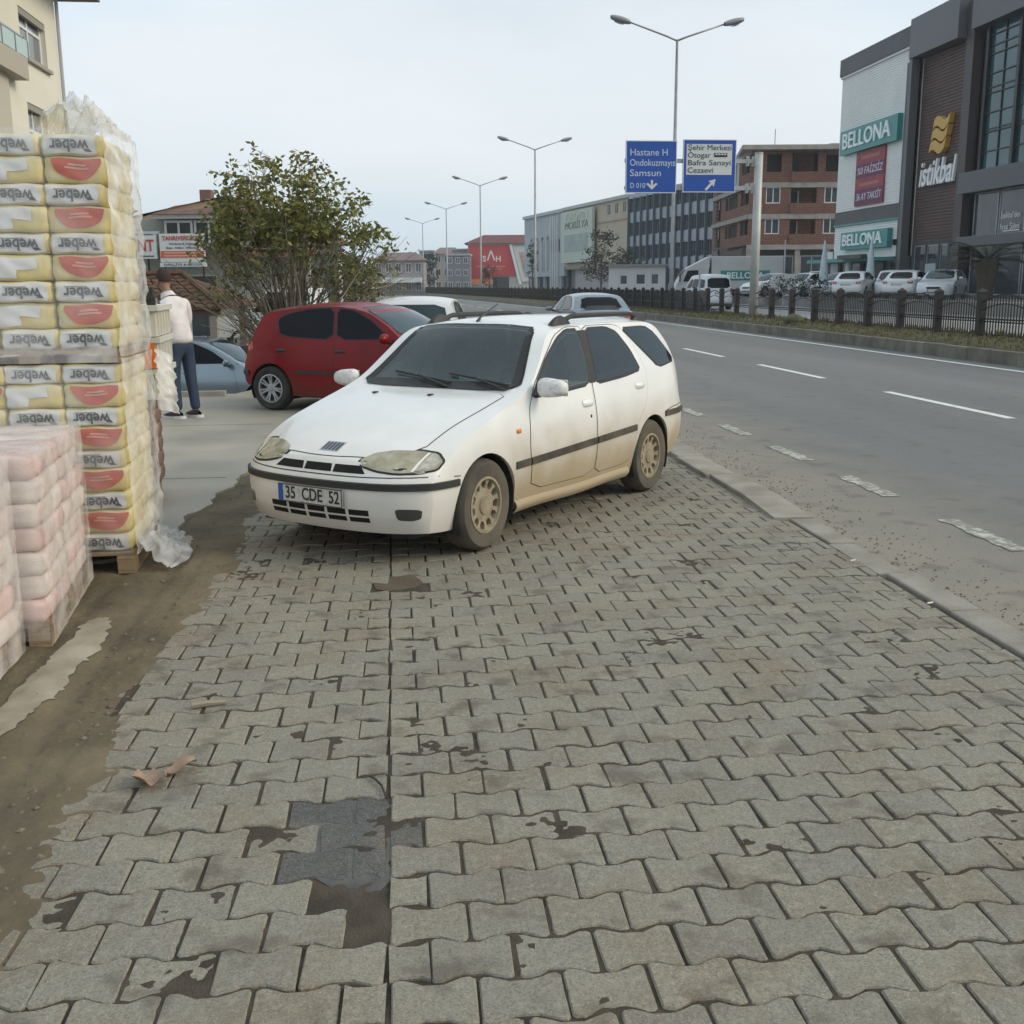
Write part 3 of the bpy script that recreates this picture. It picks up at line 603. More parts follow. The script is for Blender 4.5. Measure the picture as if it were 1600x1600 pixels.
def showroom_brown():
    b = building('glass_showroom', 'brown panelled showroom with yellow wave logo and tall teal glazing', 'building', (30, 63.0), (30, 40), .85)
    W = 23.0; br = mat('brown_cladding', (.085, .050, .041), .6, col2=(.105, .06, .049), scale=1.3); gp = mat('grey_panel', (.11, .11, .115), .45)
    core(b, 0, 5.15, .45, 16, 0, 13.2, br, 'wall'); core(b, 5.15, W, 1.2, 16, 0, 14.5, mat('core_dark', (.03, .03, .035), .6), 'wall')
    mb = MB(); n = 58
    for i in range(n):
        a = 3.05+(13.2-3.05)*i/n; h = (13.2-3.05)/n; mb.box(.35, 5.1, .36, .46, a+.012, a+h-.012)
    mb.build('cladding_boards', br, b, kind='stuff')
    MB().box(-.3, 5.2, -.35, .6, 13.3, 15.4).build('parapet', gp, b)
    MB().add([(.4, 1.5, 15.4), (9, 1.5, 15.4), (9, 12, 15.4), (.4, 12, 15.4), (2.5, 3, 16.4), (9, 3, 16.4), (9, 11, 16.4), (2.5, 11, 16.4)], [(4, 5, 6, 7), (0, 1, 5, 4), (1, 2, 6, 5), (2, 3, 7, 6), (3, 0, 4, 7)]).build('roof', mat('roof_stone', (.42, .38, .31), .8, col2=(.33, .3, .25), scale=2), b)
    MB().box(5.3, 6.1, .10, .6, 0, 15.0).build('pilaster', mat('brown_pilaster', (.07, .055, .052), .5), b)
    MB().box(6.1, W, -.1, .9, 13.5, 15.6).build('parapet', gp, b)
    # wave emblem and name
    for k in range(3):
        z = 7.75+.62*k; mb = MB(); N_ = 16
        for i in range(N_+1):
            u = i/N_; x = 2.2+.28*(k-1)*.55+1.75*u; zz = z+.22*math.sin(2*math.pi*u*.9+.6)+.30*u
            for dz in (0, .5): mb.v += [(x+dz*.28, .05, zz+dz), (x+dz*.28, .34, zz+dz)]
        mb.f = [q for i in range(N_) for q in ((4*i, 4*i+4, 4*i+6, 4*i+2), (4*i+1, 4*i+3, 4*i+7, 4*i+5), (4*i, 4*i+1, 4*i+5, 4*i+4), (4*i+2, 4*i+6, 4*i+7, 4*i+3))]+[(0, 2, 3, 1), (4*N_, 4*N_+1, 4*N_+3, 4*N_+2)]
        mb.build('emblem_wave', mat('emblem_gold', (.56, .33, .05), .4), b)
    lettering('istikbal', 1.95, mat('letters_white', (.78, .78, .78), .4), b, (3.05, .12, 6.75), width=4.1, depth=.14, shear=.22, bold=.02, split=.5)
    wall(b, 5.0, 3.05, [(.5, 1.9, .1, 2.9), (2.05, 3.45, .1, 2.9), (3.6, 4.5, .1, 2.9)], mat('shop_dark', (.05, .05, .05), .6), 'shop_wall', y0=.3, x0=.3)
    for x0, x1 in ((.5, 1.9), (2.05, 3.45), (3.6, 4.5)): window(b, x0, x1, .1, 2.9, .38, ALU, W_GLASS, .07, 0, 'shop_window')
    MB().box(2.15, 3.35, .25, .32, 1.35, 1.85).build('shop_poster', mat('poster_pale', (.35, .42, .42), .6), b)
    # tall glazing
    teal = mat('teal_glass', (.035, .105, .115), .07, spec=.8, col2=(.02, .06, .07), scale=.35, rnd=.25)
    x = 7.0
    for bay in range(5):
        f = MB(); x0, x1 = x, x+2.75
        f.box(x0-.25, x0, .42, 1.3, 6.4, 13.5)
        for i in range(4): zz = 6.4+7.1*i/3.5; f.box(x0, x1, .55, .62, min(13.4, zz), min(13.5, zz+.07))
        f.box((x0+x1)/2-.035, (x0+x1)/2+.035, .54, .62, 6.4, 13.5)
        for i in range(8):
            zz = 6.4+7.1*i/7.5
            if zz < 13.4: f.box(x0, x1, .53, .615, zz, zz+.055)
        o = f.build('curtain_wall_frame', mat('frame_black', (.012, .014, .018), .4), b)
        for i in range(8):
            za, zb = 6.4+7.1*i/7.5, min(13.5, 6.4+7.1*(i+1)/7.5)
            for xa, xb in ((x0, (x0+x1)/2), ((x0+x1)/2, x1)): MB().box(xa+.02, xb-.02, .6, .66, za+.03, zb-.01).build('pane', teal, o)
        x += 3.0
    MB().box(6.1, W, -.2, 1.2, 5.35, 6.4).build('floor_band', mat('band_grey', (.10, .105, .107), .5), b)
    MB().box(6.1, W, -.1, 1.2, 2.65, 3.15).build('floor_band', MATS['band_grey'], b)
    x = 6.6
    while x < W-2:
        w_ = window(b, x, x+2.35, 3.15, 5.35, .55, ALU, W_GLASS, .06, 0, 'shop_window')
        if 8.5 < x < 10:
            for k, t in enumerate(("İstikbal'den", 'Fırsat Şöleni')): lettering(t, .42, mat('vinyl_white', (.75, .75, .72), .5), b, (x+1.1, .5, 4.05-.55*k), width=1.75, depth=.01)
            MB().box(x+.5, x+2.0, .495, .505, 3.28, 3.33).build('vinyl_line', MATS['vinyl_white'], b)
        window(b, x, x+2.35, .15, 2.65, .55, ALU, W_GLASS, .06, 0, 'shop_window'); x += 2.5
    MB().box(16.2, 17.2, -.3, 1.2, 0, 5.35).build('pilaster', mat('red_brown', (.09, .035, .03), .6), b)
    MB().box(6.1, W, -.4, .5, 0, .15).build('plinth', MATS['band_grey'], b)
showroom_brown()

# ---- unfinished red brick block
def brick_mat():
    m = bpy.data.materials.new('clay_block'); m.use_nodes = True; n = m.node_tree; N = n.nodes; L = n.links; b = N['Principled BSDF']; b.inputs['Roughness'].default_value = .9
    t = N.new('ShaderNodeTexCoord'); k = N.new('ShaderNodeMapping'); k.inputs['Rotation'].default_value = (R(90), 0, 0); L.new(t.outputs['Object'], k.inputs['Vector'])
    br = N.new('ShaderNodeTexBrick'); br.inputs['Scale'].default_value = 1; br.inputs['Brick Width'].default_value = .30; br.inputs['Row Height'].default_value = .2; br.inputs['Mortar Size'].default_value = .014
    br.inputs['Color1'].default_value = (.22, .082, .048, 1); br.inputs['Color2'].default_value = (.15, .057, .035, 1); br.inputs['Mortar'].default_value = (.24, .19, .15, 1); L.new(k.outputs[0], br.inputs['Vector'])
    z = N.new('ShaderNodeTexNoise'); z.inputs['Scale'].default_value = .8; L.new(t.outputs['Object'], z.inputs['Vector']); x = N.new('ShaderNodeMix'); x.data_type = 'RGBA'; x.blend_type = 'MULTIPLY'; x.inputs['B'].default_value = (.75, .7, .7, 1)
    L.new(z.outputs['Fac'], x.inputs['Factor']); L.new(br.outputs['Color'], x.inputs['A']); L.new(x.outputs['Result'], b.inputs['Base Color'])
    return m
def brick_block():
    b = building('brick_building', 'unfinished red brick apartment block with concrete slabs and empty openings', 'building', (32.98, 101.24), (41.63, 100.32), .6)
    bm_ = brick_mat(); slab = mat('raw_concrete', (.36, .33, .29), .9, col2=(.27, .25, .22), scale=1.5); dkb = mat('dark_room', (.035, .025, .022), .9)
    W = 11.0
    fl = [(4.6, 7.3), (7.35, 10.1), (10.15, 12.95)]         # brick storeys above the shop floor
    for i, (z0, z1) in enumerate(fl):
        top = i == 2
        H = [(1.45, 2.8, z0+.95, z1-.35 if not top else z1-.3), (3.75, 6.15, z0+.95, z1-.05), (6.85, 8.2, z0+.95, z1-.35), (8.9, 10.2, z0+.95, z1-.35)]
        wall(b, W, z1-.4 if not top else z1, [(a, c, d, e) for a, c, d, e in H], bm_, 'brick_wall', z0=z0, th=.25)
        MB().box(3.75, 6.15, .25, 2.0, z0+.02, z0+.1).build('balcony_floor', slab, b); MB().box(3.7, 6.2, -.15, -.02, z0+.0, z0+.95).build('balcony_wall', bm_, b)
        core(b, 3.6, 6.3, 2.0, 2.2, z0, z1, bm_, 'recess_wall'); core(b, .1, W-.1, 2.3, 9, z0, z1, dkb, 'inner_wall')
        MB().box(4.05, 4.85, 1.9, 2.0, z0+.1, z0+2.1).build('balcony_door', W_DARK, b)
        if not top:
            for a, c in ((1.45, 2.8), (6.85, 8.2), (8.9, 10.2)): window(b, a, c, z0+.95, z1-.35, .08, PVC, W_GLASS, .09, 1)
            MB().box(3.95, 4.05, 1.85, 1.95, z0+.1, z0+2.2).build('door_frame', PVC, b); MB().box(4.85, 4.95, 1.85, 1.95, z0+.1, z0+2.2).build('door_frame', PVC, b)
        else:
            for a, c in ((1.45, 2.8), (6.85, 8.2), (8.9, 10.2)): core(b, a, c, .9, 1.0, z0+.5, z1, dkb, 'dark_opening')
        MB().box(-.12, W, -.1, .3, z1-.4 if not top else z1, z1+.05 if not top else z1+.12).build('floor_slab', slab, b)
        # left flank, set back along the side street
        d = 17.9; ang = math.atan2(119.12-101.24, 34.82-32.98)-math.atan2(100.32-101.24, 41.63-32.98)
        f = bpy.data.objects.new('flank', None); link(f, b); f.rotation_euler = (0, 0, ang+math.pi); f.location = (math.cos(ang)*d, math.sin(ang)*d, 0)
        f.name = 'brick_flank'
        L_ = MB(); hs = [(1.5, 4.2, z0+.2, z1-.5), (6.5, 12.5, z0+.95, z1-.5), (14, 17.4, z0+.95, z1-.4)]
        wall(f, d-.02, z1-.4, hs, bm_, 'brick_wall', z0=z0, th=.25, y0=-.02); core(f, .1, d-.3, 1.6, 1.8, z0, z1-.02, dkb, 'recess_wall')
        MB().box(-.1, d, -.25, .3, z1-.38, z1+.02).build('floor_slab', slab, f)
        for x in (8.0, 10.2, 15.5): MB().box(x, x+.16, .4, .56, z0+.9, z1-.4).build('prop', PVC, f)
    MB().prism([(-1.1, -1.2), (W+.5, -1.2), (W+.5, 10), (-1.1, 10), (1.5, 18)], 12.95, 13.35).build('roof_slab', slab, b)
    MB().add([(6, 1, 13.35), (11.5, 1, 13.35), (11.5, 8, 13.35), (6, 8, 13.35), (8.2, 3.5, 14.0), (9.5, 3.5, 14.0)], [(0, 1, 5, 4), (1, 2, 5), (2, 3, 4, 5), (3, 0, 4)]).build('roof_shed', mat('shed_grey', (.2, .19, .18), .8), b)
    MB().tube([(2.2, .5, 13.3), (2.2, .5, 14.9)], .03, 6).build('roof_mast', TRIM0, b)
    # glazed shop floor
    core(b, 0, W, 3.0, 3.2, 0, 4.5, mat('shop_inner', (.16, .155, .145), .8), 'inner_wall')
    for x in (-.1, 4.4, 7.2, 10.3): MB().box(x, x+.45, 0, .45, 0, 4.55).build('column', slab, b)
    for x0, x1 in ((.4, 2.3), (2.4, 4.3), (4.95, 7.1)): window(b, x0, x1, 0, 3.6, .3, ALU, W_GLASS, .08, 1, 'shop_window')
    MB().box(-.1, W, -.12, .35, 4.15, 4.6).build('floor_slab', slab, b)
brick_block()

# ---- long commercial row: grey finned block, cream block with billboard, pale block with arched windows
def long_row():
    P0, P1 = (23.59, 198.8), (36.32, 123.48); L = 76.4
    A = np.array(P0); D = (np.array(P1)-A)/L
    def sub(name, label, u0, u1): return building(name, label, 'building', A+D*u0, A+D*u1, .46)
    pale = mat('pale_blue_wall', (.42, .46, .48), .7, col2=(.36, .40, .42), scale=.2); cream = mat('cream_wall', (.50, .43, .32), .75, col2=(.44, .38, .28), scale=.3)
    b = sub('arcade_building', 'pale blue grey commercial building with tall arched windows', 0, 22.5); W = 22.5
    hs = [(3.6+3.1*i, 5.6+3.1*i, 3.4, 9.2) for i in range(4)]
    wall(b, W, 12.6, hs, pale, 'wall', th=.5, z0=2.6); core(b, .1, W, .7, 14, 0, 12.5, mat('grey_blue_dark', (.06, .075, .085), .4), 'inner_wall')
    for x0, x1, z0, z1 in hs:
        f = MB().box(x0, x0+.18, .1, .3, z0, z1).box(x1-.18, x1, .1, .3, z0, z1).box((x0+x1)/2-.08, (x0+x1)/2+.08, .1, .3, z0, z1).build('window', PVC, b)
        MB().box(x0, x1, .25, .3, z0, z1).build('pane', W_GLASS, f)
        n = 10; ar = MB(); c = (x0+x1)/2; r_ = (x1-x0)/2
        for i in range(n):
            a0, a1 = math.pi*i/n, math.pi*(i+1)/n
            ar.prism_y([(c+r_*math.cos(a0), z1-r_+r_*math.sin(a0)), (c+r_*math.cos(a0), z1+.02), (c+r_*math.cos(a1), z1+.02), (c+r_*math.cos(a1), z1-r_+r_*math.sin(a1))], -.02, .3)
        ar.build('arch_head', pale, b, fix=False)
    for x in (15.8, 17.0, 18.2, 19.4): MB().box(x, x+.35, -.3, .2, 0, 12.2).build('fin', mat('white_fin', (.6, .62, .62), .5), b)
    MB().box(15.5, 20.2, -.05, .05, 6.5, 8.5).build('dark_panel', TRIM0, b)
    MB().box(-.2, W, -.3, 14, 12.6, 13.1).build('parapet', mat('parapet_pale', (.45, .48, .48), .7), b)
    for x in (3, 7, 11, 15, 20): MB().box(x, x+.5, .1, .6, 0, 2.7).build('column', pale, b)
    b = sub('cream_building', 'cream commercial building carrying a large pale furniture billboard', 22.55, 50.4); W = 27.85
    core(b, 0, W, .02, 14, 4.0, 12.7, cream, 'wall'); core(b, 0, W, 1.2, 14, 0, 4.0, mat('ground_floor_dark', (.2, .2, .2), .7), 'inner_wall')
    MB().box(-.2, W, -.3, 14, 12.7, 13.15).build('parapet', mat('parapet_pale', (.45, .48, .48), .7), b); MB().box(15, W, -.1, .05, 9.9, 10.1).build('string_course', mat('cream_dark', (.36, .31, .23), .7), b)
    bb = MB().box(.6, 15.1, -.8, -.4, 4.6, 12.3).build('billboard', mat('billboard_pale', (.50, .55, .47), .6), b)
    MB().box(2.4, 13.4, -.83, -.79, 6.2, 8.8).build('billboard_picture', mat('sofa_grey', (.30, .36, .33), .6, col2=(.38, .43, .38), scale=.6), bb)
    for t, z, s in (('YÜRÜYEN', 11.4, 1.35), ('MOBİLYA', 10.1, 1.5)): lettering(t, s, mat('billboard_ink', (.62, .64, .52), .6) if z > 11 else mat('billboard_ink2', (.24, .27, .22), .6), bb, (7.9, -.85, z), width=10.8, depth=.05, shear=.2)
    MB().box(1, W, -.1, .4, 3.6, 4.0).build('canopy', mat('cream_dark', (.36, .31, .23), .7), b); MB().box(4, W-1, .5, 1.0, 0, 3.6).build('shop_wall', mat('shop_pale', (.38, .36, .35), .7), b)
    for x, z in ((19.5, 11), (22.5, 11), (25.5, 11)): window(b, x, x+.8, z, z+1.2, -.03, TRIM0, W_GLASS, .08, 0)
    b = sub('finned_office_block', 'grey blue office block with dark vertical fins and ribbon windows', 50.45, 76.4); W = 26.0
    gw = mat('office_panel', (.40, .43, .47), .6, col2=(.35, .38, .42), scale=.3)
    zs = [0, 3.1, 6.2, 9.3, 12.4]
    for i in range(4):
        MB().box(0, W, 0, .4, zs[i]+.0, zs[i]+1.35).build('spandrel', gw, b)
        for k in range(12):
            x0 = .15+W/12*k; window(b, x0+.1, x0+W/12-.1, zs[i]+1.35, zs[i+1], .25, ALU, W_GLASS, .07, 2)
    core(b, .05, W-.05, .6, 14, 0, 12.4, mat('office_core', (.05, .055, .06), .5), 'inner_wall')
    for k in range(13): MB().box(W/12*k-.09, W/12*k+.09, -.35, .3, .0, 12.5).build('fin', mat('fin_dark', (.10, .12, .145), .5), b)
    MB().box(-.2, W, -.2, 14, 12.4, 13.0).build('parapet', gw, b)
long_row()

# ---- red roofed building with the big red hoarding
def red_building():
    b = building('red_roof_building', 'low building with dark red roof and big red hoarding', 'building', (16.6, 246), (31.3, 244.5), .46); W = 14.7
    core(b, 0, W, .2, 12, 0, 10.6, mat('offwhite_wall', (.55, .53, .5), .7), 'wall')
    MB().add([(-.8, -.8, 10.3), (W, -.8, 10.3), (W, 12, 10.3), (-.8, 12, 10.3), (3.5, 3, 12.2), (W, 3, 12.2), (W, 9, 12.2), (3.5, 9, 12.2)], [(0, 1, 5, 4), (1, 2, 6, 5), (2, 3, 7, 6), (3, 0, 4, 7), (4, 5, 6, 7)]).build('roof', mat('roof_maroon', (.15, .05, .045), .7), b)
    h = MB().prism_y([(.2, 2.6), (.2, 9.9), (9.0, 9.9), (10.6, 3.4), (5.5, 3.2), (5.4, 2.6)], -.3, .1).build('hoarding', mat('hoarding_red', (.47, .045, .045), .6), b)
    lettering('S', 1.7, mat('hoarding_white', (.75, .68, .64), .6), h, (3.6, -.34, 6.9), depth=.05, bold=.05); lettering('Λ', 2.8, MATS['hoarding_white'], h, (5.1, -.34, 7.5), depth=.05, bold=.04); lettering('H', 1.7, MATS['hoarding_white'], h, (6.7, -.34, 6.9), depth=.05, bold=.05)
    for z, w in ((5.3, 6.2), (4.7, 4.5)): MB().box(5.1-w/2, 5.1+w/2, -.34, -.28, z-.17, z+.17).build('hoarding_line', mat('hoarding_pink', (.58, .2, .17), .6), h)
    MB().box(.4, 5.3, -.34, -.2, 1.4, 2.6).build('orange_strip', mat('orange_board', (.66, .25, .09), .6), b)
    MB().prism_y([(9.1, 10.0), (9.7, 10.0), (11.9, 1.4), (11.2, 1.4)], -.5, -.1).build('slanted_frame', PVC, b)
    h = MB().prism_y([(9.9, 9.7), (W, 9.7), (W, 2.0), (11.9, 2.0)], -.25, .1).build('hoarding', mat('hoarding_pale', (.6, .58, .55), .6), b)
    MB().prism_y([(11.2, 8.4), (13.6, 8.4), (14.2, 3.6), (12.4, 3.6)], -.30, -.25).build('hoarding_portrait', mat('portrait_tone', (.30, .22, .19), .7, col2=(.50, .40, .35), scale=.9), h)
    core(b, 5.5, 9.0, -.1, .2, 0, 3.0, mat('door_dark', (.05, .045, .04), .7), 'doorway')
red_building()

# ---- far hazy buildings at the bend
def plain_block(label, p0, W, z0, H, m, depth=10, storeys=3, bays=4, roof=None, name='town_building', gable=1.6, awn=None):
    b = building(name, label, 'building', p0, (p0[0]+W, p0[1]-.106*W), z0)
    core(b, 0, W, .12, depth, 0, H, m, 'wall')
    for i in range(storeys):
        for k in range(bays):
            a = W*(k+.22)/bays; c = W*(k+.78)/bays; z = H*(i+.35)/storeys
            window(b, a, c, z, z+H/storeys*.5, .05, PVC, W_GLASS, .08, 1)
    if roof: MB().add([(-.5, -.6, H), (W+.5, -.6, H), (W+.5, depth, H), (-.5, depth, H), (W*.2, depth/2, H+gable), (W*.8, depth/2, H+gable)], [(0, 1, 5, 4), (1, 2, 5), (2, 3, 4, 5), (3, 0, 4), (3, 2, 1, 0)]).build('roof', roof, b)
    else: MB().box(-.2, W+.2, -.2, depth, H, H+.35).build('parapet', mat('parapet_far', (.4, .4, .4), .8), b)
    if awn: MB().box(.3, W-.3, -2.5, .1, awn, awn+.9).build('awning', mat('awning_white', (.75, .75, .73), .6), b)
    return b
ROOF_T = mat('roof_tile_far', (.22, .15, .14), .8, col2=(.17, .12, .11), scale=.5)
plain_block('distant mauve roofed building with white shop awning at the road bend', (-3.5, 207), 9.2, -.3, 6.6, mat('far_mauve', (.30, .27, .27), .8), 12, 2, 5, ROOF_T, awn=2.6)
plain_block('distant narrow grey block just right of the awning building', (6.3, 262), 3.4, 0, 9.5, mat('far_greyblock', (.33, .36, .36), .8), 10, 4, 1)
plain_block('distant cream house with hipped roof behind the street lamps', (9.9, 268), 6.2, 0, 9.2, mat('far_cream', (.45, .43, .40), .8), 10, 3, 3, ROOF_T)
plain_block('distant dark grey building left of the red hoarding', (11.2, 235), 5.0, .3, 7.6, mat('far_dark', (.17, .18, .20), .7), 10, 3, 3)
plain_block('distant grey office building touching the red hoarding', (13.5, 252), 3.6, .3, 9.2, mat('far_grey2', (.25, .26, .29), .7), 10, 3, 2)
plain_block('distant low white house left of the awning building', (-16, 240), 11, -.3, 5.0, mat('far_white', (.5, .49, .47), .8), 9, 2, 4, ROOF_T)

# ---- cream house above the pallets (front plane x = -9)
def cream_house():
    b = building('cream_house', 'cream rendered apartment house with glass railed balcony at upper left', 'building', (-9, 15), (-9, 33.05), -.7); L = 18.05
    cr = mat('cream_render', (.76, .72, .60), .85, col2=(.70, .66, .54), scale=.6, bump=.1, bscale=30)
    ws = [(14.88, 17.0, 8.06, 9.25), (14.95, 16.5, 5.0, 6.95), (14.9, 16.9, 2.0, 3.8), (9.0, 11.0, 8.06, 9.25), (9.0, 11.0, 5.0, 6.9)]
    ws[0] = (14.88, 17.0, 8.05, 9.2)
    wall(b, L, 10.25, ws, cr, 'wall', th=.3); core(b, 0, L-.1, .5, 9, 0, 10.2, mat('room_grey', (.10, .10, .095), .8), 'inner_wall'); MB().box(L-.28, L, .3, 9, 0, 10.25).build('gable_wall', cr, b)
    for x0, x1, z0, z1 in ws:
        window(b, x0, x1, z0, z1, .16, PVC, mat('pane_bright', (.16, .18, .18), .08, spec=.8), .09, 1, trans=z0+(z1-z0)*.68)
        MB().box(x0-.08, x1+.12, -.10, .1, z0-.09, z0).build('sill', mat('sill_stone', (.36, .34, .29), .8), b)
        MB().box(x0, x1, .02, .12, z1-.16, z1).build('shutter_box', mat('shutter', (.30, .28, .23), .7), b)
    MB().box(-1, L+1.0, -1.0, 10, 10.25, 10.4).build('eaves', mat('eaves_brown', (.2, .17, .14), .7), b)
    MB().add([(-1, -1, 10.4), (L+1, -1, 10.4), (L+1, 10, 10.4), (-1, 10, 10.4), (3, 4.5, 12.5), (L-3, 4.5, 12.5)], [(0, 1, 5, 4), (1, 2, 5), (2, 3, 4, 5), (3, 0, 4)]).build('roof', ROOF_T, b)
    sl = MB().box(6.0, 14.1, -.36, .02, 7.30, 7.80).build('balcony_slab', mat('balcony_render', (.43, .39, .31), .85), b)
    rl = MB().box(6.0, 14.0, -.34, -.29, 8.24, 8.28).box(13.95, 14.0, -.34, 0, 8.24, 8.28).build('balcony_rail', ALU, b)
    x = 6.1
    while x < 13.6: MB().box(x, x+.82, -.325, -.31, 7.84, 8.24).build('pane', mat('railing_glass', (.38, .50, .46), .15), rl); MB().box(x+.85, x+.89, -.34, -.30, 7.8, 8.24).build('baluster', ALU, rl); x += .92
    core(b, 6.0, 13.3, -.12, 0, 0, 7.3, mat('balcony_wall', (.50, .46, .37), .85), 'bay_wall')
    MB().tube([(L+.02, -.06, 0), (L+.02, -.06, 10.2)], .05, 8).build('downpipe', mat('pipe_grey', (.42, .42, .44), .5), b)
cream_house()
# ---- shop house with sign boards, peach gabled house behind, small tiled shelter
def sign_house():
    b = building('shop_house', 'grey two storey shop house with white bay windows behind the signboards', 'building', (-10.6, 45.2), (-3.2, 44.4), -.7); W = 7.4
    cr = mat('shop_house_wall', (.40, .39, .34), .8, col2=(.33, .32, .28), scale=.8)
    hs = [(2.5, 3.6, 3.5, 5.2), (1.0, 2.2, 1.0, 2.7), (2.35, 3.3, .8, 2.8)]
    wall(b, W, 5.0, [(1.2, 2.4, .6, 2.7), (2.55, 3.75, .4, 2.85), (1.9, 4.2, 3.95, 4.9)], cr, 'wall'); core(b, .1, W-.1, .6, 8, 0, 4.9, mat('room_green', (.05, .07, .055), .7), 'inner_wall')
    window(b, 1.2, 2.4, .6, 2.7, .1, PVC, W_GLASS, .08, 1, 'shop_window'); window(b, 2.55, 3.75, .4, 2.85, .1, PVC, W_GLASS, .06, 0, 'shop_window')
    window(b, 1.9, 3.0, 3.95, 4.9, -.3, PVC, W_GLASS, .09, 1); window(b, 3.05, 4.2, 3.95, 4.9, -.3, PVC, W_GLASS, .09, 1)
    MB().box(-.3, W, -.5, .3, 3.78, 3.92).build('floor_band', mat('band_brown', (.24, .19, .17), .8), b)
    MB().box(1.6, 4.6, -.7, .2, 4.95, 5.1).build('bay_cornice', PVC, b)
    MB().add([(1.5, -.9, 5.1), (6.5, -.9, 5.1), (6.5, 8, 5.1), (1.5, 8, 5.1), (4.2, 2.5, 5.7), (4.6, 5, 5.7)], [(0, 1, 4), (1, 2, 5, 4), (2, 3, 5), (3, 0, 4, 5)]).build('roof', mat('roof_brown', (.16, .075, .055), .8, col2=(.11, .055, .04), scale=2), b)
    MB().add([(4.3, -.9, 3.55), (W+.4, -.9, 3.45), (W+.4, .3, 3.9), (4.3, .3, 3.9)], [(0, 1, 2, 3)]).build('lean_to_roof', MATS['roof_brown'], b)
    for x in (.3, .95, 1.5): MB().lathe([(.06, 3.92), (.10, 4.05), (.06, 4.25), (.09, 4.4)], 8, c=(x, -.3, 0)).build('baluster', PVC, b)
    MB().box(0, 1.7, -.36, -.24, 4.4, 4.5).build('balustrade_rail', PVC, b)
    s = building('shop_signboard', 'white signboard with red heading and orange band above the shop', 'sign', (-8.85, 44.15), (-7.15, 43.95), 0)
    wm = mat('sign_white', (.68, .70, .68), .5); MB().box(0, 1.72, -.05, .05, 2.62, 3.68).build('board', wm, s); MB().box(-.03, 1.75, -.06, .06, 2.44, 2.6).build('lower_board', wm, s)
    MB().box(.03, 1.69, -.062, -.05, 2.78, 3.03).build('orange_band', mat('band_orange', (.62, .14, .06), .5), s)
    lettering('TANRIVERDİLER', .22, mat('sign_red', (.50, .06, .05), .5), s, (.86, -.06, 3.50), width=1.5, depth=.012, bold=.004)
    for t, z, w in (('Hırdavat & İnşaat', 3.30, .95), ('Boya - Nalbur - Malzeme', 3.15, 1.2)): lettering(t, .11, mat('sign_ink', (.09, .09, .1), .5), s, (.86, -.058, z), width=w, depth=.01)
    for z in (2.96, 2.85): MB().box(.15, 1.55, -.066, -.060, z-.018, z+.018).build('print_line', mat('band_print', (.72, .5, .4), .5), s)
    lettering('NAKLİYE & BETON', .12, MATS['sign_ink'], s, (.86, -.068, 2.52), width=1.45, depth=.01)
    for x in (.12, 1.6): MB().box(x-.03, x+.03, .05, .11, -.7, 2.62).build('post', TRIM0, s)
    s = building('corner_signboard', 'small white signboard with big red letters left of the shop signboard', 'sign', (-9.75, 44.3), (-8.95, 44.2), 0)
    MB().box(0, .78, -.05, .05, 2.75, 3.62).build('board', wm, s); lettering('NT', .62, MATS['sign_red'], s, (.36, -.06, 3.22), width=.62, depth=.012, bold=.01); MB().box(.1, .66, -.06, -.05, 2.82, 2.87).build('print_line', MATS['sign_ink'], s)
    MB().box(.36, .42, .05, .11, -.7, 2.75).build('post', TRIM0, s)
    b = building('peach_house', 'peach gabled house rising behind the shop house', 'building', (-15.5, 62), (-9.0, 61), -.7); W = 6.6
    core(b, 0, W, 0, 8, 0, 5.7, mat('grey_gable', (.42, .42, .41), .8), 'wall')
    MB().prism_y([(2.0, 5.7), (W+.1, 5.7), (W+.1, 6.9), (4.2, 6.6), (2.0, 5.9)], -.15, 8).build('gable', mat('peach_wall', (.56, .36, .22), .8), b)
    MB().add([(0, -.3, 5.7), (W+.5, -.3, 7.1), (W+.5, 8, 7.1), (0, 8, 5.7)], [(0, 1, 2, 3)]).build('roof', ROOF_T, b); MB().box(5.2, 5.8, 1, 1.6, 6.6, 7.5).build('chimney', mat('chimney', (.22, .12, .1), .9), b)
    for k in range(4): window(b, .4+1.4*k, 1.3+1.4*k, 4.2, 5.4, -.04, PVC, W_GLASS, .08, 0)
    b = building('roadside_house', 'white house with red brown roof half hidden behind the tree', 'building', (-10.5, 62), (-4.0, 61.2), -.5); W = 6.5
    core(b, 0, W, 0, 8, 0, 4.6, mat('white_house', (.55, .53, .49), .8), 'wall')
    for k in range(3): window(b, .5+2*k, 1.7+2*k, 2.6, 4.0, -.04, PVC, W_GLASS, .08, 1)
    MB().add([(-.6, -.6, 4.6), (W+.6, -.6, 4.6), (W+.6, 8.6, 4.6), (-.6, 8.6, 4.6), (2, 4, 6.4), (W-2, 4, 6.4)], [(0, 1, 5, 4), (1, 2, 5), (2, 3, 4, 5), (3, 0, 4)]).build('roof', mat('roof_redbrown', (.17, .07, .055), .8), b)
sign_house()
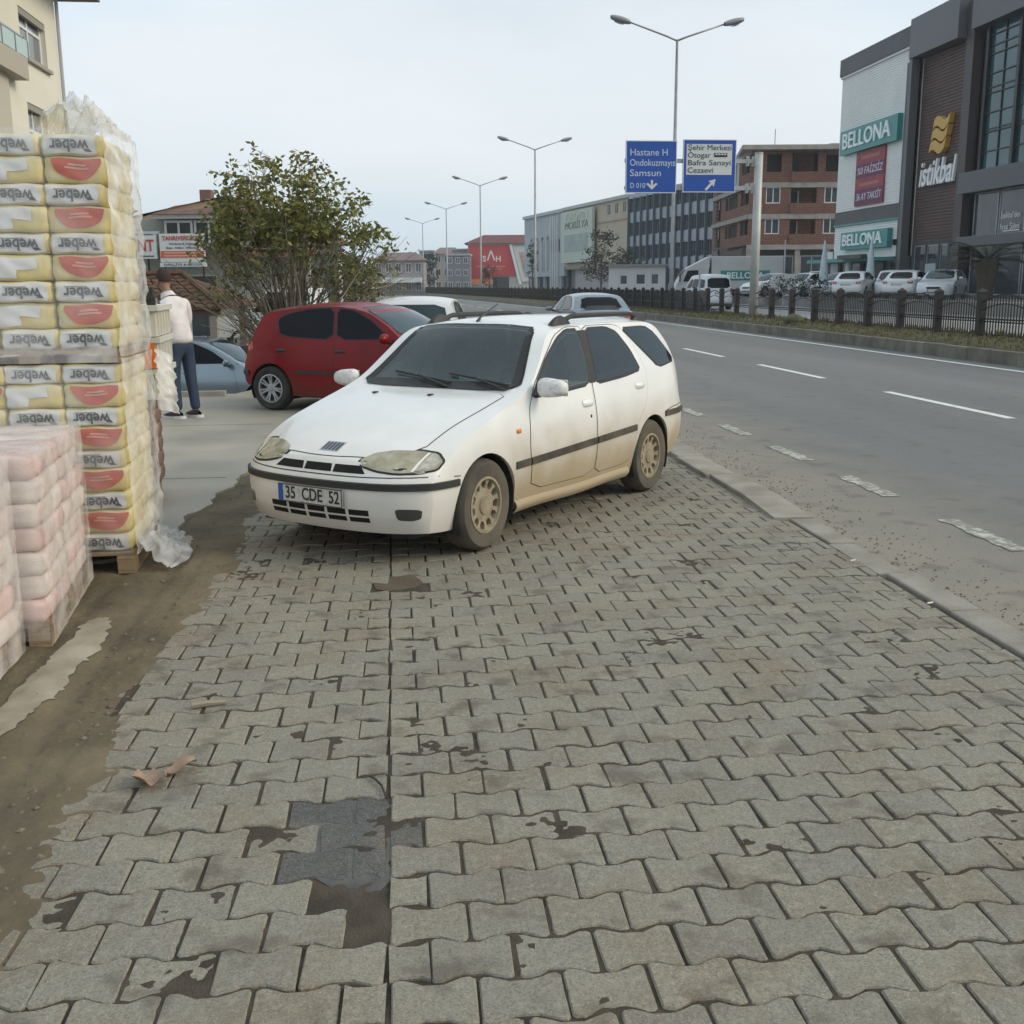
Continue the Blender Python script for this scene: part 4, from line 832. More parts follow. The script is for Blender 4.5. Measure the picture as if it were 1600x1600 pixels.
def shelter():
    b = thing('tiled_shelter', 'low open shelter with brown shingle roof beyond the yard', 'shelter', (-4.25, 23.1, -.7), R(-8))
    til = mat('shingle', (.17, .085, .06), .9, col2=(.10, .075, .05), scale=3, bump=.5, bscale=20)
    E0, E1, R0, R1 = (-2.3, -1.1, 1.93), (1.1, -1.1, 1.93), (-2.3, .55, 2.57), (-.15, .55, 2.57)
    MB().add([E0, E1, R1, R0, (1.1, 2.2, 1.93), (-2.3, 2.2, 1.93)], [(0, 1, 2, 3), (1, 4, 2), (4, 5, 3, 2)]).build('roof_deck', mat('deck_wood', (.13, .09, .065), .9), b)
    q = random.Random(9); n = 9
    def rows(A0, A1, B0, B1, nt):
        for i in range(n):
            mb = MB(); u0, u1 = i/n, (i+1.25)/n
            a0, a1 = Vector(A0).lerp(Vector(B0), u0), Vector(A1).lerp(Vector(B1), u0); c0, c1 = Vector(A0).lerp(Vector(B0), min(1, u1)), Vector(A1).lerp(Vector(B1), min(1, u1)); k = max(2, int((a1-a0).length/.26))
            for j in range(k):
                f0, f1 = j/k+.008, (j+1)/k-.008; up = Vector((0, 0, .05+q.uniform(0, .02))); dn = Vector((0, 0, .018)); sg = Vector((0, 0, -.012+q.uniform(-.012, .012)))
                mb.add([a0.lerp(a1, f0)+up+sg, a0.lerp(a1, (f0+f1)/2)+up+Vector((0, 0, .02)), a0.lerp(a1, f1)+up+sg, c0.lerp(c1, f1)+dn, c0.lerp(c1, (f0+f1)/2)+dn+Vector((0, 0, .02)), c0.lerp(c1, f0)+dn, a0.lerp(a1, f0)+dn*.2, a0.lerp(a1, f1)+dn*.2], [(0, 1, 4, 5), (1, 2, 3, 4), (6, 7, 2, 1, 0)])
            mb.build('tile_row', til, b, fix=False)
    rows(E0, E1, R0, R1, 12); rows(E1, (1.1, 2.2, 1.93), R1, Vector(R1)+Vector((0, .02, 0)), 10)
    MB().tube([Vector(E1)+Vector((0, 0, .06)), Vector(R1)+Vector((0, 0, .07)), Vector(R0)+Vector((0, 0, .07))], .06, 6).build('ridge_tiles', til, b)
    for x, y in ((.9, -.95), (.9, 1.1), (-1.5, -.95), (-1.5, 1.1)): MB().box(x-.07, x+.07, y-.07, y+.07, 0, 2.0).build('post', mat('post_wood', (.32, .29, .25), .85), b)
    MB().box(-1.6, 1.05, -1.03, -.93, 1.82, 1.95).build('beam', mat('deck_wood', (.13, .09, .065), .9), b)
    MB().box(-1.5, .95, -.9, -.5, .4, .48).build('counter', mat('counter_brown', (.16, .10, .08), .8), b)
shelter()
w_ = thing('low_wall', 'low brown garden wall beyond the silver blue car', 'wall', (-6.5, 22.0, -.7), R(-6))
MB().box(0, 4.6, 0, .25, 0, 1.25).build('wall', mat('brown_wall', (.17, .11, .10), .85, col2=(.13, .085, .075), scale=2), w_); MB().box(4.6, 5.4, .0, .3, 0, 1.35).build('pier', mat('grey_pier', (.33, .31, .27), .9), w_)
b_ = thing('gate_hut', 'small white hut with dark windows beyond the median fence', 'hut', (22.9, 117, .46), R(-14))
wall(b_, 6.0, 3.1, [(1.2, 2.0, 1.2, 2.2), (2.9, 3.9, 1.2, 2.3), (4.5, 5.3, 1.2, 2.3)], mat('hut_white', (.6, .6, .57), .8), 'wall'); core(b_, .2, 5.8, .5, 4, 0, 3.0, W_DARK, 'inner_wall'); MB().box(-.3, 6.3, -.4, 4.2, 3.1, 3.3).build('roof', mat('hut_roof', (.25, .26, .27), .8), b_)
for x0, x1, z1 in ((1.2, 2.0, 2.2), (2.9, 3.9, 2.3), (4.5, 5.3, 2.3)): window(b_, x0, x1, 1.2, z1, .1, PVC, W_GLASS, .07, 0)
# ================================================================ plants
def leaf_material(name, c1, c2, c3):
    m = bpy.data.materials.new(name); m.use_nodes = True; n = m.node_tree; N = n.nodes; L = n.links; b = N['Principled BSDF']; b.inputs['Roughness'].default_value = .55
    g = N.new('ShaderNodeNewGeometry'); r_ = N.new('ShaderNodeValToRGB'); r_.color_ramp.elements[0].color = (*c1, 1); r_.color_ramp.elements[1].color = (*c3, 1); e = r_.color_ramp.elements.new(.55); e.color = (*c2, 1)
    L.new(g.outputs['Random Per Island'], r_.inputs[0]); L.new(r_.outputs[0], b.inputs['Base Color'])
    t = N.new('ShaderNodeBsdfTranslucent'); L.new(r_.outputs[0], t.inputs['Color']); mx_ = N.new('ShaderNodeMixShader'); mx_.inputs[0].default_value = .25
    L.new(b.outputs[0], mx_.inputs[1]); L.new(t.outputs[0], mx_.inputs[2]); L.new(mx_.outputs[0], N['Material Output'].inputs['Surface']); return m
BARK = mat('bark', (.16, .135, .10), .9, col2=(.10, .085, .065), scale=12)
def leaves(mb, c, n, rad, size, q, flat=.6):
    for _ in range(n):
        p = Vector((q.gauss(0, rad), q.gauss(0, rad), q.gauss(0, rad*.75)))+Vector(c)
        d = Vector((q.uniform(-1, 1), q.uniform(-1, 1), q.uniform(-.9, .5))).normalized(); s = d.orthogonal().normalized(); s.rotate(Matrix.Rotation(q.uniform(0, 6.28), 3, d))
        l = size*q.uniform(.7, 1.3); w = l*.26
        mb.add([p, p+d*l*.45+s*w, p+d*l, p+d*l*.45-s*w], [(0, 1, 2, 3)])
def big_shrub():
    q = random.Random(21); t = thing('shrub_tree', 'many stemmed leafy tree standing behind the red hatchback', 'tree', (-1.75, 19.6, -.03))
    env = [(-1.45, 2.85), (-1.15, 3.4), (-.9, 3.75), (-.65, 4.0), (-.38, 4.15), (-.1, 4.0), (.15, 3.95), (.4, 4.1), (.6, 4.05), (.85, 3.75), (.98, 3.3), (1.15, 2.9), (1.38, 3.05), (1.55, 2.75), (1.7, 2.4), (1.6, 2.0), (-1.3, 2.3), (-1.0, 3.0), (-.5, 3.5), (.1, 3.4), (.5, 3.5), (.8, 3.0), (0, 3.0), (-.6, 2.9), (1.2, 2.3)]
    st_ = MB(); cr = MB(); cd = MB(); n = 0
    for i in range(74):
        ex, ez = env[i % len(env)]; ex += q.gauss(0, .10); ez = ez*.90+q.gauss(0, .10)-(.25 if i > 50 else 0); ey = q.uniform(-1, 1)*1.1*math.sqrt(max(.05, 1-(ex/1.9)**2)); bx, by = q.gauss(0, .14), q.gauss(0, .14)
        k = q.uniform(.25, .5); mid = (bx+(ex-bx)*k*.8+q.gauss(0, .06), by+(ey-by)*k*.8, ez*(.42+.2*q.random())); m2 = (bx+(ex-bx)*.8, by+(ey-by)*.8, ez*.80)
        P = [(bx, by, 0), mid, m2, (ex, ey, ez)]; r0 = q.uniform(.012, .026); st_.tube(P, [r0, r0*.75, r0*.45, .004], 5, caps=False)
        for j in range(9):
            u = q.uniform(.62, 1.0)**.8; a, b = (mid, m2) if u < .8 else (m2, (ex, ey, ez)); f = (u-.5)/.3 if u < .8 else (u-.8)/.2
            c = [a[h]+(b[h]-a[h])*f for h in range(3)]; tip = [c[0]+q.gauss(0, .16), c[1]+q.gauss(0, .16), c[2]+q.uniform(-.05, .22)]
            st_.tube([c, tip], [.005, .002], 4, caps=False)
            leaves(cr, tip, q.randint(10, 20) if tip[2] > 2.4 else q.randint(2, 7), .08, .108, q)
    for i in range(80):       # thin bare shoots and fine dark foliage low on the left
        x = q.uniform(-1.0, -.1); z = q.uniform(.35, 2.2); leaves(cd, (x, q.uniform(-.2, .9), z), q.randint(12, 26), .14, .045, q)
    for i in range(110):
        x = q.uniform(-.6, 1.6); z = q.uniform(.2, 2.0); leaves(cd, (x, q.uniform(-.5, .8), z), q.randint(8, 18), .16, .055, q)
    for i in range(120):
        a = q.uniform(-1.4, 1.4); l = q.uniform(1.2, 3.0); st_.tube([(q.gauss(0, .2), q.gauss(0, .2), .1), (math.sin(a)*l*.5, q.gauss(0, .4), l*.55), (math.sin(a)*l*.85, q.gauss(0, .6), l*math.cos(a)*.5+l*.55)], [.011, .008, .003], 4, caps=False)
    st_.build('stems', mat('pale_bark', (.24, .205, .15), .9, col2=(.16, .135, .10), scale=10), t, fix=False, kind='stuff')
    cr.build('crown', leaf_material('leaf_olive', (.09, .11, .025), (.17, .18, .042), (.29, .25, .065)), t, fix=False, kind='stuff')
    cd.build('undergrowth', leaf_material('leaf_dark', (.03, .036, .014), (.06, .06, .025), (.12, .10, .05)), t, fix=False, kind='stuff')
    MB().tube([(0, 0, -.1), (.02, 0, .25)], [.16, .12], 8).build('trunk', BARK, t)
big_shrub()
def tree(label, loc, h, rx, cols, seed, n=60, leaf=.22, per=26, trunk=.3, name='tree', zbase=.25, group=None):
    q = random.Random(seed); t = thing(name, label, 'tree', loc, 0, group); c = MB(); s = MB()
    s.tube([(0, 0, -.2), (.05*h*.1, 0, h*.35), (0, 0, h*.8)], [trunk*.5, trunk*.35, .02], 7)
    for i in range(n):
        u = q.random(); z = h*(zbase+(1-zbase)*u); rr_ = rx*math.sqrt(max(0, 1-((u-.42)/.62)**2)); a = q.uniform(0, 6.28); r_ = rr_*math.sqrt(q.random()); p = (r_*math.cos(a), r_*math.sin(a), z)
        if i % 3 == 0: s.tube([(0, 0, z*.6), p], [trunk*.12, .01], 4, caps=False)
        leaves(c, p, per, rx*.16, leaf, q)
    s.build('trunk', BARK, t, fix=False); c.build('crown', leaf_material('leaf_'+str(seed), *cols), t, fix=False, kind='stuff'); return t
DKG = ((.012, .02, .01), (.025, .035, .015), (.05, .05, .02)); MIDG = ((.03, .045, .018), (.05, .06, .022), (.09, .08, .03)); BRN = ((.03, .028, .015), (.055, .045, .022), (.10, .07, .03))
tree('brown green tree in front of the cream building wall', (26.4, 140, .46), 7.6, 2.3, BRN, 31, 60, .35, 22)
tree('dark round tree left of the white gate hut', (27.6, 132, .46), 5.5, 1.7, DKG, 32, 40, .3, 22)
tree('dark evergreen directly behind the white gate hut', (27.2, 124, .46), 4.6, 2.2, DKG, 33, 50, .28, 22)
tree('small street tree between the two lamp rows far off', (14.5, 168, .4), 4.2, 1.3, MIDG, 34, 30, .3, 20)
tree('slender dark tree by the arched windows', (21.6, 172, .46), 7.5, .9, DKG, 35, 30, .3, 22)
tree('distant dark tree left of the awning building', (-6.5, 150, -.3), 6.0, 2.6, MIDG, 36, 50, .4, 22)
tree('distant tree right of the awning building', (7.0, 215, .3), 7.5, 1.9, DKG, 37, 40, .45, 22)
tree('round dark tree at the roof line far left', (-17, 70, -.7), 7.6, 2.2, DKG, 38, 50, .3, 22)
tree('distant bushy tree beyond the parked white car', (-4.0, 110, -.3), 4.6, 2.5, MIDG, 39, 50, .4, 22)
def hedge(label, pts, h, seed, loc):
    q = random.Random(seed); t = thing('hedge', label, 'hedge', loc); c = MB(); s = MB()
    for i in range(70):
        u = q.random(); a, b = Vector(pts[0]), Vector(pts[1]); p = a+(b-a)*u; p += Vector((q.gauss(0, .35), q.gauss(0, .35), q.uniform(.1, h))); leaves(c, p, 24, .16, .13, q)
        if i % 6 == 0: s.tube([(p.x, p.y, 0), p], [.02, .006], 4, caps=False)
    s.build('stems', BARK, t, fix=False, kind='stuff'); c.build('foliage', leaf_material('hedge_'+str(seed), *DKG), t, fix=False, kind='stuff')
hedge('dark clipped hedge along the parking lot edge', ((-3.1, 1.6, 0), (2.6, -2.2, 0)), 1.0, 41, (24.3, 59.5, .85))
def palm():
    q = random.Random(8); t = thing('palm_tree', 'short dark palm with spreading fronds before the glass showroom', 'palm', (26.2, 46.9, .85)); c = MB()
    MB().lathe([(.36, -.1), (.34, .5), (.42, 1.1), (.5, 1.6), (.4, 1.8)], 12).build('trunk', mat('palm_trunk', (.07, .055, .04), .95, bump=1, bscale=12, bdist=.05), t)
    fm = leaf_material('palm_leaf', (.012, .022, .010), (.02, .032, .014), (.035, .04, .02))
    for i in range(34):
        a = q.uniform(0, 6.28); el = q.uniform(.15, 1.35); l = q.uniform(1.5, 2.1); fr = MB(); P = []
        for k in range(9):
            u = k/8; e = el-.9*u*u; P.append(Vector((math.cos(a)*l*u*math.cos(el*.8-.3*u), math.sin(a)*l*u*math.cos(el*.8-.3*u), 1.65+l*u*math.sin(el)-.75*u*u*l*.55)))
        fr.tube(P, [.03-.0028*k for k in range(9)], 4, caps=False)
        for k in range(1, 9):
            for s in (-1, 1):
                for f in (0, .5):
                    p = P[k-1].lerp(P[k], f); d = (P[k]-P[k-1]).normalized(); sd = d.cross(Vector((0, 0, 1))).normalized()*s; ll = .42*math.sin(math.pi*min(.95, (k+f)/9+.1))
                    fr.add([p-d*.02, p+d*.02, p+sd*ll+d*ll*.6-Vector((0, 0, .10))], [(0, 1, 2)])
        fr.build('frond', fm, t, fix=False)
palm()
# ================================================================ fence, lamps, signs
FENCE = mat('fence_brown', (.018, .015, .014), .6, col2=(.030, .024, .021), scale=4)
def fence():
    t = thing('median_fence', 'dark arched iron fence running along the grassed median', 'fence', (0, 0, 0)); rr = random.Random(12); far = MB()
    bar = MB().box(-.011, .011, -.011, .011, 0, 1).mesh('bar'); bar.materials.append(FENCE); Z = .40; nb = 0
    post = MB().box(-.085, .085, -.085, .085, -.35, 1.03).add([(-.10, -.10, 1.03), (.10, -.10, 1.03), (.10, .10, 1.03), (-.10, .10, 1.03), (0, 0, 1.12)], [(3, 2, 1, 0), (0, 1, 4), (1, 2, 4), (2, 3, 4), (3, 0, 4)]).mesh('post'); post.materials.append(FENCE)
    for k in range(-3, 110):
        y0 = 24.45+2.055*k; y1 = y0+2.055; x0, x1 = 13.6+bend(y0), 13.6+bend(y1)
        if k < 50: inst('post', post, t, (x0, y0, Z), (0, 0, R(rr.uniform(-2, 2))))
        else: far.add([Vector((x0, y0, Z))+v.co for v in post.vertices], [tuple(p.vertices) for p in post.polygons])
        def at(u, z): return (x0+(x1-x0)*u, y0+(y1-y0)*u, Z+z)
        arch = lambda u, c, h: c+h*(1-(2*u-1)**2)
        us = np.linspace(.04, .96, 9)
        rails = [('arch_rail', [at(u, arch(u, .78, .20)) for u in us], .020), ('arch_rail', [at(u, arch(u, .60, .17)) for u in us], .016),
                 ('rail', [at(u, .42) for u in (.04, .96)], .026), ('rail', [at(u, .36) for u in (.04, .96)], .020), ('rail', [at(u, .07) for u in (.04, .96)], .020)]
        for nm, P, r_ in rails:
            if k < 34: MB().tube(P, r_, 4, caps=True).build(nm, FENCE, t, fix=False)
            else: far.tube(P, r_, 4, caps=False)
        if 5 <= k <= 10: continue       # bars broken out here
        for i in range(1, 16):
            u = .04+.92*i/16; top = arch(u, .78, .20)-.0; z0 = .03
            if k < 5 or (k < 16 and i % 2): 
                if nb < 280: p = at(u, z0); inst('bar', bar, t, p, (0, 0, 0), (1, 1, top-z0)); nb += 1; continue
            p = at(u, z0); far.box(p[0]-.012, p[0]+.012, p[1]-.012, p[1]+.012, p[2], p[2]+top-z0)
    far.build('fence_run', FENCE, t, fix=False, kind='stuff')
fence()
GALV = mat('galvanised', (.34, .35, .355), .45, .6, col2=(.27, .28, .285), scale=3)
GALV_L = mat('pale_galvanised', (.50, .505, .49), .55, .3, col2=(.42, .42, .40), scale=2)
def lamp(label, x, y, zb, h=12.75):
    t = thing('street_lamp', label, 'street lamp', (x, y, zb), math.atan2(-(bend(y+1)-bend(y)), 1), 'lamps along the median')
    MB().tube([(0, 0, -.3), (0, 0, 1.2), (0, 0, h)], [.14, .125, .06], 10).build('pole', GALV, t, smooth=True)
    MB().lathe([(.25, -.02), (.25, .03), (.16, .06)], 10).build('base_plate', GALV, t)
    for s in (-1, 1):
        MB().tube([(0, 0, h-.05), (s*.5, 0, h+.14), (s*2.45, 0, h+.78)], [.05, .045, .035], 8).build('arm', GALV, t, smooth=True)
        hd = MB().grid(lambda u, v: (s*(2.30+.95*u), .22*math.sin(2*math.pi*v)*math.sin(math.pi*(.05+.9*u))**.3, h+.74+.22*u+.15*math.cos(2*math.pi*v)*math.sin(math.pi*(.05+.9*u))**.3), 10, 12).build('lamp_head', mat('lamp_grey', (.30, .31, .32), .45, .3), t, smooth=True)
        MB().grid(lambda u, v: (s*(2.62+.45*u), (v-.5)*.22, h+.64+.12*u-.05*math.sin(math.pi*u)*math.sin(math.pi*v)), 6, 4).build('lamp_glass', mat('lamp_glass', (.6, .6, .58), .2), hd, smooth=True)
for (x, y), l in zip(((13.9, 54.6), (12.52, 97.6), (10.46, 132.2), (8.37, 172), (5.8, 211.3)), ('nearest tall twin arm street lamp rising beside the blue signs', 'second twin arm street lamp left of the pale arched building', 'third twin arm street lamp in front of the red hoarding', 'fourth twin arm street lamp left of the red hoarding', 'farthest faint twin arm street lamp above the distant roofs')):
    lamp(l, x, y, .4)
def gantry():
    t = thing('direction_sign', 'overhead blue direction signs on a grey post with two arms', 'road sign', (13.54, 40.7, .40))
    Zb = .40; blue = mat('sign_blue', (.012, .075, .36), .4); white = mat('sign_face_white', (.62, .63, .60), .45); edge_ = mat('sign_edge', (.60, .62, .66), .4)
    MB().tube([(0, 0, -.4), (0, 0, 5.95)], [.17, .15], 12).build('post', GALV_L, t, smooth=True)
    MB().lathe([(.16, 5.95), (.16, 5.98), (.02, 6.0)], 12).build('post_cap', GALV_L, t)
    for z in (5.68, 4.72): MB().box(-5.0, -.1, .06, .18, z-.07, z+.07).build('arm', GALV_L, t)
    for x in (-.42, -.20):
        for z in (5.68, 4.72): MB().box(x, x+.07, .02, .22, z-.17, z+.17).build('clamp', GALV_L, t)
    MB().tube([(-.75, .12, 4.75), (-.75, .12, 5.65)], .05, 6).build('brace', GALV_L, t); MB().tube([(-1.6, .12, 4.8), (-.8, .12, 5.6)], .045, 6).build('brace', GALV_L, t)
    for x0, x1, z0, z1, kind in ((-4.99, -3.10, 4.53, 6.37, 'L'), (-2.86, -.87, 4.56, 6.42, 'R')):
        s = MB().box(x0, x1, -.02, .05, z0, z1).build('sign_panel', blue, t); e = .03
        for a in ((x0, x1, z1-e, z1), (x0, x1, z0, z0+e), (x0, x0+e, z0+e, z1-e), (x1-e, x1, z0+e, z1-e)): MB().box(a[0], a[1], -.03, -.019, a[2], a[3]).build('sign_border', edge_, s)
        if kind == 'L':
            for i, tx in enumerate(('Hastane H', 'Ondokuzmayıs', 'Samsun')): lettering(tx, .34, mat('sign_text_pale', (.55, .62, .75), .5), s, (x0+.14, -.03, z1-.42-.36*i), depth=.006, align='LEFT', width=(1.38, 1.68, 1.15)[i])
            lettering('D 010', .26, MATS['sign_text_pale'], s, (x0+.16, -.03, z0+.26), depth=.006, align='LEFT', width=.55)
            MB().prism_y([(x0+.98, z0+.12), (x0+1.2, z0+.33), (x0+1.12, z0+.36), (x0+1.02, z0+.27), (x0+1.02, z0+.46), (x0+.94, z0+.46), (x0+.94, z0+.27), (x0+.84, z0+.36), (x0+.76, z0+.33)], -.03, -.018).build('arrow', white, s)
        else:
            p = MB().box(x0+.12, x1-.16, -.028, -.018, z0+.62, z1-.16).build('white_field', white, s)
            for i, (tx, w) in enumerate((('Şehir Merkezi', 1.62), ('Otogar', .85), ('Bafra Sanayi', 1.60), ('Cezaevi', .95))): lettering(tx, .27, mat('sign_text_black', (.03, .03, .035), .5), p, (x0+.16, -.034, z1-.29-.265*i), depth=.006, align='LEFT', width=w)
            bx = x0+1.15; MB().box(bx, bx+.5, -.036, -.027, z1-.615, z1-.47).build('bus_symbol', MATS['sign_text_black'], p)
            for k in range(4): MB().box(bx+.05+.11*k, bx+.13+.11*k, -.039, -.035, z1-.54, z1-.49).build('bus_window', white, p)
            c, u = (x0+.88, z0+.10), .38; rot = lambda a, b: (c[0]+(a*.7071-b*.7071)*-1+.0, c[1]+(a*.7071+b*.7071)) if False else (c[0]+a*.72+b*.69, c[1]-a*.69+b*.72)
            MB().prism_y([rot(*q) for q in ((-.045, -.02), (.045, -.02), (.045, .30), (.15, .27), (0, .52), (-.15, .27), (-.045, .30))], -.03, -.018).build('arrow', white, s)
gantry()
def pole_sign(label, x, y, z, h, r_=.04):
    t = thing('sign_post', label, 'post', (x, y, z)); MB().tube([(0, 0, -.2), (0, 0, h)], r_, 8).build('post', GALV_L, t); MB().lathe([(r_*1.05, h), (.002, h+.03)], 8).build('cap', GALV_L, t)
    return t
pole_sign('thin pale post on the median left of the small van', 13.9, 49.5, .4, 1.75)
s_ = pole_sign('white flat sign plate on a post by the parking lot', 23.1, 64.0, .46, 3.7, .05); MB().box(-.75, .75, -.06, -.04, .9, 1.75).build('plate', mat('plate_pale', (.62, .63, .62), .5), s_)
for lb, x, y, h in (('tall folded pale parasol left of the showroom entrance', 25.2, 63.2, 3.2), ('tall folded pale parasol before the showroom entrance', 26.9, 60.6, 3.2)):
    t = thing('folded_parasol', lb, 'parasol', (x, y, .85), 0, 'folded parasols'); MB().lathe([(.06, .3), (.22, .5), (.26, 1.2), (.17, 2.2), (.05, h), (.001, h+.1)], 12).build('folded_canopy', mat('parasol_cloth', (.50, .58, .60), .7), t, smooth=True); MB().lathe([(.25, 0), (.25, .08), (.04, .1), (.035, .5)], 10).build('foot', GALV, t)
t = thing('kerb_boulder', 'mossy stone lying on the median grass near the fence', 'stone', (13.2, 35.6, .33)); q_ = random.Random(2)
MB().grid(lambda u, v: (.34*math.cos(6.283*u)*math.sin(math.pi*v)*(1+.12*math.sin(7*u+3*v)), .30*math.sin(6.283*u)*math.sin(math.pi*v), .13-.19*math.cos(math.pi*v)*(1+.15*math.sin(9*u))), 14, 8).build('stone', mat('mossy_stone', (.14, .13, .085), .95, col2=(.09, .10, .045), scale=6), t, smooth=True, weld=1e-4)
# ================================================================ vehicles
def shell_mesh(S, boolean=True):
    # lofted car body: x forward, y left, z up, origin on the ground under the front axle
    top, edge, bot, plan, belt = (pchip(S[k]) for k in ('top', 'edge', 'bot', 'plan', 'belt'))
    side = pchip(S['side']); nose = pchip(S['nose']); tail = pchip(S['tail'])
    x0, x1 = S['plan'][0][0], S['plan'][-1][0]
    NS, NT, NX = S.get('NS', 16), S.get('NT', 10), S.get('NX', 80)
    t = np.linspace(0, 1, NX); xs = x0+(x1-x0)*(t-.5*np.sin(2*np.pi*t)/(2*np.pi)*.9)
    tum = S['tumble']; nc, tcv = S['nose_curve'], S['tail_curve']; Lf, Lr = S.get('Lf', .75), S.get('Lr', .6); pw = S.get('crown', 2.4)
    def warp(X, y, z):
        wf = max(0, 1-(x0-X)/Lf)**2; wr = max(0, 1-(X-x1)/Lr)**2; q = min(1.0, abs(y)/.8)
        return X+wf*(nose(z)-nc[0]*q*q-nc[1]*q**5)+wr*(tail(z)+tcv[0]*q*q+tcv[1]*q**5)
    def section(X):
        zb, ze, zt, W, b = bot(X), edge(X), top(X), plan(X), belt(X)
        pts = []
        for j in range(NS+1):
            z = zb+(ze-zb)*j/NS
            if z <= b: y = W-side(z/b)
            else: y = W-side(1.0)-tum*(z-b)-.12*(z-b)**2
            pts.append((y, z))
        Ye = pts[-1][0]; zc = []
        for k in range(NT+1):
            y = Ye*(1-k/NT); zc.append((y, ze+(zt-ze)*(1-(1-k/NT)**pw)))
        return pts, zc
    mb = MB(); rings = []
    for X in xs:
        pts, zc = section(X)
        half = pts+zc[1:]
        full = half+[(-y, z) for y, z in reversed(half[:-1])]
        rings.append([(warp(X, y, z), y, z) for y, z in full])
    n = len(rings[0])
    for r_ in rings: mb.v += r_
    for i in range(len(rings)-1):
        for j in range(n-1): mb.f.append((i*n+j, i*n+j+1, (i+1)*n+j+1, (i+1)*n+j))
        mb.f.append((i*n+n-1, i*n, (i+1)*n, (i+1)*n+n-1))
    for X in (xs[0], xs[-1]):
        pts, zc = section(X); ze = pts[-1][1]
        def cap(u, v):
            k = u*2*NT; j = int(round(v*NS)); s = 1-k/NT
            y = pts[j][0]*s; cr = zc[int(round(k if k <= NT else 2*NT-k))][1]-ze
            z = pts[j][1]+cr*(j/NS)**6
            return (warp(X, y, z), y, z)
        mb.grid(cap, 2*NT, NS)
    return mb.mesh('body', smooth=True, weld=1e-4)
def cut_arches(me, arches, ywide=.9, depth=.26):
    o = bpy.data.objects.new('tmp_body', me); COL.objects.link(o); tmp = [o]
    for ax, az, r_ in arches:
        for sgn in (1, -1):
            c = MB().lathe([(0.0001, 0), (r_, 0), (r_, 1), (0.0001, 1)], 40, 'y').mesh('cut', weld=1e-3)
            co = bpy.data.objects.new('cut', c); COL.objects.link(co); tmp.append(co)
            co.location = (ax, ywide-depth-.0 if sgn > 0 else -ywide-1+depth+.0, az); co.scale = (1, 1, 1)
            if sgn > 0: co.location = (ax, ywide-depth-.12, az)
            else: co.location = (ax, -ywide+depth+.12-1, az)
            md = o.modifiers.new('b', 'BOOLEAN'); md.operation = 'DIFFERENCE'; md.object = co; md.solver = 'EXACT'
    dg = bpy.context.evaluated_depsgraph_get(); dg.update()
    m2 = bpy.data.meshes.new_from_object(o.evaluated_get(dg))
    for t_ in tmp: bpy.data.objects.remove(t_)
    m2.materials.clear()
    bm = bmesh.new(); bm.from_mesh(m2)
    for f in bm.faces: f.smooth = True
    for e in bm.edges:
        if len(e.link_faces) == 2 and e.calc_face_angle(0) > R(50): e.smooth = False
    bm.to_mesh(m2); bm.free()
    return m2
def bvh_of(me):
    bm = bmesh.new(); bm.from_mesh(me); b = BVHTree.FromBMesh(bm); bm.free(); return b
def chaikin(p, it=2, k=.15):
    for _ in range(it):
        q = []
        for i in range(len(p)):
            a, b = p[i], p[(i+1) % len(p)]
            q += [(a[0]+(b[0]-a[0])*k, a[1]+(b[1]-a[1])*k), (a[0]+(b[0]-a[0])*(1-k), a[1]+(b[1]-a[1])*(1-k))]
        p = q
    return p
def inset_poly(p, d):
    # move every edge inward by d (negative: outward)
    n = len(p); A = sum(p[i][0]*p[(i+1) % n][1]-p[(i+1) % n][0]*p[i][1] for i in range(n)); s = 1 if A > 0 else -1; q = []
    for i in range(n):
        a, b, c = Vector(p[i-1]), Vector(p[i]), Vector(p[(i+1) % n]); e1 = (b-a).normalized(); e2 = (c-b).normalized()
        n1 = Vector((-e1.y, e1.x))*s; n2 = Vector((-e2.y, e2.x))*s; m = (n1+n2)
        m = m/max(.35, m.length_squared/2) if m.length > 1e-6 else n1
        q.append((b.x+m.x*d, b.y+m.y*d))
    return q
VIEWS = {   # from which side an outline is laid onto the body: (point of (u, v), ray direction)
    'left': (lambda u, v: Vector((u, 3, v)), Vector((0, -1, 0))), 'right': (lambda u, v: Vector((u, -3, v)), Vector((0, 1, 0))),
    'front': (lambda u, v: Vector((4, u, v)), Vector((-1, 0, 0))), 'rear': (lambda u, v: Vector((-8, u, v)), Vector((1, 0, 0))),
    'top': (lambda u, v: Vector((u, v, 4)), Vector((0, 0, -1)))}
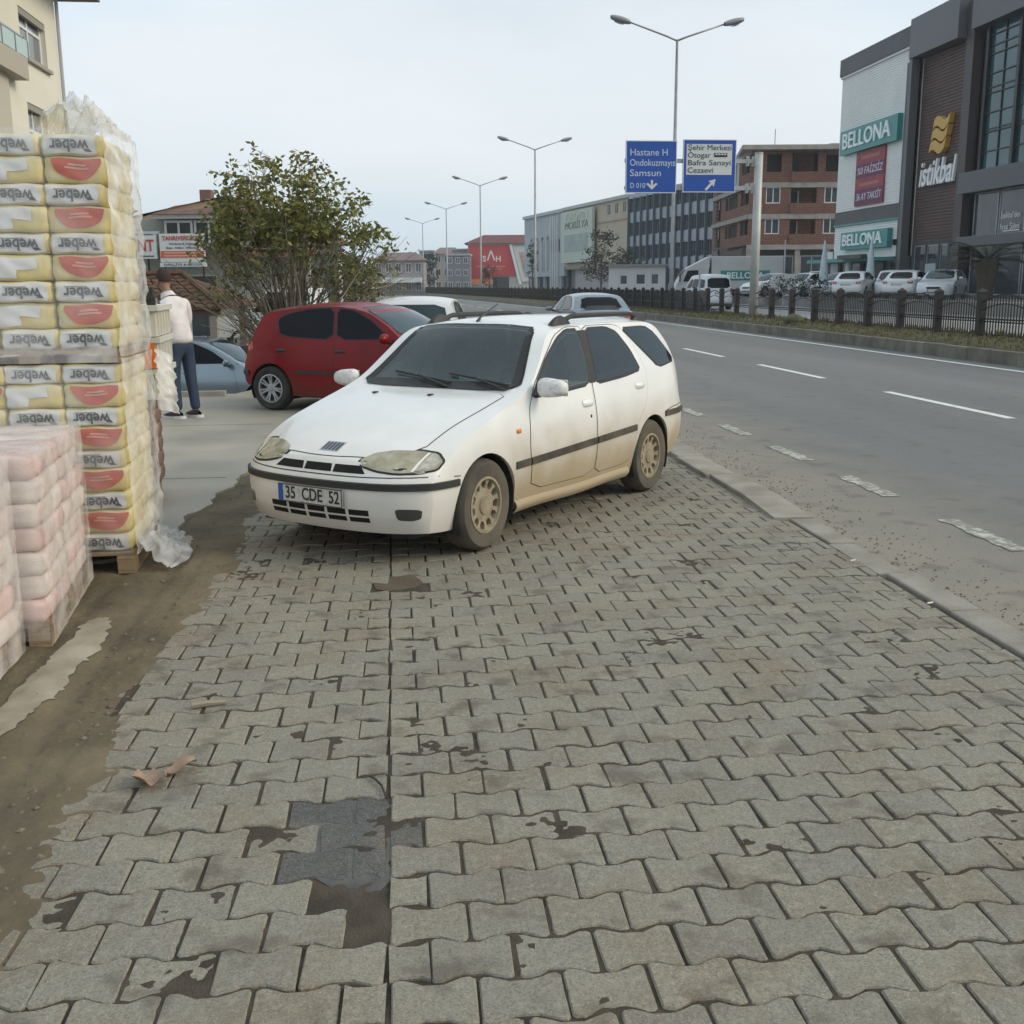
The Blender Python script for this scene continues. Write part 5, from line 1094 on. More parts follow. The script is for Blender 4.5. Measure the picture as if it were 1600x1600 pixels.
def conform(bvh, poly, view, off, name, mat_, parent, step=.05, smooth=2, label=None, hole=None):
    p = chaikin(poly, smooth) if smooth else poly
    bm = bmesh.new(); bm.faces.new([bm.verts.new((a, b, 0)) for a, b in p])
    us = [a for a, b in p]; vs = [b for a, b in p]
    for ax, lo, hi in ((0, min(us), max(us)), (1, min(vs), max(vs))):
        k = max(1, int((hi-lo)/step))
        for i in range(1, k):
            c = lo+(hi-lo)*i/k; no = Vector((1, 0, 0)) if ax == 0 else Vector((0, 1, 0)); co = no*c
            bmesh.ops.bisect_plane(bm, geom=bm.verts[:]+bm.edges[:]+bm.faces[:], plane_co=co, plane_no=no)
    if hole:        # leave an opening
        for i in range(len(hole)):
            a, b = Vector((*hole[i-1], 0)), Vector((*hole[i], 0)); e = b-a
            if e.length < 1e-5: continue
            bmesh.ops.bisect_plane(bm, geom=bm.verts[:]+bm.edges[:]+bm.faces[:], plane_co=a, plane_no=Vector((-e.y, e.x, 0)).normalized())
        bmesh.ops.delete(bm, geom=[f for f in bm.faces if in_poly(f.calc_center_median().x, f.calc_center_median().y, hole)], context='FACES')
        bmesh.ops.delete(bm, geom=[v for v in bm.verts if not v.link_faces], context='VERTS')
    bmesh.ops.triangulate(bm, faces=bm.faces[:])
    org, d = VIEWS[view] if isinstance(view, str) else view; last = None; bad = []
    for v in bm.verts:
        h = bvh.ray_cast(org(v.co.x, v.co.y), d)
        if h[0] is None: bad.append(v); continue
        nrm = h[1] if h[1].dot(d) < 0 else -h[1]
        v.co = h[0]+nrm*off
    if bad: bmesh.ops.delete(bm, geom=bad, context='VERTS')
    bmesh.ops.recalc_face_normals(bm, faces=bm.faces)
    for f in bm.faces:
        f.smooth = True
        if f.normal.dot(d) > 0: f.normal_flip()
    me = bpy.data.meshes.new(name); bm.to_mesh(me); bm.free(); me.materials.append(mat_)
    o = bpy.data.objects.new(name, me); link(o, parent); return tag(o, label)
def both(bvh, poly, off, name, mat_, parent, step=.05, smooth=2, right=True):
    a = conform(bvh, poly, 'left', off, name, mat_, parent, step, smooth)
    b = conform(bvh, poly, 'right', off, name, mat_, parent, step, smooth) if right else None
    return a, b
def band(bvh, rays, h, off, thick, name, mat_, parent):
    # strip wrapped round the body: rays = [(origin, direction)], height h
    mb = MB(); k = 0
    for o_, d_ in rays:
        a = bvh.ray_cast(Vector(o_), Vector(d_).normalized())
        if a[0] is None: continue
        nn = -Vector(d_).normalized(); nn = a[1] if a[1].dot(nn) > 0 else -a[1]; nn = Vector((nn.x, nn.y, 0)).normalized(); p = a[0]
        q = p+nn*(off+thick); r_ = p-nn*.004
        mb.v += [(r_.x, r_.y, r_.z-h/2), (q.x, q.y, q.z-h*.42), (q.x, q.y, q.z+h*.42), (r_.x, r_.y, r_.z+h/2)]
        if k:
            n = len(mb.v)-8
            mb.f += [(n+j, n+j+1, n+j+5, n+j+4) for j in range(3)]
        k += 1
    if k: n = len(mb.v)-4; mb.f += [(0, 1, 2, 3), (n+3, n+2, n+1, n)]
    return mb.build(name, mat_, parent, smooth=True, sharp=R(40))
def wheel_meshes(r=.29, w=.19, rim_r=.19, spokes=11, kind='holes', seg=36):
    ty = MB().lathe([(rim_r, -w/2+.01), (rim_r+.02, -w/2), (r-.03, -w/2-.004), (r-.008, -w/2+.02), (r, -w/2+.05), (r, -.01), (r-.006, -.008), (r-.006, .008), (r, .01), (r, w/2-.05), (r-.008, w/2-.02), (r-.03, w/2+.004), (rim_r+.02, w/2), (rim_r, w/2-.01)], seg, 'y', close=True)
    rm = MB(); d = w/2-.006     # rim face towards +y
    rm.lathe([(rim_r+.004, -w/2+.012), (rim_r+.004, d+.004), (rim_r-.012, d+.006), (rim_r-.02, d-.012), (rim_r-.026, d-.05)], seg, 'y')
    hub = .055 if kind != 'holes' else rim_r*.60
    rm.lathe([(.0005, d-.004), (hub*.55, d-.004), (hub*.6, d-.012), (hub, d-.016), (hub+.01, d-.04)], seg, 'y')
    for i in range(spokes):
        a0 = 2*math.pi*i/spokes
        for da in ((0,) if kind == 'holes' else (-.13, .13)):
            a = a0+da; ra, rb = hub-.01, rim_r-.014; wa, wb = (.010, .026) if kind == 'holes' else (.010, .013)
            t1 = Vector((math.cos(a), 0, math.sin(a))); t2 = Vector((-math.sin(a), 0, math.cos(a)))
            V = []
            for rr, ww, yy in ((ra, wa+.008, d-.016), ((ra+rb)/2, wa, d-.012), (rb, wb, d-.008)):
                for sx, dy in ((-1, -.03), (-1, 0), (1, 0), (1, -.03)): V.append(t1*rr+t2*sx*ww*(1 if dy == 0 else 1.15)+Vector((0, yy+dy, 0)))
            rm.add(V, [(0, 1, 5, 4), (1, 2, 6, 5), (2, 3, 7, 6), (4, 5, 9, 8), (5, 6, 10, 9), (6, 7, 11, 10)])
    for i in range(5):
        a = 2*math.pi*i/5+.3; rm.lathe([(.0005, d+.002), (.008, d+.002), (.009, d-.02)], 8, 'y', (min(hub*.55, .05)*math.cos(a), -.004, min(hub*.55, .05)*math.sin(a)))
    bk = MB().lathe([(.0005, d-.06), (rim_r-.02, d-.055)], seg, 'y')
    return ty.mesh('tyre', True, weld=1e-4, sharp=R(50)), rm.mesh('rim', True, weld=1e-5, sharp=R(40)), bk.mesh('brake_disc')
def put_wheels(parent, xs, y, r, tyre, rim, disc, mt, mr_, md, steer=0):
    for m_, k in ((tyre, mt), (rim, mr_), (disc, md)):
        if not m_.materials: m_.materials.append(k)
    for i, x in enumerate(xs):
        for sgn in (1, -1):
            w = bpy.data.objects.new('wheel', tyre); link(w, parent); w.location = (x, sgn*y, r)
            w.rotation_euler = (0, random.random()*6, (0 if sgn > 0 else math.pi)+(steer if i == 0 else 0))
            inst('rim', rim, w); inst('brake_disc', disc, w)
def plate(parent, loc, rz, txt, w=.52, h=.11, tilt=0):
    p = MB().box(-w/2, w/2, -.004, .004, -h/2, h/2).build('number_plate', mat('plate_white', (.62, .62, .6), .5, col2=(.45, .43, .4), scale=30), parent, loc=loc, rot=(tilt, 0, rz))
    MB().box(-w/2+.003, -w/2+.04, -.0065, -.0035, -h/2+.003, h/2-.003).build('country_band', mat('plate_blue', (.02, .08, .35), .5), p)
    if txt:
        lettering(txt, h*.98, mat('plate_black', (.02, .02, .02), .5), p, (.02, -.0055, 0), depth=.003, width=w*.84, bold=.0012, split=.05)
        f = MB()
        for a in ((-w/2, w/2, h/2-.006, h/2), (-w/2, w/2, -h/2, -h/2+.006), (w/2-.006, w/2, -h/2, h/2), (-w/2, -w/2+.006, -h/2, h/2)): f.box(a[0], a[1], -.006, -.002, a[2], a[3])
        f.build('frame', mat('plate_frame', (.08, .08, .08), .5), p)
    return p

def hollow(me, hull_pts, prisms, inner):
    # hollow the cabin and cut the window openings; cut faces take the lining material
    o = bpy.data.objects.new('tmp_body', me); COL.objects.link(o); tmp = [o]
    def cutter(m_):
        m_.materials.append(inner); c = bpy.data.objects.new('cut', m_); COL.objects.link(c); tmp.append(c)
        md = o.modifiers.new('b', 'BOOLEAN'); md.operation = 'DIFFERENCE'; md.object = c; md.solver = 'EXACT'; md.material_mode = 'TRANSFER'
    bm = bmesh.new()
    for p in hull_pts: bm.verts.new(p)
    r_ = bmesh.ops.convex_hull(bm, input=bm.verts[:]); m_ = bpy.data.meshes.new('cut'); bmesh.ops.recalc_face_normals(bm, faces=bm.faces); bm.to_mesh(m_); bm.free(); cutter(m_)
    for pts, axis, a, b in prisms:
        n = len(pts); A = sum(pts[i-1][0]*pts[i][1]-pts[i][0]*pts[i-1][1] for i in range(n)); mb = MB()
        f = (lambda p, t: (p[0], t, p[1])) if axis == 'y' else (lambda p, t: (t, p[0], p[1]))
        mb.v = [f(p, a) for p in pts]+[f(p, b) for p in pts]; mb.f = [tuple(range(n)), tuple(range(2*n-1, n-1, -1))]+[(i, (i+1) % n, (i+1) % n+n, i+n) for i in range(n)]
        cutter(mb.mesh('cut'))
    dg = bpy.context.evaluated_depsgraph_get(); dg.update(); m2 = bpy.data.meshes.new_from_object(o.evaluated_get(dg))
    for t_ in tmp: bpy.data.objects.remove(t_)
    bm = bmesh.new(); bm.from_mesh(m2)
    for f in bm.faces: f.smooth = True
    for e in bm.edges:
        if len(e.link_faces) == 2 and e.calc_face_angle(0) > R(40): e.smooth = False
    bm.to_mesh(m2); bm.free(); return m2
def pane_mat(name, tint, opaque):
    # thin automotive glass: tinted see-through with mirror reflections at grazing angles
    m = bpy.data.materials.new(name); m.use_nodes = True; n = m.node_tree; N = n.nodes; L = n.links; N.remove(N['Principled BSDF'])
    t = N.new('ShaderNodeBsdfTransparent'); t.inputs[0].default_value = (*tint, 1); g = N.new('ShaderNodeBsdfGlossy'); g.inputs['Roughness'].default_value = .03; g.inputs['Color'].default_value = (.9, .95, .97, 1)
    d = N.new('ShaderNodeBsdfDiffuse'); d.inputs[0].default_value = (.17, .22, .22, 1); f = N.new('ShaderNodeFresnel'); f.inputs['IOR'].default_value = 1.5  # diffuse share: dusty film whose pale teal paints a reflection into the colour
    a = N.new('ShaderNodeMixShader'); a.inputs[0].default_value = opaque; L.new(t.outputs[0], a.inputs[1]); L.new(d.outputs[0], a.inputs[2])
    b = N.new('ShaderNodeMixShader'); L.new(f.outputs[0], b.inputs[0]); L.new(a.outputs[0], b.inputs[1]); L.new(g.outputs[0], b.inputs[2]); L.new(b.outputs[0], N['Material Output'].inputs['Surface']); return m
WAGON = dict(
    plan=[(.77, .755), (.5, .785), (.1, .80), (-1.2, .815), (-2.3, .81), (-2.85, .79), (-3.15, .735)],
    top=[(.77, .625), (.6, .70), (.3, .79), (0, .865), (-.3, .925), (-.5, .955), (-.56, .985), (-.75, 1.16), (-.95, 1.335), (-1.05, 1.385), (-1.3, 1.415), (-1.7, 1.425),
         (-2.3, 1.42), (-2.6, 1.405), (-2.74, 1.375), (-2.82, 1.31), (-2.96, 1.14), (-3.09, .95), (-3.13, .8), (-3.15, .68)],
    edge=[(.77, .56), (.5, .66), (.2, .75), (-.2, .87), (-.45, .945), (-.6, 1.01), (-.8, 1.16), (-1.0, 1.315), (-1.1, 1.345), (-1.6, 1.365), (-2.3, 1.36), (-2.55, 1.35),
          (-2.7, 1.315), (-2.8, 1.24), (-2.96, 1.06), (-3.08, .9), (-3.15, .64)],
    bot=[(.77, .20), (.4, .19), (-.3, .2), (-2, .2), (-2.6, .24), (-3.15, .33)],
    belt=[(.77, .8), (-.4, .93), (-2.2, .99), (-3.15, 1.02)],
    side=[(.1, .085), (.18, .07), (.25, .045), (.4, .012), (.52, 0), (.7, .006), (.85, .022), (1, .05)],
    nose=[(.15, -.10), (.22, -.05), (.32, -.01), (.42, 0), (.5, -.005), (.54, -.035), (.62, -.09), (.68, -.13), (.75, -.2)],
    tail=[(.3, .06), (.4, .01), (.5, 0), (.62, 0), (.68, .03), (.9, .05), (1.0, .05)],
    nose_curve=(.10, .19), tail_curve=(.05, .12), tumble=.36, NX=90, NS=18, NT=12)
GLASS = mat('car_glass', (.010, .028, .033), .04, spec=.45, col2=(.03, .055, .058), scale=1.6)
GLASS_DK = mat('tinted_glass', (.004, .006, .010), .05, spec=.2)
RUBBER = mat('tyre_rubber', (.028, .027, .025), .85, col2=(.05, .045, .038), scale=8, bump=.3, bscale=90)
TYRE_DUSTY = mat('dusty_tyre', (.075, .068, .055), .9, col2=(.13, .11, .08), scale=5, bump=.3, bscale=70)
BLACK = mat('black_plastic', (.02, .02, .02), .5, col2=(.035, .033, .03), scale=6)
TRIM = mat('dark_trim', (.025, .025, .024), .55)
CHROME = mat('bright_metal', (.6, .6, .6), .2, 1.0)
DISC = mat('brake_dark', (.03, .028, .026), .7)
def liner(parent, arches, W, depth=.24):
    for ax, az, r_ in arches:
        for sgn in (1, -1):
            mb = MB(); r2 = r_-.003; n = 24; y0, y1 = W-.03, W-depth-.1
            vs = []
            for j in range(n+1):
                a = math.pi*j/n*1.3-.15*math.pi
                vs += [(ax+r2*math.cos(a), sgn*y0, az+r2*math.sin(a)), (ax+r2*math.cos(a), sgn*y1, az+r2*math.sin(a))]
            mb.add(vs, [(2*j, 2*j+1, 2*j+3, 2*j+2) for j in range(n)])
            mb.poly([v for v in vs[1::2]])
            mb.build('wheel_well', DISC, parent)
def frame_ring(parent_bvh, poly, view, w, off, name, m, parent, smooth=2):
    return conform(parent_bvh, inset_poly(poly, -w), view, off, name, m, parent, smooth=smooth)
def polyline_strip(bvh, pts, view, w, off, name, m, parent):
    # thin ribbon following the body (panel gap)
    org, d = VIEWS[view]; P = []
    for (a, b) in zip(pts[:-1], pts[1:]):
        k = max(1, int(math.hypot(b[0]-a[0], b[1]-a[1])/.04))
        P += [(a[0]+(b[0]-a[0])*i/k, a[1]+(b[1]-a[1])*i/k) for i in range(k)]
    P.append(pts[-1]); mb = MB(); k = 0
    for i, p in enumerate(P):
        q = Vector(P[min(i+1, len(P)-1)])-Vector(P[max(i-1, 0)]); q.normalize(); nn = Vector((-q.y, q.x))*w/2; row = []
        for s in (-1, 1):
            h = bvh.ray_cast(org(p[0]+nn.x*s, p[1]+nn.y*s), d)
            if h[0] is None: row = None; break
            nr = h[1] if h[1].dot(d) < 0 else -h[1]; row.append(h[0]+nr*off)
        if row is None: k = 0; continue
        mb.v += [tuple(row[0]), tuple(row[1])]
        if k: n = len(mb.v)-4; mb.f.append((n, n+1, n+3, n+2))
        k = 1
    return mb.build(name, m, parent) if mb.f else None

def build_wagon():
    paint = mat('wagon_paint', (.84, .83, .79), .28, coat=.55, col2=(.77, .765, .73), scale=3, dirt=((.36, .275, .155), .28, .84, 2.6, .92, -.1, .5))
    seam = mat('panel_gap', (.05, .048, .042), .8)
    car = thing('station_wagon', 'dusty white station wagon with black roof rails parked on the block paving', 'car', (-.052, 7.216, 0), R(-128.964))
    arches = [(.02, .30, .325), (-2.345, .305, .325)]
    me = cut_arches(shell_mesh(WAGON), arches, .82, .24); bvh = bvh_of(me)
    fw = [(-.585, .925), (-.67, 1.005), (-.88, 1.155), (-1.10, 1.275), (-1.25, 1.325), (-1.395, 1.325), (-1.385, 1.15), (-1.325, .955), (-.9, .935)]
    rw = [(-1.535, 1.325), (-1.84, 1.325), (-1.98, 1.285), (-2.10, 1.15), (-2.165, 1.005), (-1.88, .975), (-1.445, .955), (-1.49, 1.15)]
    qw = [(-2.09, 1.32), (-2.5, 1.315), (-2.63, 1.26), (-2.86, 1.035), (-2.52, 1.0), (-2.30, 1.16)]
    ws = [(-.665, .985), (-.60, 1.12), (-.50, 1.345), (-.25, 1.366), (.25, 1.366), (.50, 1.345), (.60, 1.12), (.665, .985), (.3, .975), (-.3, .975)]
    rs = [(-.60, .98), (-.52, 1.30), (.52, 1.30), (.60, .98)]
    LINE = mat('cabin_lining', (.42, .41, .38), .9)
    hull = [(x, sy*y, z) for sy in (1, -1) for x, y, z in ((-.60, .68, .45), (-.60, .66, .86), (-1.13, .50, 1.325), (-2.60, .50, 1.325), (-2.90, .62, .95), (-2.90, .64, .45))]
    op = {k: inset_poly(v, .016) for k, v in (('fw', fw), ('rw', rw), ('qw', qw), ('ws', ws), ('rs', rs))}
    me.materials.append(paint)
    me = hollow(me, hull, [(op[k], 'y', s_*.35, s_*1.3) for k in ('fw', 'rw', 'qw') for s_ in (1, -1)]+[(op['ws'], 'x', -1.35, 1.5), (op['rs'], 'x', -2.55, -4.5)], LINE)
    body = inst('body', me, car)
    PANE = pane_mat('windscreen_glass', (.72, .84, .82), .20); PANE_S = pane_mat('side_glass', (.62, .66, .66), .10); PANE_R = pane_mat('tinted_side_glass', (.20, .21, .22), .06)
    liner(car, arches, .815)
    # --- doors, bonnet and tailgate: panels a hair proud of the shell, over a dark gap
    fd = [(-.475, .60), (-.50, .315), (-1.365, .295), (-1.37, .55), (-1.372, .76), (-1.36, .95), (-1.44, 1.20), (-1.475, 1.352), (-1.25, 1.352), (-1.07, 1.30), (-.84, 1.15), (-.61, .985), (-.505, .85)]
    rd = [(-1.392, .55), (-1.387, .295), (-1.93, .30), (-2.0, .44), (-2.06, .60), (-2.2, .72), (-2.265, .86), (-2.27, 1.0), (-2.19, 1.2), (-2.06, 1.33), (-1.95, 1.352), (-1.495, 1.352), (-1.46, 1.20), (-1.382, .95), (-1.394, .76)]
    for side in ('left', 'right'):
        s = 1 if side == 'left' else -1
        for p, w, hx, hz, nm in ((fd, fw, -1.27, .818, 'front'), (rd, rw, -2.12, .878, 'rear')):
            conform(bvh, inset_poly(p, -.005), side, .0012, 'door_gap', seam, car, smooth=1, hole=inset_poly(w, -.004))
            d = conform(bvh, p, side, .003, 'door', paint, car, smooth=1, hole=inset_poly(w, -.004))
            conform(bvh, inset_poly(w, -.018), side, .0048, 'window_frame', TRIM, d, smooth=1, hole=inset_poly(w, .014))
            conform(bvh, w, side, .0065, 'window', PANE_R if nm == 'rear' else PANE_S, d, smooth=1)
            h = bvh.ray_cast(Vector((hx, 3*s, hz)), Vector((0, -s, 0)))[0]
            hm = MB().grid(lambda u, v: (h.x+(u-.5)*.16*(1-.25*(2*v-1)**4), h.y+s*(.004+.024*math.sin(math.pi*u)**.5*math.sin(math.pi*v)**.5), h.z+(v-.5)*.055), 10, 6).build('door_handle', paint, d, smooth=True)
            if nm == 'front': MB().lathe([(.0005, .006), (.013, .006), (.014, 0)], 10, 'y', (h.x-.035, 0, 0)).xf(Matrix.Translation((0, h.y+.010*s, h.z-.095)) @ Matrix.Scale(s, 4, (0, 1, 0))).build('key_hole', DISC, d)
        conform(bvh, inset_poly(qw, -.012), side, .003, 'window_frame', TRIM, car, smooth=1, hole=inset_poly(qw, .014))
        conform(bvh, qw, side, .0045, 'window', PANE_R, car, smooth=1)
        # black pillar between the door windows
        conform(bvh, [(-1.41, 1.325), (-1.52, 1.325), (-1.475, 1.15), (-1.43, .955), (-1.34, .955), (-1.40, 1.15)], side, .0056, 'door_pillar', TRIM, car, smooth=0)
        band(bvh, [((x, 3*s, .502+(.562-.502)*(-.3-x)/1.72), (0, -s, 0)) for x in np.linspace(-.30, -.465, 5)], .052, .0, .011, 'side_moulding', mat('dusty_moulding', (.10, .085, .06), .8, col2=(.05, .045, .035), scale=9), car)
        band(bvh, [((x, 3*s, .502+(.562-.502)*(-.3-x)/1.72), (0, -s, 0)) for x in np.linspace(-.48, -1.365, 16)], .052, .004, .011, 'side_moulding', MATS['dusty_moulding'], car)
        band(bvh, [((x, 3*s, .502+(.562-.502)*(-.3-x)/1.72), (0, -s, 0)) for x in np.linspace(-1.39, -2.02, 12)], .052, .004, .011, 'side_moulding', MATS['dusty_moulding'], car)
        h = bvh.ray_cast(Vector((-.35, 3*s, .722)), Vector((0, -s, 0)))[0]
        MB().grid(lambda u, v: (h.x+(u-.5)*.05, h.y+s*(.002+.012*math.sin(math.pi*u)**.5*math.sin(math.pi*v)**.5), h.z+(v-.5)*.03), 6, 5).build('side_indicator', mat('amber_lens', (.75, .2, .03), .25), car, smooth=True)
        # sill below the doors
        MB().grid(lambda u, v: (-.33-1.63*u, s*(.755+.035*math.sin(math.pi*min(1, v*1.1))), .175+.11*v+.006*math.sin(9*u)), 12, 5).build('sill', paint, car, smooth=True)
        # roof rail
        zr = lambda x: bvh.ray_cast(Vector((x, .535*s, 3)), Vector((0, 0, -1)))[0].z
        xs = np.linspace(-1.28, -2.62, 15)
        MB().tube([(x, .535*s, zr(x)+(.046 if .12 < t < .88 else .046*max(0, min(t, 1-t))/.12)) for x, t in zip(xs, np.linspace(0, 1, 15))], .019, 8).build('roof_rail', BLACK, car, smooth=True)
        for x in (-1.31, -2.58):
            MB().grid(lambda u, v: (x+(u-.5)*.27, s*(.535+(v-.5)*.055), zr(x)-.005+.068*math.sin(math.pi*u)**.6*math.sin(math.pi*v)**.6), 10, 6).build('rail_foot', BLACK, car, smooth=True)
        # door mirror
        mm = MB(); cx, cy, cz = -.62, .895*s, .985
        sq = lambda a: math.copysign(abs(a)**.62, a)
        mm.grid(lambda u, v: (cx+.06*math.cos(math.pi*v)*(.55 if v > .5 else 1.1), cy+.112*sq(math.cos(2*math.pi*u))*math.sin(math.pi*v)**.5, cz+(.062-.012*s*sq(math.cos(2*math.pi*u)))*sq(math.sin(2*math.pi*u))*math.sin(math.pi*v)**.5), 28, 12)
        mir = mm.build('door_mirror', mat('mirror_paint', (.74, .73, .70), .5, col2=(.45, .44, .42), scale=25, lo=.5, hi=.7), car, smooth=True, weld=1e-4)
        MB().prism_y([(-.56, .935), (-.70, .945), (-.70, .965), (-.66, 1.01)], .745*s, .80*s).build('mirror_foot', BLACK, car)
        MB().grid(lambda u, v: (cx-.028, cy+(u-.5)*.19, cz+(v-.5)*.11), 2, 2).build('mirror_glass', CHROME, mir)
    # --- screens
    conform(bvh, inset_poly(ws, -.012), 'front', .003, 'screen_seal', TRIM, car, smooth=1, hole=inset_poly(ws, .012))
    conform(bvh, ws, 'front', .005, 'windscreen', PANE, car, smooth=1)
    for sx in (1, -1):   # the black edge of the screen towards the pillars
        conform(bvh, [(sx*.665, .985), (sx*.60, 1.12), (sx*.50, 1.345), (sx*.465, 1.345), (sx*.545, 1.12), (sx*.60, .985)], 'front', .0066, 'screen_border', TRIM, car, smooth=0)
    conform(bvh, [(-.6, .955), (-.65, 1.0), (.65, 1.0), (.6, .955)], 'front', .0075, 'scuttle_panel', BLACK, car, smooth=1)
    conform(bvh, rs, 'rear', .004, 'rear_screen', PANE_R, car, smooth=1)
    for y in (.62, -.62):
        conform(bvh, [(y-.05, .68), (y-.06, .98), (y+.05, .98), (y+.06, .68)], 'rear', .008, 'tail_light', mat('tail_red', (.4, .02, .02), .2, coat=.5), car, smooth=1)
    # --- bonnet with its shut line
    bon = [(.605, .36), (.645, .12), (.65, 0), (.645, -.12), (.605, -.36), (.42, -.60), (.17, -.615), (-.2, -.64), (-.44, -.64), (-.47, -.3), (-.475, 0), (-.47, .3), (-.44, .64), (-.2, .64), (.17, .615), (.42, .60)]
    conform(bvh, inset_poly(bon, -.005), 'top', .0012, 'bonnet_gap', seam, car, smooth=1)
    bo = conform(bvh, bon, 'top', .0035, 'bonnet', paint, car, smooth=1)
    for y in (.12, -.36):
        h = bvh.ray_cast(Vector((-.30, y, 3)), Vector((0, 0, -1)))[0]
        MB().box(h.x-.018, h.x+.018, h.y-.014, h.y+.014, h.z, h.z+.012).build('washer_nozzle', BLACK, bo)
    eb = (lambda u, v: Vector((u, v, 3)), Vector((0, 0, -1)))
    for i in range(5):
        y = -.055+.028*i
        conform(bvh, [(.60, y), (.60, y+.018), (.52, y+.014), (.52, y-.004)], 'top', .007, 'emblem_bar', mat('emblem', (.10, .11, .13), .3, .6), bo, smooth=0)
    conform(bvh, [(.61, -.068), (.61, .082), (.51, .082), (.51, -.068)], 'top', .0045, 'emblem_plate', mat('emblem_light', (.5, .52, .55), .35, .5), bo, smooth=0)
    # --- front: lamps, slots, bumper strip, plate
    for s in (1, -1):
        hl = [(s*a, b) for a, b in ((.30, .628), (.35, .662), (.46, .678), (.60, .676), (.70, .662), (.748, .622), (.742, .583), (.68, .570), (.56, .566), (.44, .578), (.34, .60))]
        conform(bvh, inset_poly(hl, -.010), 'front', .002, 'lamp_seal', TRIM, car, smooth=1, step=.03)
        L_ = conform(bvh, hl, 'front', .006, 'headlight', mat('yellowed_lens', (.30, .27, .17), .18, coat=.6, col2=(.42, .39, .28), scale=14), car, smooth=1, step=.03)
        conform(bvh, [(s*a, b) for a, b in ((.675, .660), (.70, .655), (.735, .620), (.728, .588), (.68, .578), (.65, .576), (.655, .62))], 'front', .0085, 'turn_signal', mat('clear_lens', (.52, .5, .42), .15, coat=.7, col2=(.35, .33, .26), scale=30), L_, smooth=1, step=.03)
        conform(bvh, [(s*a, b) for a, b in ((.647, .664), (.662, .664), (.652, .62), (.648, .574), (.632, .574), (.637, .62))], 'front', .0095, 'lens_divider', mat('lens_white', (.8, .78, .7), .3), L_, smooth=0)
        conform(bvh, [(s*a, b) for a, b in ((.575, .362), (.71, .356), (.70, .30), (.66, .288), (.585, .292))], 'front', .0035, 'fog_recess', mat('fog_dark', (.055, .055, .045), .35, coat=.4), car, smooth=2, step=.03)
    DK = mat('grille_dark', (.006, .006, .006), .8)
    for a, b in ((-.30, -.115), (-.09, .115), (.14, .33)):
        conform(bvh, [(a, .600), (b, .600), (b+(.045 if b > .3 else .012), .556), (a-(.045 if a < -.25 else .0), .556)], 'front', .002, 'grille_slot', DK, car, smooth=0)
    for z0, z1, w0, w1 in ((.31, .345, -.36, .44), (.268, .298, -.36, .44)):
        n = 5
        for i in range(n):
            a = w0+(w1-w0)*i/n; b = w0+(w1-w0)*(i+1)/n-.022
            conform(bvh, [(a, z1), (b, z1), (b, z0), (a, z0)], 'front', .002, 'lower_slot', DK, car, smooth=0)
    ang = np.linspace(R(-73), R(73), 60)
    band(bvh, [((.0+4*math.cos(a), 4*math.sin(a), .488), (-math.cos(a), -math.sin(a), 0)) for a in ang], .046, .0, .014, 'bumper_strip', mat('bumper_strip', (.03, .03, .027), .6), car)
    ang = np.linspace(R(102), R(258), 50)
    band(bvh, [((-2.4+4*math.cos(a), 4*math.sin(a), .615), (-math.cos(a), -math.sin(a), 0)) for a in ang], .05, .0, .014, 'bumper_strip', MATS['dusty_moulding'], car)
    polyline_strip(bvh, [(-.76, .545), (-.3, .538), (.3, .538), (.76, .545)], 'front', .006, .0015, 'bumper_gap', seam, car)
    for side in ('left', 'right'):
        polyline_strip(bvh, [(.36, .53), (.30, .525)], side, .006, .0015, 'bumper_gap', seam, car)
        polyline_strip(bvh, [(-2.60, .64), (-2.75, .66), (-3.1, .665)], side, .007, .0015, 'bumper_gap', seam, car)
    plate(car, (.782, .005, .408), R(90), '35  CDE  52', tilt=R(0))
    # --- wipers, aerial
    scr = lambda y, z: bvh.ray_cast(Vector((4, y, z)), Vector((-1, 0, 0)))[0]
    for y0, y1 in ((.12, -.42), (.60, .06)):
        P = [scr(y0+(y1-y0)*t, .985+.055*t)+Vector((.022, 0, .012)) for t in np.linspace(0, 1, 10)]
        w_ = MB().tube(P, .0075, 6).build('wiper_blade', BLACK, car)
        MB().tube([scr(y0+(y1-y0)*.0, .97)+Vector((.04, 0, 0)), P[5]+Vector((.015, 0, .008))], .009, 6).build('wiper_arm', BLACK, w_)
    za = bvh.ray_cast(Vector((-1.10, -.03, 3)), Vector((0, 0, -1)))[0].z
    MB().tube([(-1.09, -.03, za-.005), (-1.13, -.03, za+.03), (-1.36, -.03, za+.12)], [.016, .009, .004], 6).build('aerial', BLACK, car)
    # --- wheels
    ty, rm, dk = wheel_meshes(.295, .175, .178, 11, 'holes')
    put_wheels(car, (.02, -2.345), .70, .295, ty, rm, dk, TYRE_DUSTY, mat('dusty_rim', (.34, .29, .20), .6, .0, col2=(.24, .19, .12), scale=12), mat('disc_dark', (.03, .026, .02), .9), steer=R(2))  # last material: near-black brown of the brake disc behind the rim
    # --- cabin: seats, dashboard, steering wheel
    cloth = mat('seat_cloth', (.20, .20, .21), .95, col2=(.26, .25, .25), scale=9); dash_m = mat('dashboard', (.12, .12, .12), .7)
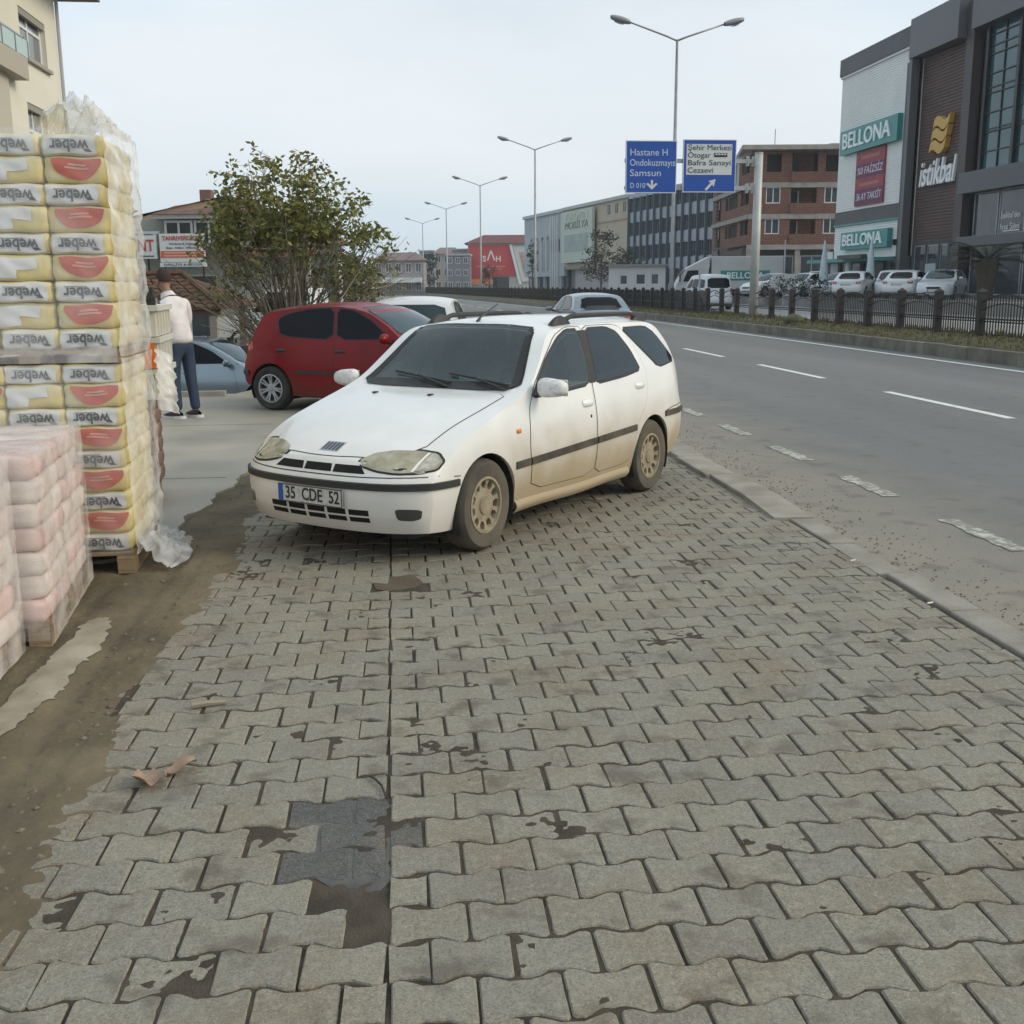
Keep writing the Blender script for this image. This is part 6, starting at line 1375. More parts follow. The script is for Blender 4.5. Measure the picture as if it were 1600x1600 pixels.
    def pad(name, x0, x1, y0, y1, z0, z1, lean=0):
        mb = MB(); c = ((x0+x1)/2, (y0+y1)/2, (z0+z1)/2); sq = lambda a: math.copysign(abs(a)**.45, a)
        mb.grid(lambda u, v: (c[0]+(x1-x0)/2*sq(math.cos(2*math.pi*u))*math.sin(math.pi*v)**.4+lean*(-math.cos(math.pi*v)), c[1]+(y1-y0)/2*sq(math.sin(2*math.pi*u))*math.sin(math.pi*v)**.4, c[2]-(z1-z0)/2*sq(math.cos(math.pi*v))), 20, 12)
        return mb.build(name, cloth, car, smooth=True, weld=1e-4)
    for y in (.36, -.36):
        pad('front_seat', -1.55, -1.05, y-.25, y+.25, .47, .66); st_ = pad('seat_back', -1.72, -1.56, y-.24, y+.24, .58, 1.14, -.09); pad('headrest', -1.80, -1.70, y-.13, y+.13, 1.16, 1.31)
    pad('rear_bench', -2.45, -1.95, -.60, .60, .47, .68); pad('rear_bench_back', -2.58, -2.44, -.60, .60, .6, 1.12, -.06)
    MB().prism_y([(-.62, .55), (-.62, .90), (-.72, .955), (-.98, .94), (-1.02, .86), (-.95, .55)], -.66, .66).build('dashboard', dash_m, car)
    MB().tube([(-1.10+.10*math.cos(a), .36+.185*math.sin(a), .93+.155*math.cos(a)) for a in np.linspace(0, 2*math.pi, 25)], .015, 6, caps=False).build('steering_wheel', BLACK, car, smooth=True)
    MB().tube([(-.96, .36, .86), (-1.09, .36, .92)], .04, 8).build('steering_column', BLACK, car)
    MB().box(-1.09, -1.06, -.11, .11, 1.255, 1.31).build('rear_view_mirror', BLACK, car)
    MB().box(-.745, -.735, .05, .22, .97, 1.02).build('dash_paper', mat('paper', (.6, .62, .6), .8), car)
    # dark floor so that no daylight shows below the body
    MB().box(-2.9, .55, -.62, .62, .16, .21).build('underbody', DISC, car)
    return car
WAGON_OBJ = build_wagon()
def base_spec(L0, L1, H, W, hood, belt, ws0, ws1, rf, rr_, tailx, deck=None, tum=.36, nose_drop=.13, NX=56):
    # L0 front end, L1 rear end, ws0/ws1 screen foot and head, rf roof crown, rr_ rear roof end, tailx foot of the rear screen, deck boot height
    top = [(L0, hood*.70), (L0-.25, hood*.80), (L0-.6, hood*.90), (ws0+.1, hood), (ws0, hood+.03), ((ws0+ws1)/2, (hood+H)/2+.02), (ws1, H-.05), (rf, H), (rr_, H-.05)]
    dk = deck if deck else belt
    top += [((rr_+tailx)/2, (H-.05+dk)/2+.04), (tailx, dk)]
    if deck: top += [(L1+.15, dk-.02), (L1, dk-.12)]
    else: top += [((tailx+L1)/2, dk-.15), (L1, .68)]
    edge = []
    for x, z in top:
        k = .055 if z > hood+.04 else .05
        edge.append((x, z-k))
    return dict(plan=[(L0, W-.06), (L0-.3, W-.03), (L0-.75, W-.005), (-1.2, W), (L1+.9, W-.005), (L1+.3, W-.03), (L1, W-.085)], top=top, edge=edge,
                bot=[(L0, .22), (L0-.5, .20), (-2, .2), (L1+.4, .24), (L1, .34)], belt=[(L0, hood-.08), (ws0, belt-.04), (L1, belt+.02)],
                side=[(.1, .09), (.18, .07), (.25, .045), (.4, .012), (.52, 0), (.7, .004), (.85, .02), (1, .05)],
                nose=[(.15, -.10), (.22, -.05), (.32, -.01), (.42, 0), (.5, -.005), (.56, -.03), (.64, -.07), (.72, -nose_drop), (.85, -.2)],
                tail=[(.3, .07), (.4, .01), (.5, 0), (.6, .01), (.7, .05), (.9, .06), (1.1, .06)], nose_curve=(.12, .2), tail_curve=(.06, .13), tumble=tum, NX=NX, NS=14, NT=9)
def make_car(name, label, S, paint, loc, rz, wb, r_, W, side_w, ws, rs, head=None, tails=None, doors=(), mirror=None, plate_f=None, plate_r=None, group=None, glass=None, rim='spokes', strip=None, trackw=None, slots=True, rim_mat=None, rub=None, cat='car'):
    car = thing(name, label, cat, loc, rz, group); glass = glass or GLASS_DK
    arches = [(0, r_+.005, r_+.035), (-wb, r_+.005, r_+.035)]
    me = cut_arches(shell_mesh(S), arches, W, .24); bvh = bvh_of(me); me.materials.append(paint); inst('body', me, car); liner(car, arches, W)
    seam = mat('panel_gap', (.05, .048, .042), .8)
    for s_ in ('left', 'right'):
        sg = 1 if s_ == 'left' else -1
        for d in doors:
            conform(bvh, inset_poly(d, -.005), s_, .001, 'door_gap', seam, car, smooth=1, step=.09); dd = conform(bvh, d, s_, .003, 'door', paint, car, smooth=1, step=.09)
            xs_ = [a for a, b in d]; h = bvh.ray_cast(Vector((min(xs_)+.16, 3*sg, S['belt'][1][1]-.09)), Vector((0, -sg, 0)))[0]
            if h: MB().grid(lambda u, v: (h.x+(u-.5)*.16, h.y+sg*(.004+.022*math.sin(math.pi*u)**.5*math.sin(math.pi*v)**.5), h.z+(v-.5)*.045), 6, 4).build('door_handle', rub or paint, dd, smooth=True)
        for w in side_w:
            conform(bvh, inset_poly(w, -.014), s_, .0042, 'window_frame', TRIM, car, smooth=1, step=.09); conform(bvh, w, s_, .006, 'window', glass, car, smooth=1, step=.09)
        if mirror:
            cx, cy, cz = mirror[0], mirror[1]*sg, mirror[2]
            MB().grid(lambda u, v: (cx+.055*math.cos(math.pi*v)*(.5 if v > .5 else 1.1), cy+.11*math.cos(2*math.pi*u)*math.sin(math.pi*v)**.7, cz+.065*math.sin(2*math.pi*u)*math.sin(math.pi*v)**.7), 14, 8).build('door_mirror', paint, car, smooth=True, weld=1e-4)
            MB().tube([(cx, cy-sg*.16, cz-.06), (cx, cy-sg*.06, cz-.03)], .025, 6).build('mirror_foot', BLACK, car)
        if strip:
            band(bvh, [((x, 3*sg, strip[2]), (0, -sg, 0)) for x in np.linspace(strip[0], strip[1], 24)], .045, 0, .012, 'side_moulding', BLACK, car)
    conform(bvh, inset_poly(ws, -.012), 'front', .003, 'screen_seal', TRIM, car, smooth=1, step=.09); conform(bvh, ws, 'front', .005, 'windscreen', GLASS, car, smooth=1, step=.09)
    conform(bvh, inset_poly(rs, -.012), 'rear', .003, 'screen_seal', TRIM, car, smooth=1, step=.09); conform(bvh, rs, 'rear', .005, 'rear_screen', glass, car, smooth=1, step=.09)
    for sg in (1, -1):
        if head: conform(bvh, [(sg*a, b) for a, b in head], 'front', .006, 'headlight', mat('headlight_clear', (.35, .36, .37), .12, coat=.6, col2=(.5, .5, .5), scale=12), car, smooth=1, step=.05)
        if tails: conform(bvh, [(sg*a, b) for a, b in tails], 'rear', .006, 'tail_light', mat('tail_red', (.4, .02, .02), .2, coat=.5), car, smooth=1, step=.05)
    if slots:
        conform(bvh, [(-.33, .60), (.33, .60), (.30, .50), (-.30, .50)], 'front', .003, 'grille', mat('grille_dark', (.006, .006, .006), .8), car, smooth=1); conform(bvh, [(-.45, .36), (.45, .36), (.40, .27), (-.40, .27)], 'front', .003, 'lower_grille', MATS['grille_dark'], car, smooth=1)
    fx = bvh.ray_cast(Vector((4, 0, .44)), Vector((-1, 0, 0)))[0]; rx = bvh.ray_cast(Vector((-9, 0, plate_r or .75)), Vector((1, 0, 0)))[0]
    if plate_f is not None: plate(car, (fx.x+.014, 0, .44), R(90), plate_f)
    if plate_r and rx: plate(car, (rx.x-.02, 0, plate_r), R(-90), None)
    ty, rm, dk = wheel_meshes(r_, .19, r_*.64, 11 if rim == 'holes' else 7, rim, 28)
    put_wheels(car, (0, -wb), trackw or W-.10, r_, ty, rm, dk, RUBBER, rim_mat or mat('alloy', (.42, .42, .43), .35, .7), mat('disc_dark', (.03, .026, .02), .9))
    MB().box(-wb-.35, .4, -W+.2, W-.2, .17, .21).build('underbody', DISC, car)
    return car, bvh
def place(local, world, rz):   # car origin so that a local ground point lands on a world point
    c, s = math.cos(rz), math.sin(rz); return (world[0]-(c*local[0]-s*local[1]), world[1]-(s*local[0]+c*local[1]), world[2] if len(world) > 2 else 0)
PW = mat('white_paint', (.68, .69, .69), .3, coat=.4)
WS = [(-.66, 1.0), (-.56, 1.34), (0, 1.37), (.56, 1.34), (.66, 1.0), (0, .97)]
# red hatchback
S = base_spec(.77, -3.04, 1.43, .825, .93, .93, -.36, -1.12, -1.6, -2.45, -2.80, None, .34)
S['top'] = [(.77, .62), (.55, .72), (.2, .82), (-.2, .91), (-.36, .96), (-.72, 1.20), (-1.08, 1.37), (-1.5, 1.425), (-1.95, 1.415), (-2.35, 1.375), (-2.56, 1.35), (-2.62, 1.31), (-2.80, 1.06), (-2.88, .96), (-3.0, .90), (-3.04, .72)]
S['edge'] = [(x, z-.055) for x, z in S['top']]
red = mat('red_paint', (.215, .004, .006), .28, coat=.12, spec=.28, col2=(.17, .004, .006), scale=2, dirt=((.16, .07, .045), .2, .5, 4, .45))
rz = R(-29)
c_, b_ = make_car('red_hatchback', 'dark red five door hatchback parked behind the white wagon', S, red, place((-2.44, -.72), (-1.63, 15.0, .022), rz), rz, 2.44, .295, .825,
    [[(-.62, .97), (-.95, 1.20), (-1.22, 1.32), (-1.46, 1.345), (-1.40, .955)], [(-1.52, 1.35), (-1.90, 1.335), (-2.20, 1.28), (-2.36, 1.20), (-2.30, 1.03), (-2.15, .985), (-1.47, .955)]],
    WS, [(-.55, .98), (-.47, 1.28), (.47, 1.28), (.55, .98)], head=[(.35, .62), (.5, .68), (.72, .66), (.72, .58), (.5, .56)], tails=[(.50, .68), (.47, .86), (.60, .93), (.70, .90), (.72, .70)],
    doors=([(-.45, .6), (-.47, .33), (-1.42, .31), (-1.43, .6), (-1.41, .94), (-1.50, 1.35), (-1.2, 1.35), (-.9, 1.2), (-.55, .97)], [(-1.45, .6), (-1.44, .31), (-1.95, .32), (-2.1, .55), (-2.3, .75), (-2.36, .98), (-2.42, 1.22), (-2.2, 1.32), (-1.53, 1.36), (-1.43, .94)]),
    mirror=(-.62, .92, .98), plate_r=.55, strip=(-.42, -2.05, .52), rub=BLACK)
for sg in (1, -1):
    conform(b_, [(-2.74, .93), (-2.98, .90), (-3.0, .78), (-2.70, .80)], 'left' if sg > 0 else 'right', .006, 'tail_light', MATS['tail_red'], c_, smooth=1)
    band(b_, [((x, 3*sg, .50), (0, -sg, 0)) for x in np.linspace(-2.80, -2.97, 6)], .07, 0, .016, 'bumper_strip', BLACK, c_)
    conform(b_, [(-2.42, .74), (-2.55, .74), (-2.55, .88), (-2.42, .88)], 'left' if sg > 0 else 'right', .002, 'fuel_flap', red, c_, smooth=1)
band(b_, [((-2.4+4*math.cos(a), 4*math.sin(a), .50), (-math.cos(a), -math.sin(a), 0)) for a in np.linspace(R(128), R(232), 30)], .08, 0, .016, 'bumper_strip', BLACK, c_)
# silver blue car on the lower yard
sil = mat('silver_blue', (.30, .37, .42), .25, .5, coat=.5)
SED = base_spec(.85, -3.6, 1.45, .86, .95, .95, -.32, -1.15, -1.7, -2.45, -3.05, 1.02)
SW = [[(-.62, .99), (-.98, 1.21), (-1.3, 1.33), (-1.52, 1.355), (-1.48, .985)], [(-1.58, 1.355), (-2.05, 1.345), (-2.35, 1.28), (-2.62, 1.10), (-2.62, 1.02), (-1.54, .985)]]
DR = ([(-.45, .6), (-.47, .33), (-1.5, .31), (-1.51, .6), (-1.5, .97), (-1.56, 1.37), (-1.2, 1.33), (-.9, 1.2), (-.55, .99)], [(-1.53, .6), (-1.52, .31), (-2.15, .32), (-2.3, .55), (-2.5, .75), (-2.68, 1.0), (-2.4, 1.3), (-2.1, 1.37), (-1.59, 1.37), (-1.52, .97)])
rz = R(-12)
make_car('silver_saloon', 'silver blue saloon with dark windows behind the standing man', SED, sil, place((-.62, -.86), (-3.05, 20.4, -.70), rz), rz, 2.65, .31, .86, SW, WS, [(-.58, 1.02), (-.47, 1.32), (.47, 1.32), (.58, 1.02)], head=[(.4, .62), (.5, .70), (.74, .70), (.74, .62)], tails=[(.5, .72), (.5, .88), (.74, .88), (.74, .72)], doors=DR, mirror=(-.62, .95, 1.0), plate_r=.72)
# white hatchback seen from behind, between the red car and the wagon
HAT = base_spec(.80, -3.05, 1.50, .83, .98, 1.0, -.36, -1.05, -1.6, -2.62, -2.92, None, .30)
rz = R(82)
make_car('white_hatchback', 'white hatchback parked between the red hatchback and the wagon', HAT, PW, place((-2.95, 0), (.26, 17.9, -.02), rz), rz, 2.45, .30, .83, [[(-.62, 1.02), (-.95, 1.24), (-1.22, 1.38), (-1.46, 1.40), (-1.42, 1.02)], [(-1.52, 1.40), (-2.2, 1.39), (-2.4, 1.25), (-2.35, 1.03), (-1.48, 1.02)]],
    [(-.66, 1.04), (-.56, 1.40), (0, 1.43), (.56, 1.40), (.66, 1.04), (0, 1.01)], [(-.60, 1.02), (-.52, 1.36), (.52, 1.36), (.60, 1.02)], head=[(.35, .66), (.5, .74), (.72, .72), (.72, .62)], tails=[(.58, .72), (.56, 1.05), (.68, 1.05), (.74, .74)], mirror=(-.62, .92, 1.04), plate_r=.7, glass=GLASS)
# grey blue car out on the road
rz = R(94)
make_car('grey_saloon', 'grey blue saloon driving on the road beyond the wagon roof', SED, mat('grey_blue', (.25, .29, .32), .25, .5, coat=.5), place((-2.6, 0), (5.55, 29.8, -.01), rz), rz, 2.65, .31, .86, SW, WS, [(-.58, 1.02), (-.47, 1.32), (.47, 1.32), (.58, 1.02)], tails=[(.5, .72), (.5, .88), (.74, .88), (.74, .72)], mirror=(-.62, .95, 1.0), plate_r=.72)
# small white van seen from behind on the far carriageway
VAN = base_spec(.85, -3.35, 1.85, .86, 1.02, 1.08, -.35, -1.0, -1.8, -3.05, -3.30, None, .16)
VW = [[(-.62, 1.12), (-.9, 1.42), (-1.05, 1.55), (-1.35, 1.57), (-1.33, 1.12)], [(-1.42, 1.57), (-2.2, 1.57), (-2.2, 1.12), (-1.40, 1.12)], [(-2.3, 1.57), (-3.0, 1.52), (-3.05, 1.14), (-2.3, 1.12)]]
VWS = [(-.72, 1.08), (-.64, 1.62), (0, 1.66), (.64, 1.62), (.72, 1.08), (0, 1.05)]; VRS = [(-.62, 1.12), (-.58, 1.62), (.58, 1.62), (.62, 1.12)]
def vanlike(label, loc, rz, paint, name='white_van', group=None): return make_car(name, label, VAN, paint, loc, rz, 2.7, .32, .86, VW, VWS, VRS, head=[(.4, .66), (.55, .84), (.74, .84), (.72, .68)], tails=[(.66, .75), (.64, 1.1), (.74, 1.1), (.78, .76)], mirror=(-.7, .98, 1.12), plate_r=.85, group=group, cat='van')
rz = R(96); vanlike('small white van seen from behind beyond the median fence', place((-3.3, 0), (16.95, 56.5, .33), rz), rz, PW)
# parked cars in front of the showrooms
PZ = .85
for lb, S_, pt, x, y, a, n_ in (
        ('white saloon parked rear outward below the teal sign', SED, PW, 25.3, 58.6, 52, 'S'),
        ('white hatchback parked nose outward right of the parasol', HAT, PW, 27.3, 58.6, -118, 'H'),
        ('white saloon parked rear outward before the shop windows', SED, PW, 26.6, 55.0, 48, 'S'),
        ('white coupe like saloon with dark roof parked nose outward', SED, mat('white_silver', (.6, .62, .64), .25, coat=.6), 26.4, 51.2, -128, 'S'),
        ('white saloon parked beside the grey sign post', SED, PW, 23.5, 67.4, 205, 'S'),
        ('white saloon parked behind the hedge left half', SED, PW, 25.2, 66.2, 215, 'S'),
        ('pale grey saloon parked behind the hedge right half', SED, mat('pale_grey_paint', (.42, .46, .48), .3, coat=.4), 26.6, 64.0, 210, 'S')):
    rz = R(a); hs = n_ == 'H'
    c_, b_ = make_car('parked_car', lb, S_, pt, place((-1.3, 0), (x, y, PZ), rz), rz, 2.65 if not hs else 2.45, .31, .86 if not hs else .83, SW if not hs else [[(-.62, 1.02), (-.95, 1.24), (-1.22, 1.38), (-1.46, 1.40), (-1.42, 1.02)], [(-1.52, 1.40), (-2.2, 1.39), (-2.4, 1.25), (-2.35, 1.03), (-1.48, 1.02)]], WS, [(-.58, 1.02), (-.47, 1.32), (.47, 1.32), (.58, 1.02)],
        head=[(.4, .62), (.5, .72), (.74, .70), (.74, .62)], tails=[(.5, .76), (.5, .90), (.74, .90), (.74, .76)], mirror=(-.62, .95, 1.0), plate_f='' if a < 0 else None, plate_r=.72, group='cars parked before the showrooms')
    if 'dark roof' in lb: conform(b_, [(-1.2, -.45), (-2.35, -.45), (-2.35, .45), (-1.2, .45)], 'top', .006, 'roof_panel', GLASS_DK, c_, smooth=1)
# white pickup left of the tree and crane pickup in the lot
def pickup(label, loc, rz, crane=False):
    t = thing('pickup_truck', label, 'pickup', loc, rz); PWp = PW
    MB().prism_y([(.8, .45), (.85, .75), (.75, .98), (-.2, 1.08), (-.75, 1.70), (-1.9, 1.74), (-2.0, 1.05), (-2.0, .45)], -.82, .82).build('cab', PWp, t)
    for s in (-1, 1):
        MB().prism_y([(-.36, 1.12), (-.82, 1.62), (-1.28, 1.64), (-1.28, 1.12)], s*.822, s*.832).build('window', GLASS_DK, t); MB().prism_y([(-1.36, 1.12), (-1.36, 1.64), (-1.85, 1.64), (-1.9, 1.12)], s*.822, s*.832).build('window', GLASS_DK, t)
        MB().box(-4.0, -2.05, s*.80-.03, s*.80+.03, .75, 1.2).build('drop_side', PWp, t); MB().box(.80, .87, s*.6-.14, s*.6+.14, .72, .88).build('headlight', MATS['headlight_clear'], t)
    MB().add([(-.22, -.7, 1.10), (-.22, .7, 1.10), (-.73, .62, 1.66), (-.73, -.62, 1.66)], [(0, 1, 2, 3)]).xf(Matrix.Translation((.02, 0, .01))).build('windscreen', GLASS, t)
    MB().box(-4.0, -2.05, -.8, .8, .62, .75).build('load_bed', PWp, t); MB().box(-4.04, -4.0, -.8, .8, .75, 1.2).build('tailgate', PWp, t); MB().box(.7, .9, -.8, .8, .42, .6).build('bumper', BLACK, t)
    ty, rm, dk = wheel_meshes(.34, .2, .21, 8, 'holes', 24); put_wheels(t, (0, -3.1), .72, .34, ty, rm, dk, RUBBER, mat('steel_rim', (.4, .4, .4), .5, .4), mat('disc_dark', (.03, .026, .02), .9))
    MB().box(-3.8, .6, -.35, .35, .35, .62).build('chassis', BLACK, t)
    if crane:
        a = MB().tube([(-2.4, 0, 1.0), (-2.4, 0, 2.2)], .12, 8).build('crane_column', MATS['silver_blue'], t); MB().tube([(-2.4, 0, 2.2), (-3.3, .1, 2.75), (-4.6, .2, 2.3)], .09, 6).build('crane_arm', GALV, t)
pickup('white pickup half hidden by the tree beyond the shelter', (-3.9, 31.0, -.12), R(165))
pickup('white crane pickup parked before the brick building', (31.5, 82, .85), R(195), True)
def lorry():
    t = thing('delivery_lorry', 'white box lorry with teal lettered side beyond the fence', 'lorry', (20.2, 75.0, .33), R(172)); bx = mat('lorry_box', (.56, .57, .54), .5, col2=(.5, .5, .47), scale=1)
    me = MB().box(-6.3, -1.5, -1.05, 1.05, .95, 3.15).mesh('cargo_box'); bevel_mesh(me, .04, 2); me.materials.append(bx); bo = inst('cargo_box', me, t)
    p = MB().box(-5.4, -2.1, 1.055, 1.075, 1.55, 2.2).build('side_panel', mat('sign_teal', (.03, .23, .22), .35), bo); lettering('BELLONA', .58, mat('sign_letter_white', (.8, .85, .83), .4), p, (-3.75, 1.085, 1.86), rot=(R(90), 0, R(180)), width=2.5, depth=.02, bold=.01)
    MB().prism_y([(.9, .5), (.95, 1.1), (.55, 1.9), (.2, 2.35), (-1.3, 2.4), (-1.3, .5)], -.98, .98).build('cab', bx, t)
    MB().add([(.2, -.9, 2.36), (.2, .9, 2.36), (-1.35, .95, 3.15), (-1.35, -.95, 3.15), (-1.35, .95, 2.36), (-1.35, -.95, 2.36)], [(0, 1, 2, 3), (1, 4, 2), (0, 3, 5), (2, 4, 5, 3)]).build('wind_deflector', bx, t)
    MB().add([(.60, -.85, 1.88), (.60, .85, 1.88), (.24, .8, 2.3), (.24, -.8, 2.3)], [(0, 1, 2, 3)]).xf(Matrix.Translation((.03, 0, .02))).build('windscreen', GLASS, t)
    for s in (-1, 1):
        MB().prism_y([(.42, 1.5), (.12, 2.22), (-.6, 2.25), (-.6, 1.5)], s*.985, s*.995).build('window', GLASS_DK, t); MB().box(.62, .70, s*1.15-.1, s*1.15+.1, 1.5, 2.0).build('door_mirror', BLACK, t); MB().box(.9, .98, s*.7-.15, s*.7+.15, .75, .95).build('headlight', MATS['headlight_clear'], t)
    MB().box(-6.2, .7, -.45, .45, .5, .95).build('chassis', BLACK, t)
    ty, rm, dk = wheel_meshes(.42, .28, .25, 8, 'holes', 24); put_wheels(t, (0, -4.4), .82, .42, ty, rm, dk, RUBBER, MATS['steel_rim'], MATS['disc_dark'])
lorry()
# ================================================================ pallets of bagged mortar, film, loose goods
ORD = ('top', 'second', 'third', 'fourth', 'fifth', 'sixth', 'seventh', 'eighth', 'ninth')
def bag_pt(x, y, z, w, d, h, seed=0):
    # x, y, z in [-1, 1] on a cube -> a plump, slightly slumped bag
    ex = 1-.05*abs(z)**6-.03*abs(y)**8; ey = 1-.05*abs(z)**6-.025*abs(x)**8; ez = 1-.09*max(abs(x)**8, abs(y)**8)
    s = seed*1.7
    return Vector((w/2*x*ex+.003*math.sin(5*z+7*y+s), d/2*y*ey+.0022*math.sin(6*x+4*z+s), h/2*z*ez+.005*math.sin(4*x+3*y+s)*(1-abs(z)*.3)))
def bag_mesh(w, d, h, seed, n=8):
    mb = MB(); L = [-1+2*i/n for i in range(n+1)]
    f = lambda x, y, z: bag_pt(x, y, z, w, d, h, seed)
    for s in (-1, 1):
        mb.grid(lambda u, v: f(2*u-1, s, 2*v-1), n, n); mb.grid(lambda u, v: f(s, 2*u-1, 2*v-1), n, n); mb.grid(lambda u, v: f(2*u-1, 2*v-1, s), n, n)
    return mb.mesh('bag', True, weld=1e-4)
def pallet(label, org, rz, w, d, hgt=.13, z=0):
    # local: x from 0 to -w (leftwards), y from 0 to d (away)
    t = thing('pallet', label, 'pallet', (org[0], org[1], z), rz); wd = mat('pallet_wood', (.34, .25, .15), .85, col2=(.24, .17, .10), scale=5, bump=.3, bscale=40, rnd=.2); q = random.Random(int(abs(org[0]*100)+z*10)); n = 7
    for i in range(n):
        y = d*i/n; MB().box(-w, 0, y+.01, y+d/n*.78, hgt-.022, hgt).build('deck_board', wd, t)
    for i in range(3):
        x = -w+(w-.1)*i/2
        if hgt > .1:
            MB().box(x, x+.1, 0, d, hgt-.042, hgt-.024).build('stringer', wd, t); MB().box(x, x+.1, 0, d, 0, .018).build('bottom_board', wd, t)
            for k in range(3): yy = (d-.12)*k/2; MB().box(x, x+.1, yy, yy+.12, .02, hgt-.044).build('block', wd, t)
        else: MB().box(x, x+.1, 0, d, 0, hgt-.024).build('stringer', wd, t)
    return t
def crumple(name, fn, nu, nv, m, parent=None, amp=.03, seed=0, sc=9.0, label=None, cat=None, kind=None, ku=.5, kv=1.2):
    # a sheet bent through fn(u, v) -> (point, normal), with folds
    mb = MB(); q = random.Random(seed); ph = [(q.uniform(.5, 1.6)*sc, q.uniform(.5, 1.6)*sc, q.uniform(0, 6)) for _ in range(5)]
    for j in range(nv+1):
        for i in range(nu+1):
            u, v = i/nu, j/nv; p, nr = fn(u, v)
            h = sum((1-abs(math.sin(a*u*ku+b*v*kv+c+.8*math.sin(b*u*.5-a*v*.3))))**1.5-.3 for a, b, c in ph)/len(ph)
            mb.v.append(tuple(Vector(p)+Vector(nr)*(amp*(1.4*h+.4)+q.gauss(0, amp*.04))))
    mb.f = [(j*(nu+1)+i, j*(nu+1)+i+1, (j+1)*(nu+1)+i+1, (j+1)*(nu+1)+i) for j in range(nv) for i in range(nu)]
    o = mb.build(name, m, parent, fix=False, smooth=True)
    return tag(o, label, cat, None, kind)
FILM = film_mat('stretch_film', (.88, .86, .82), (.30, .74), .22, 4)
FILM_THIN = film_mat('thin_film', (.88, .87, .84), (.04, .30), .15, 3)
FILM_MILK = film_mat('milky_film', (.78, .73, .69), (.12, .60), .28, 6)
def weber_stack():
    C = Vector((-1.56, 6.43, 0)); rz = R(3); ua = Vector((math.cos(rz), math.sin(rz), 0)); ub = Vector((-math.sin(rz), math.cos(rz), 0))
    Y = mat('bag_yellow', (.70, .55, .15), .55, col2=(.78, .71, .46), scale=6, bump=.25, bscale=25); WH = mat('label_white', (.78, .78, .76), .5, col2=(.70, .70, .67), scale=9)
    INK = mat('label_ink', (.06, .065, .075), .6); RED = mat('label_red', (.56, .10, .055), .5); CR = mat('bag_cream', (.62, .55, .38), .6, col2=(.66, .62, .52), scale=8)
    pallet('wooden pallet on the ground under the tall yellow bag stack', C+ub*-.0, rz, .98, .98)
    pallet('thin wooden pallet between the two tiers of yellow bags', C+ua*.01, rz, .99, .98, .075, 1.235)
    BW, BD = .312, .47; ms = {}
    TM = text_mesh('weber', .088, .002, width=.205, bold=.0015); TM.materials.clear(); TM.materials.append(INK)
    for tier, (z0, hw, hr) in enumerate(((.135, .108, .138), (1.312, .117, .145))):
        zc = z0
        for lay in range(9):
            from_top = 8-lay; kind = 'W' if (from_top % 2 == 0) else 'R'; h = hw if kind == 'W' else hr; z = zc+h/2; zc += h
            for col in range(3):
                for row in range(2):
                    if tier == 0 and col > 0 and lay < 4 and row == 0 and False: continue
                    sd = (tier*7+lay*3+col*5+row) % 4; key = (tier, sd, kind)
                    if key not in ms: ms[key] = bag_mesh(BW, BD, h*1.03, sd); ms[key].materials.append(Y)
                    p = C-ua*(BW*(col+.5)+.01)+ub*(BD*(row+.5)+.015)+Vector((0, 0, z)); jit = random.Random(tier*100+lay*10+col*3+row); p += ua*jit.uniform(-.006, .006)+ub*jit.uniform(-.010, .004)
                    side = ('right', 'middle', 'left')[col]; tn = ('lower', 'upper')[tier]
                    fr_ = 'front' if row == 0 else 'rear'
                    o = inst('mortar_bag', ms[key], None, p, (0, 0, rz+R(jit.uniform(-1.2, 1.2))))
                    look = ('bag with white lettered end' if kind == 'W' else 'yellow bag with red half disc' if col != 1 else 'yellow bag with white corner panel') if row == 0 else 'yellow bag wrapped in film'
                    tag(o, f'{look}, {side} {fr_} column, {ORD[from_top]} layer of {tn} tier', 'bag', 'yellow mortar bags on the tall stack')
                    if row == 0:
                        f = lambda x, zz, off: bag_pt(x, -1, zz, BW, BD, h*1.03, sd)+Vector((0, -off, 0))
                        if kind == 'W':
                            lb = MB().grid(lambda u, v: f(-.93+1.80*u, -.86+1.72*v, .005), 16, 10).build('label', WH, o, smooth=True)
                            inst('lettering', TM, lb, (-.005, f(-.0, .0, .011).y, -.004), (R(90), R(180), 0))
                            MB().box(-.10, .02, -.0012, .0012, .026, .031).xf(Matrix.Translation((-.0, f(0, .5, .009).y, 0))).build('small_print', mat('faint_ink', (.3, .3, .3), .6), lb)
                            MB().grid(lambda u, v: f(.52+.22*u-.1*v, -.62+.3*v, .0085), 4, 3).build('logo_mark', INK, lb, smooth=True)
                        elif col != 1:
                            n = 18; mb = MB().grid(lambda u, v: f(.10+.88*v*math.cos(math.pi+math.pi*u), .86+1.66*v*math.sin(math.pi+math.pi*u), .005), n, 8)
                            rd = mb.build('red_half_disc', RED, o, smooth=True)
                            for k, w in ((.30, .40), (.05, .52)): MB().grid(lambda u, v: f(.12-w*.8+1.6*w*u, k+.16*v, .008), 8, 2).build('disc_print', mat('label_pink', (.72, .33, .25), .6), rd)
                        else:
                            MB().grid(lambda u, v: f(-.95+1.45*u, -.10+.92*v, .005), 14, 6).build('label', WH, o, smooth=True)
                            MB().grid(lambda u, v: f(-.95+.75*u, -.82+.75*v, .005), 10, 5).build('label', WH, o, smooth=True)
                    elif kind == 'W': pass
    film = thing('stretch_film_wrap', 'clear stretch film crumpled round the tall yellow bag stack', 'plastic film', C)
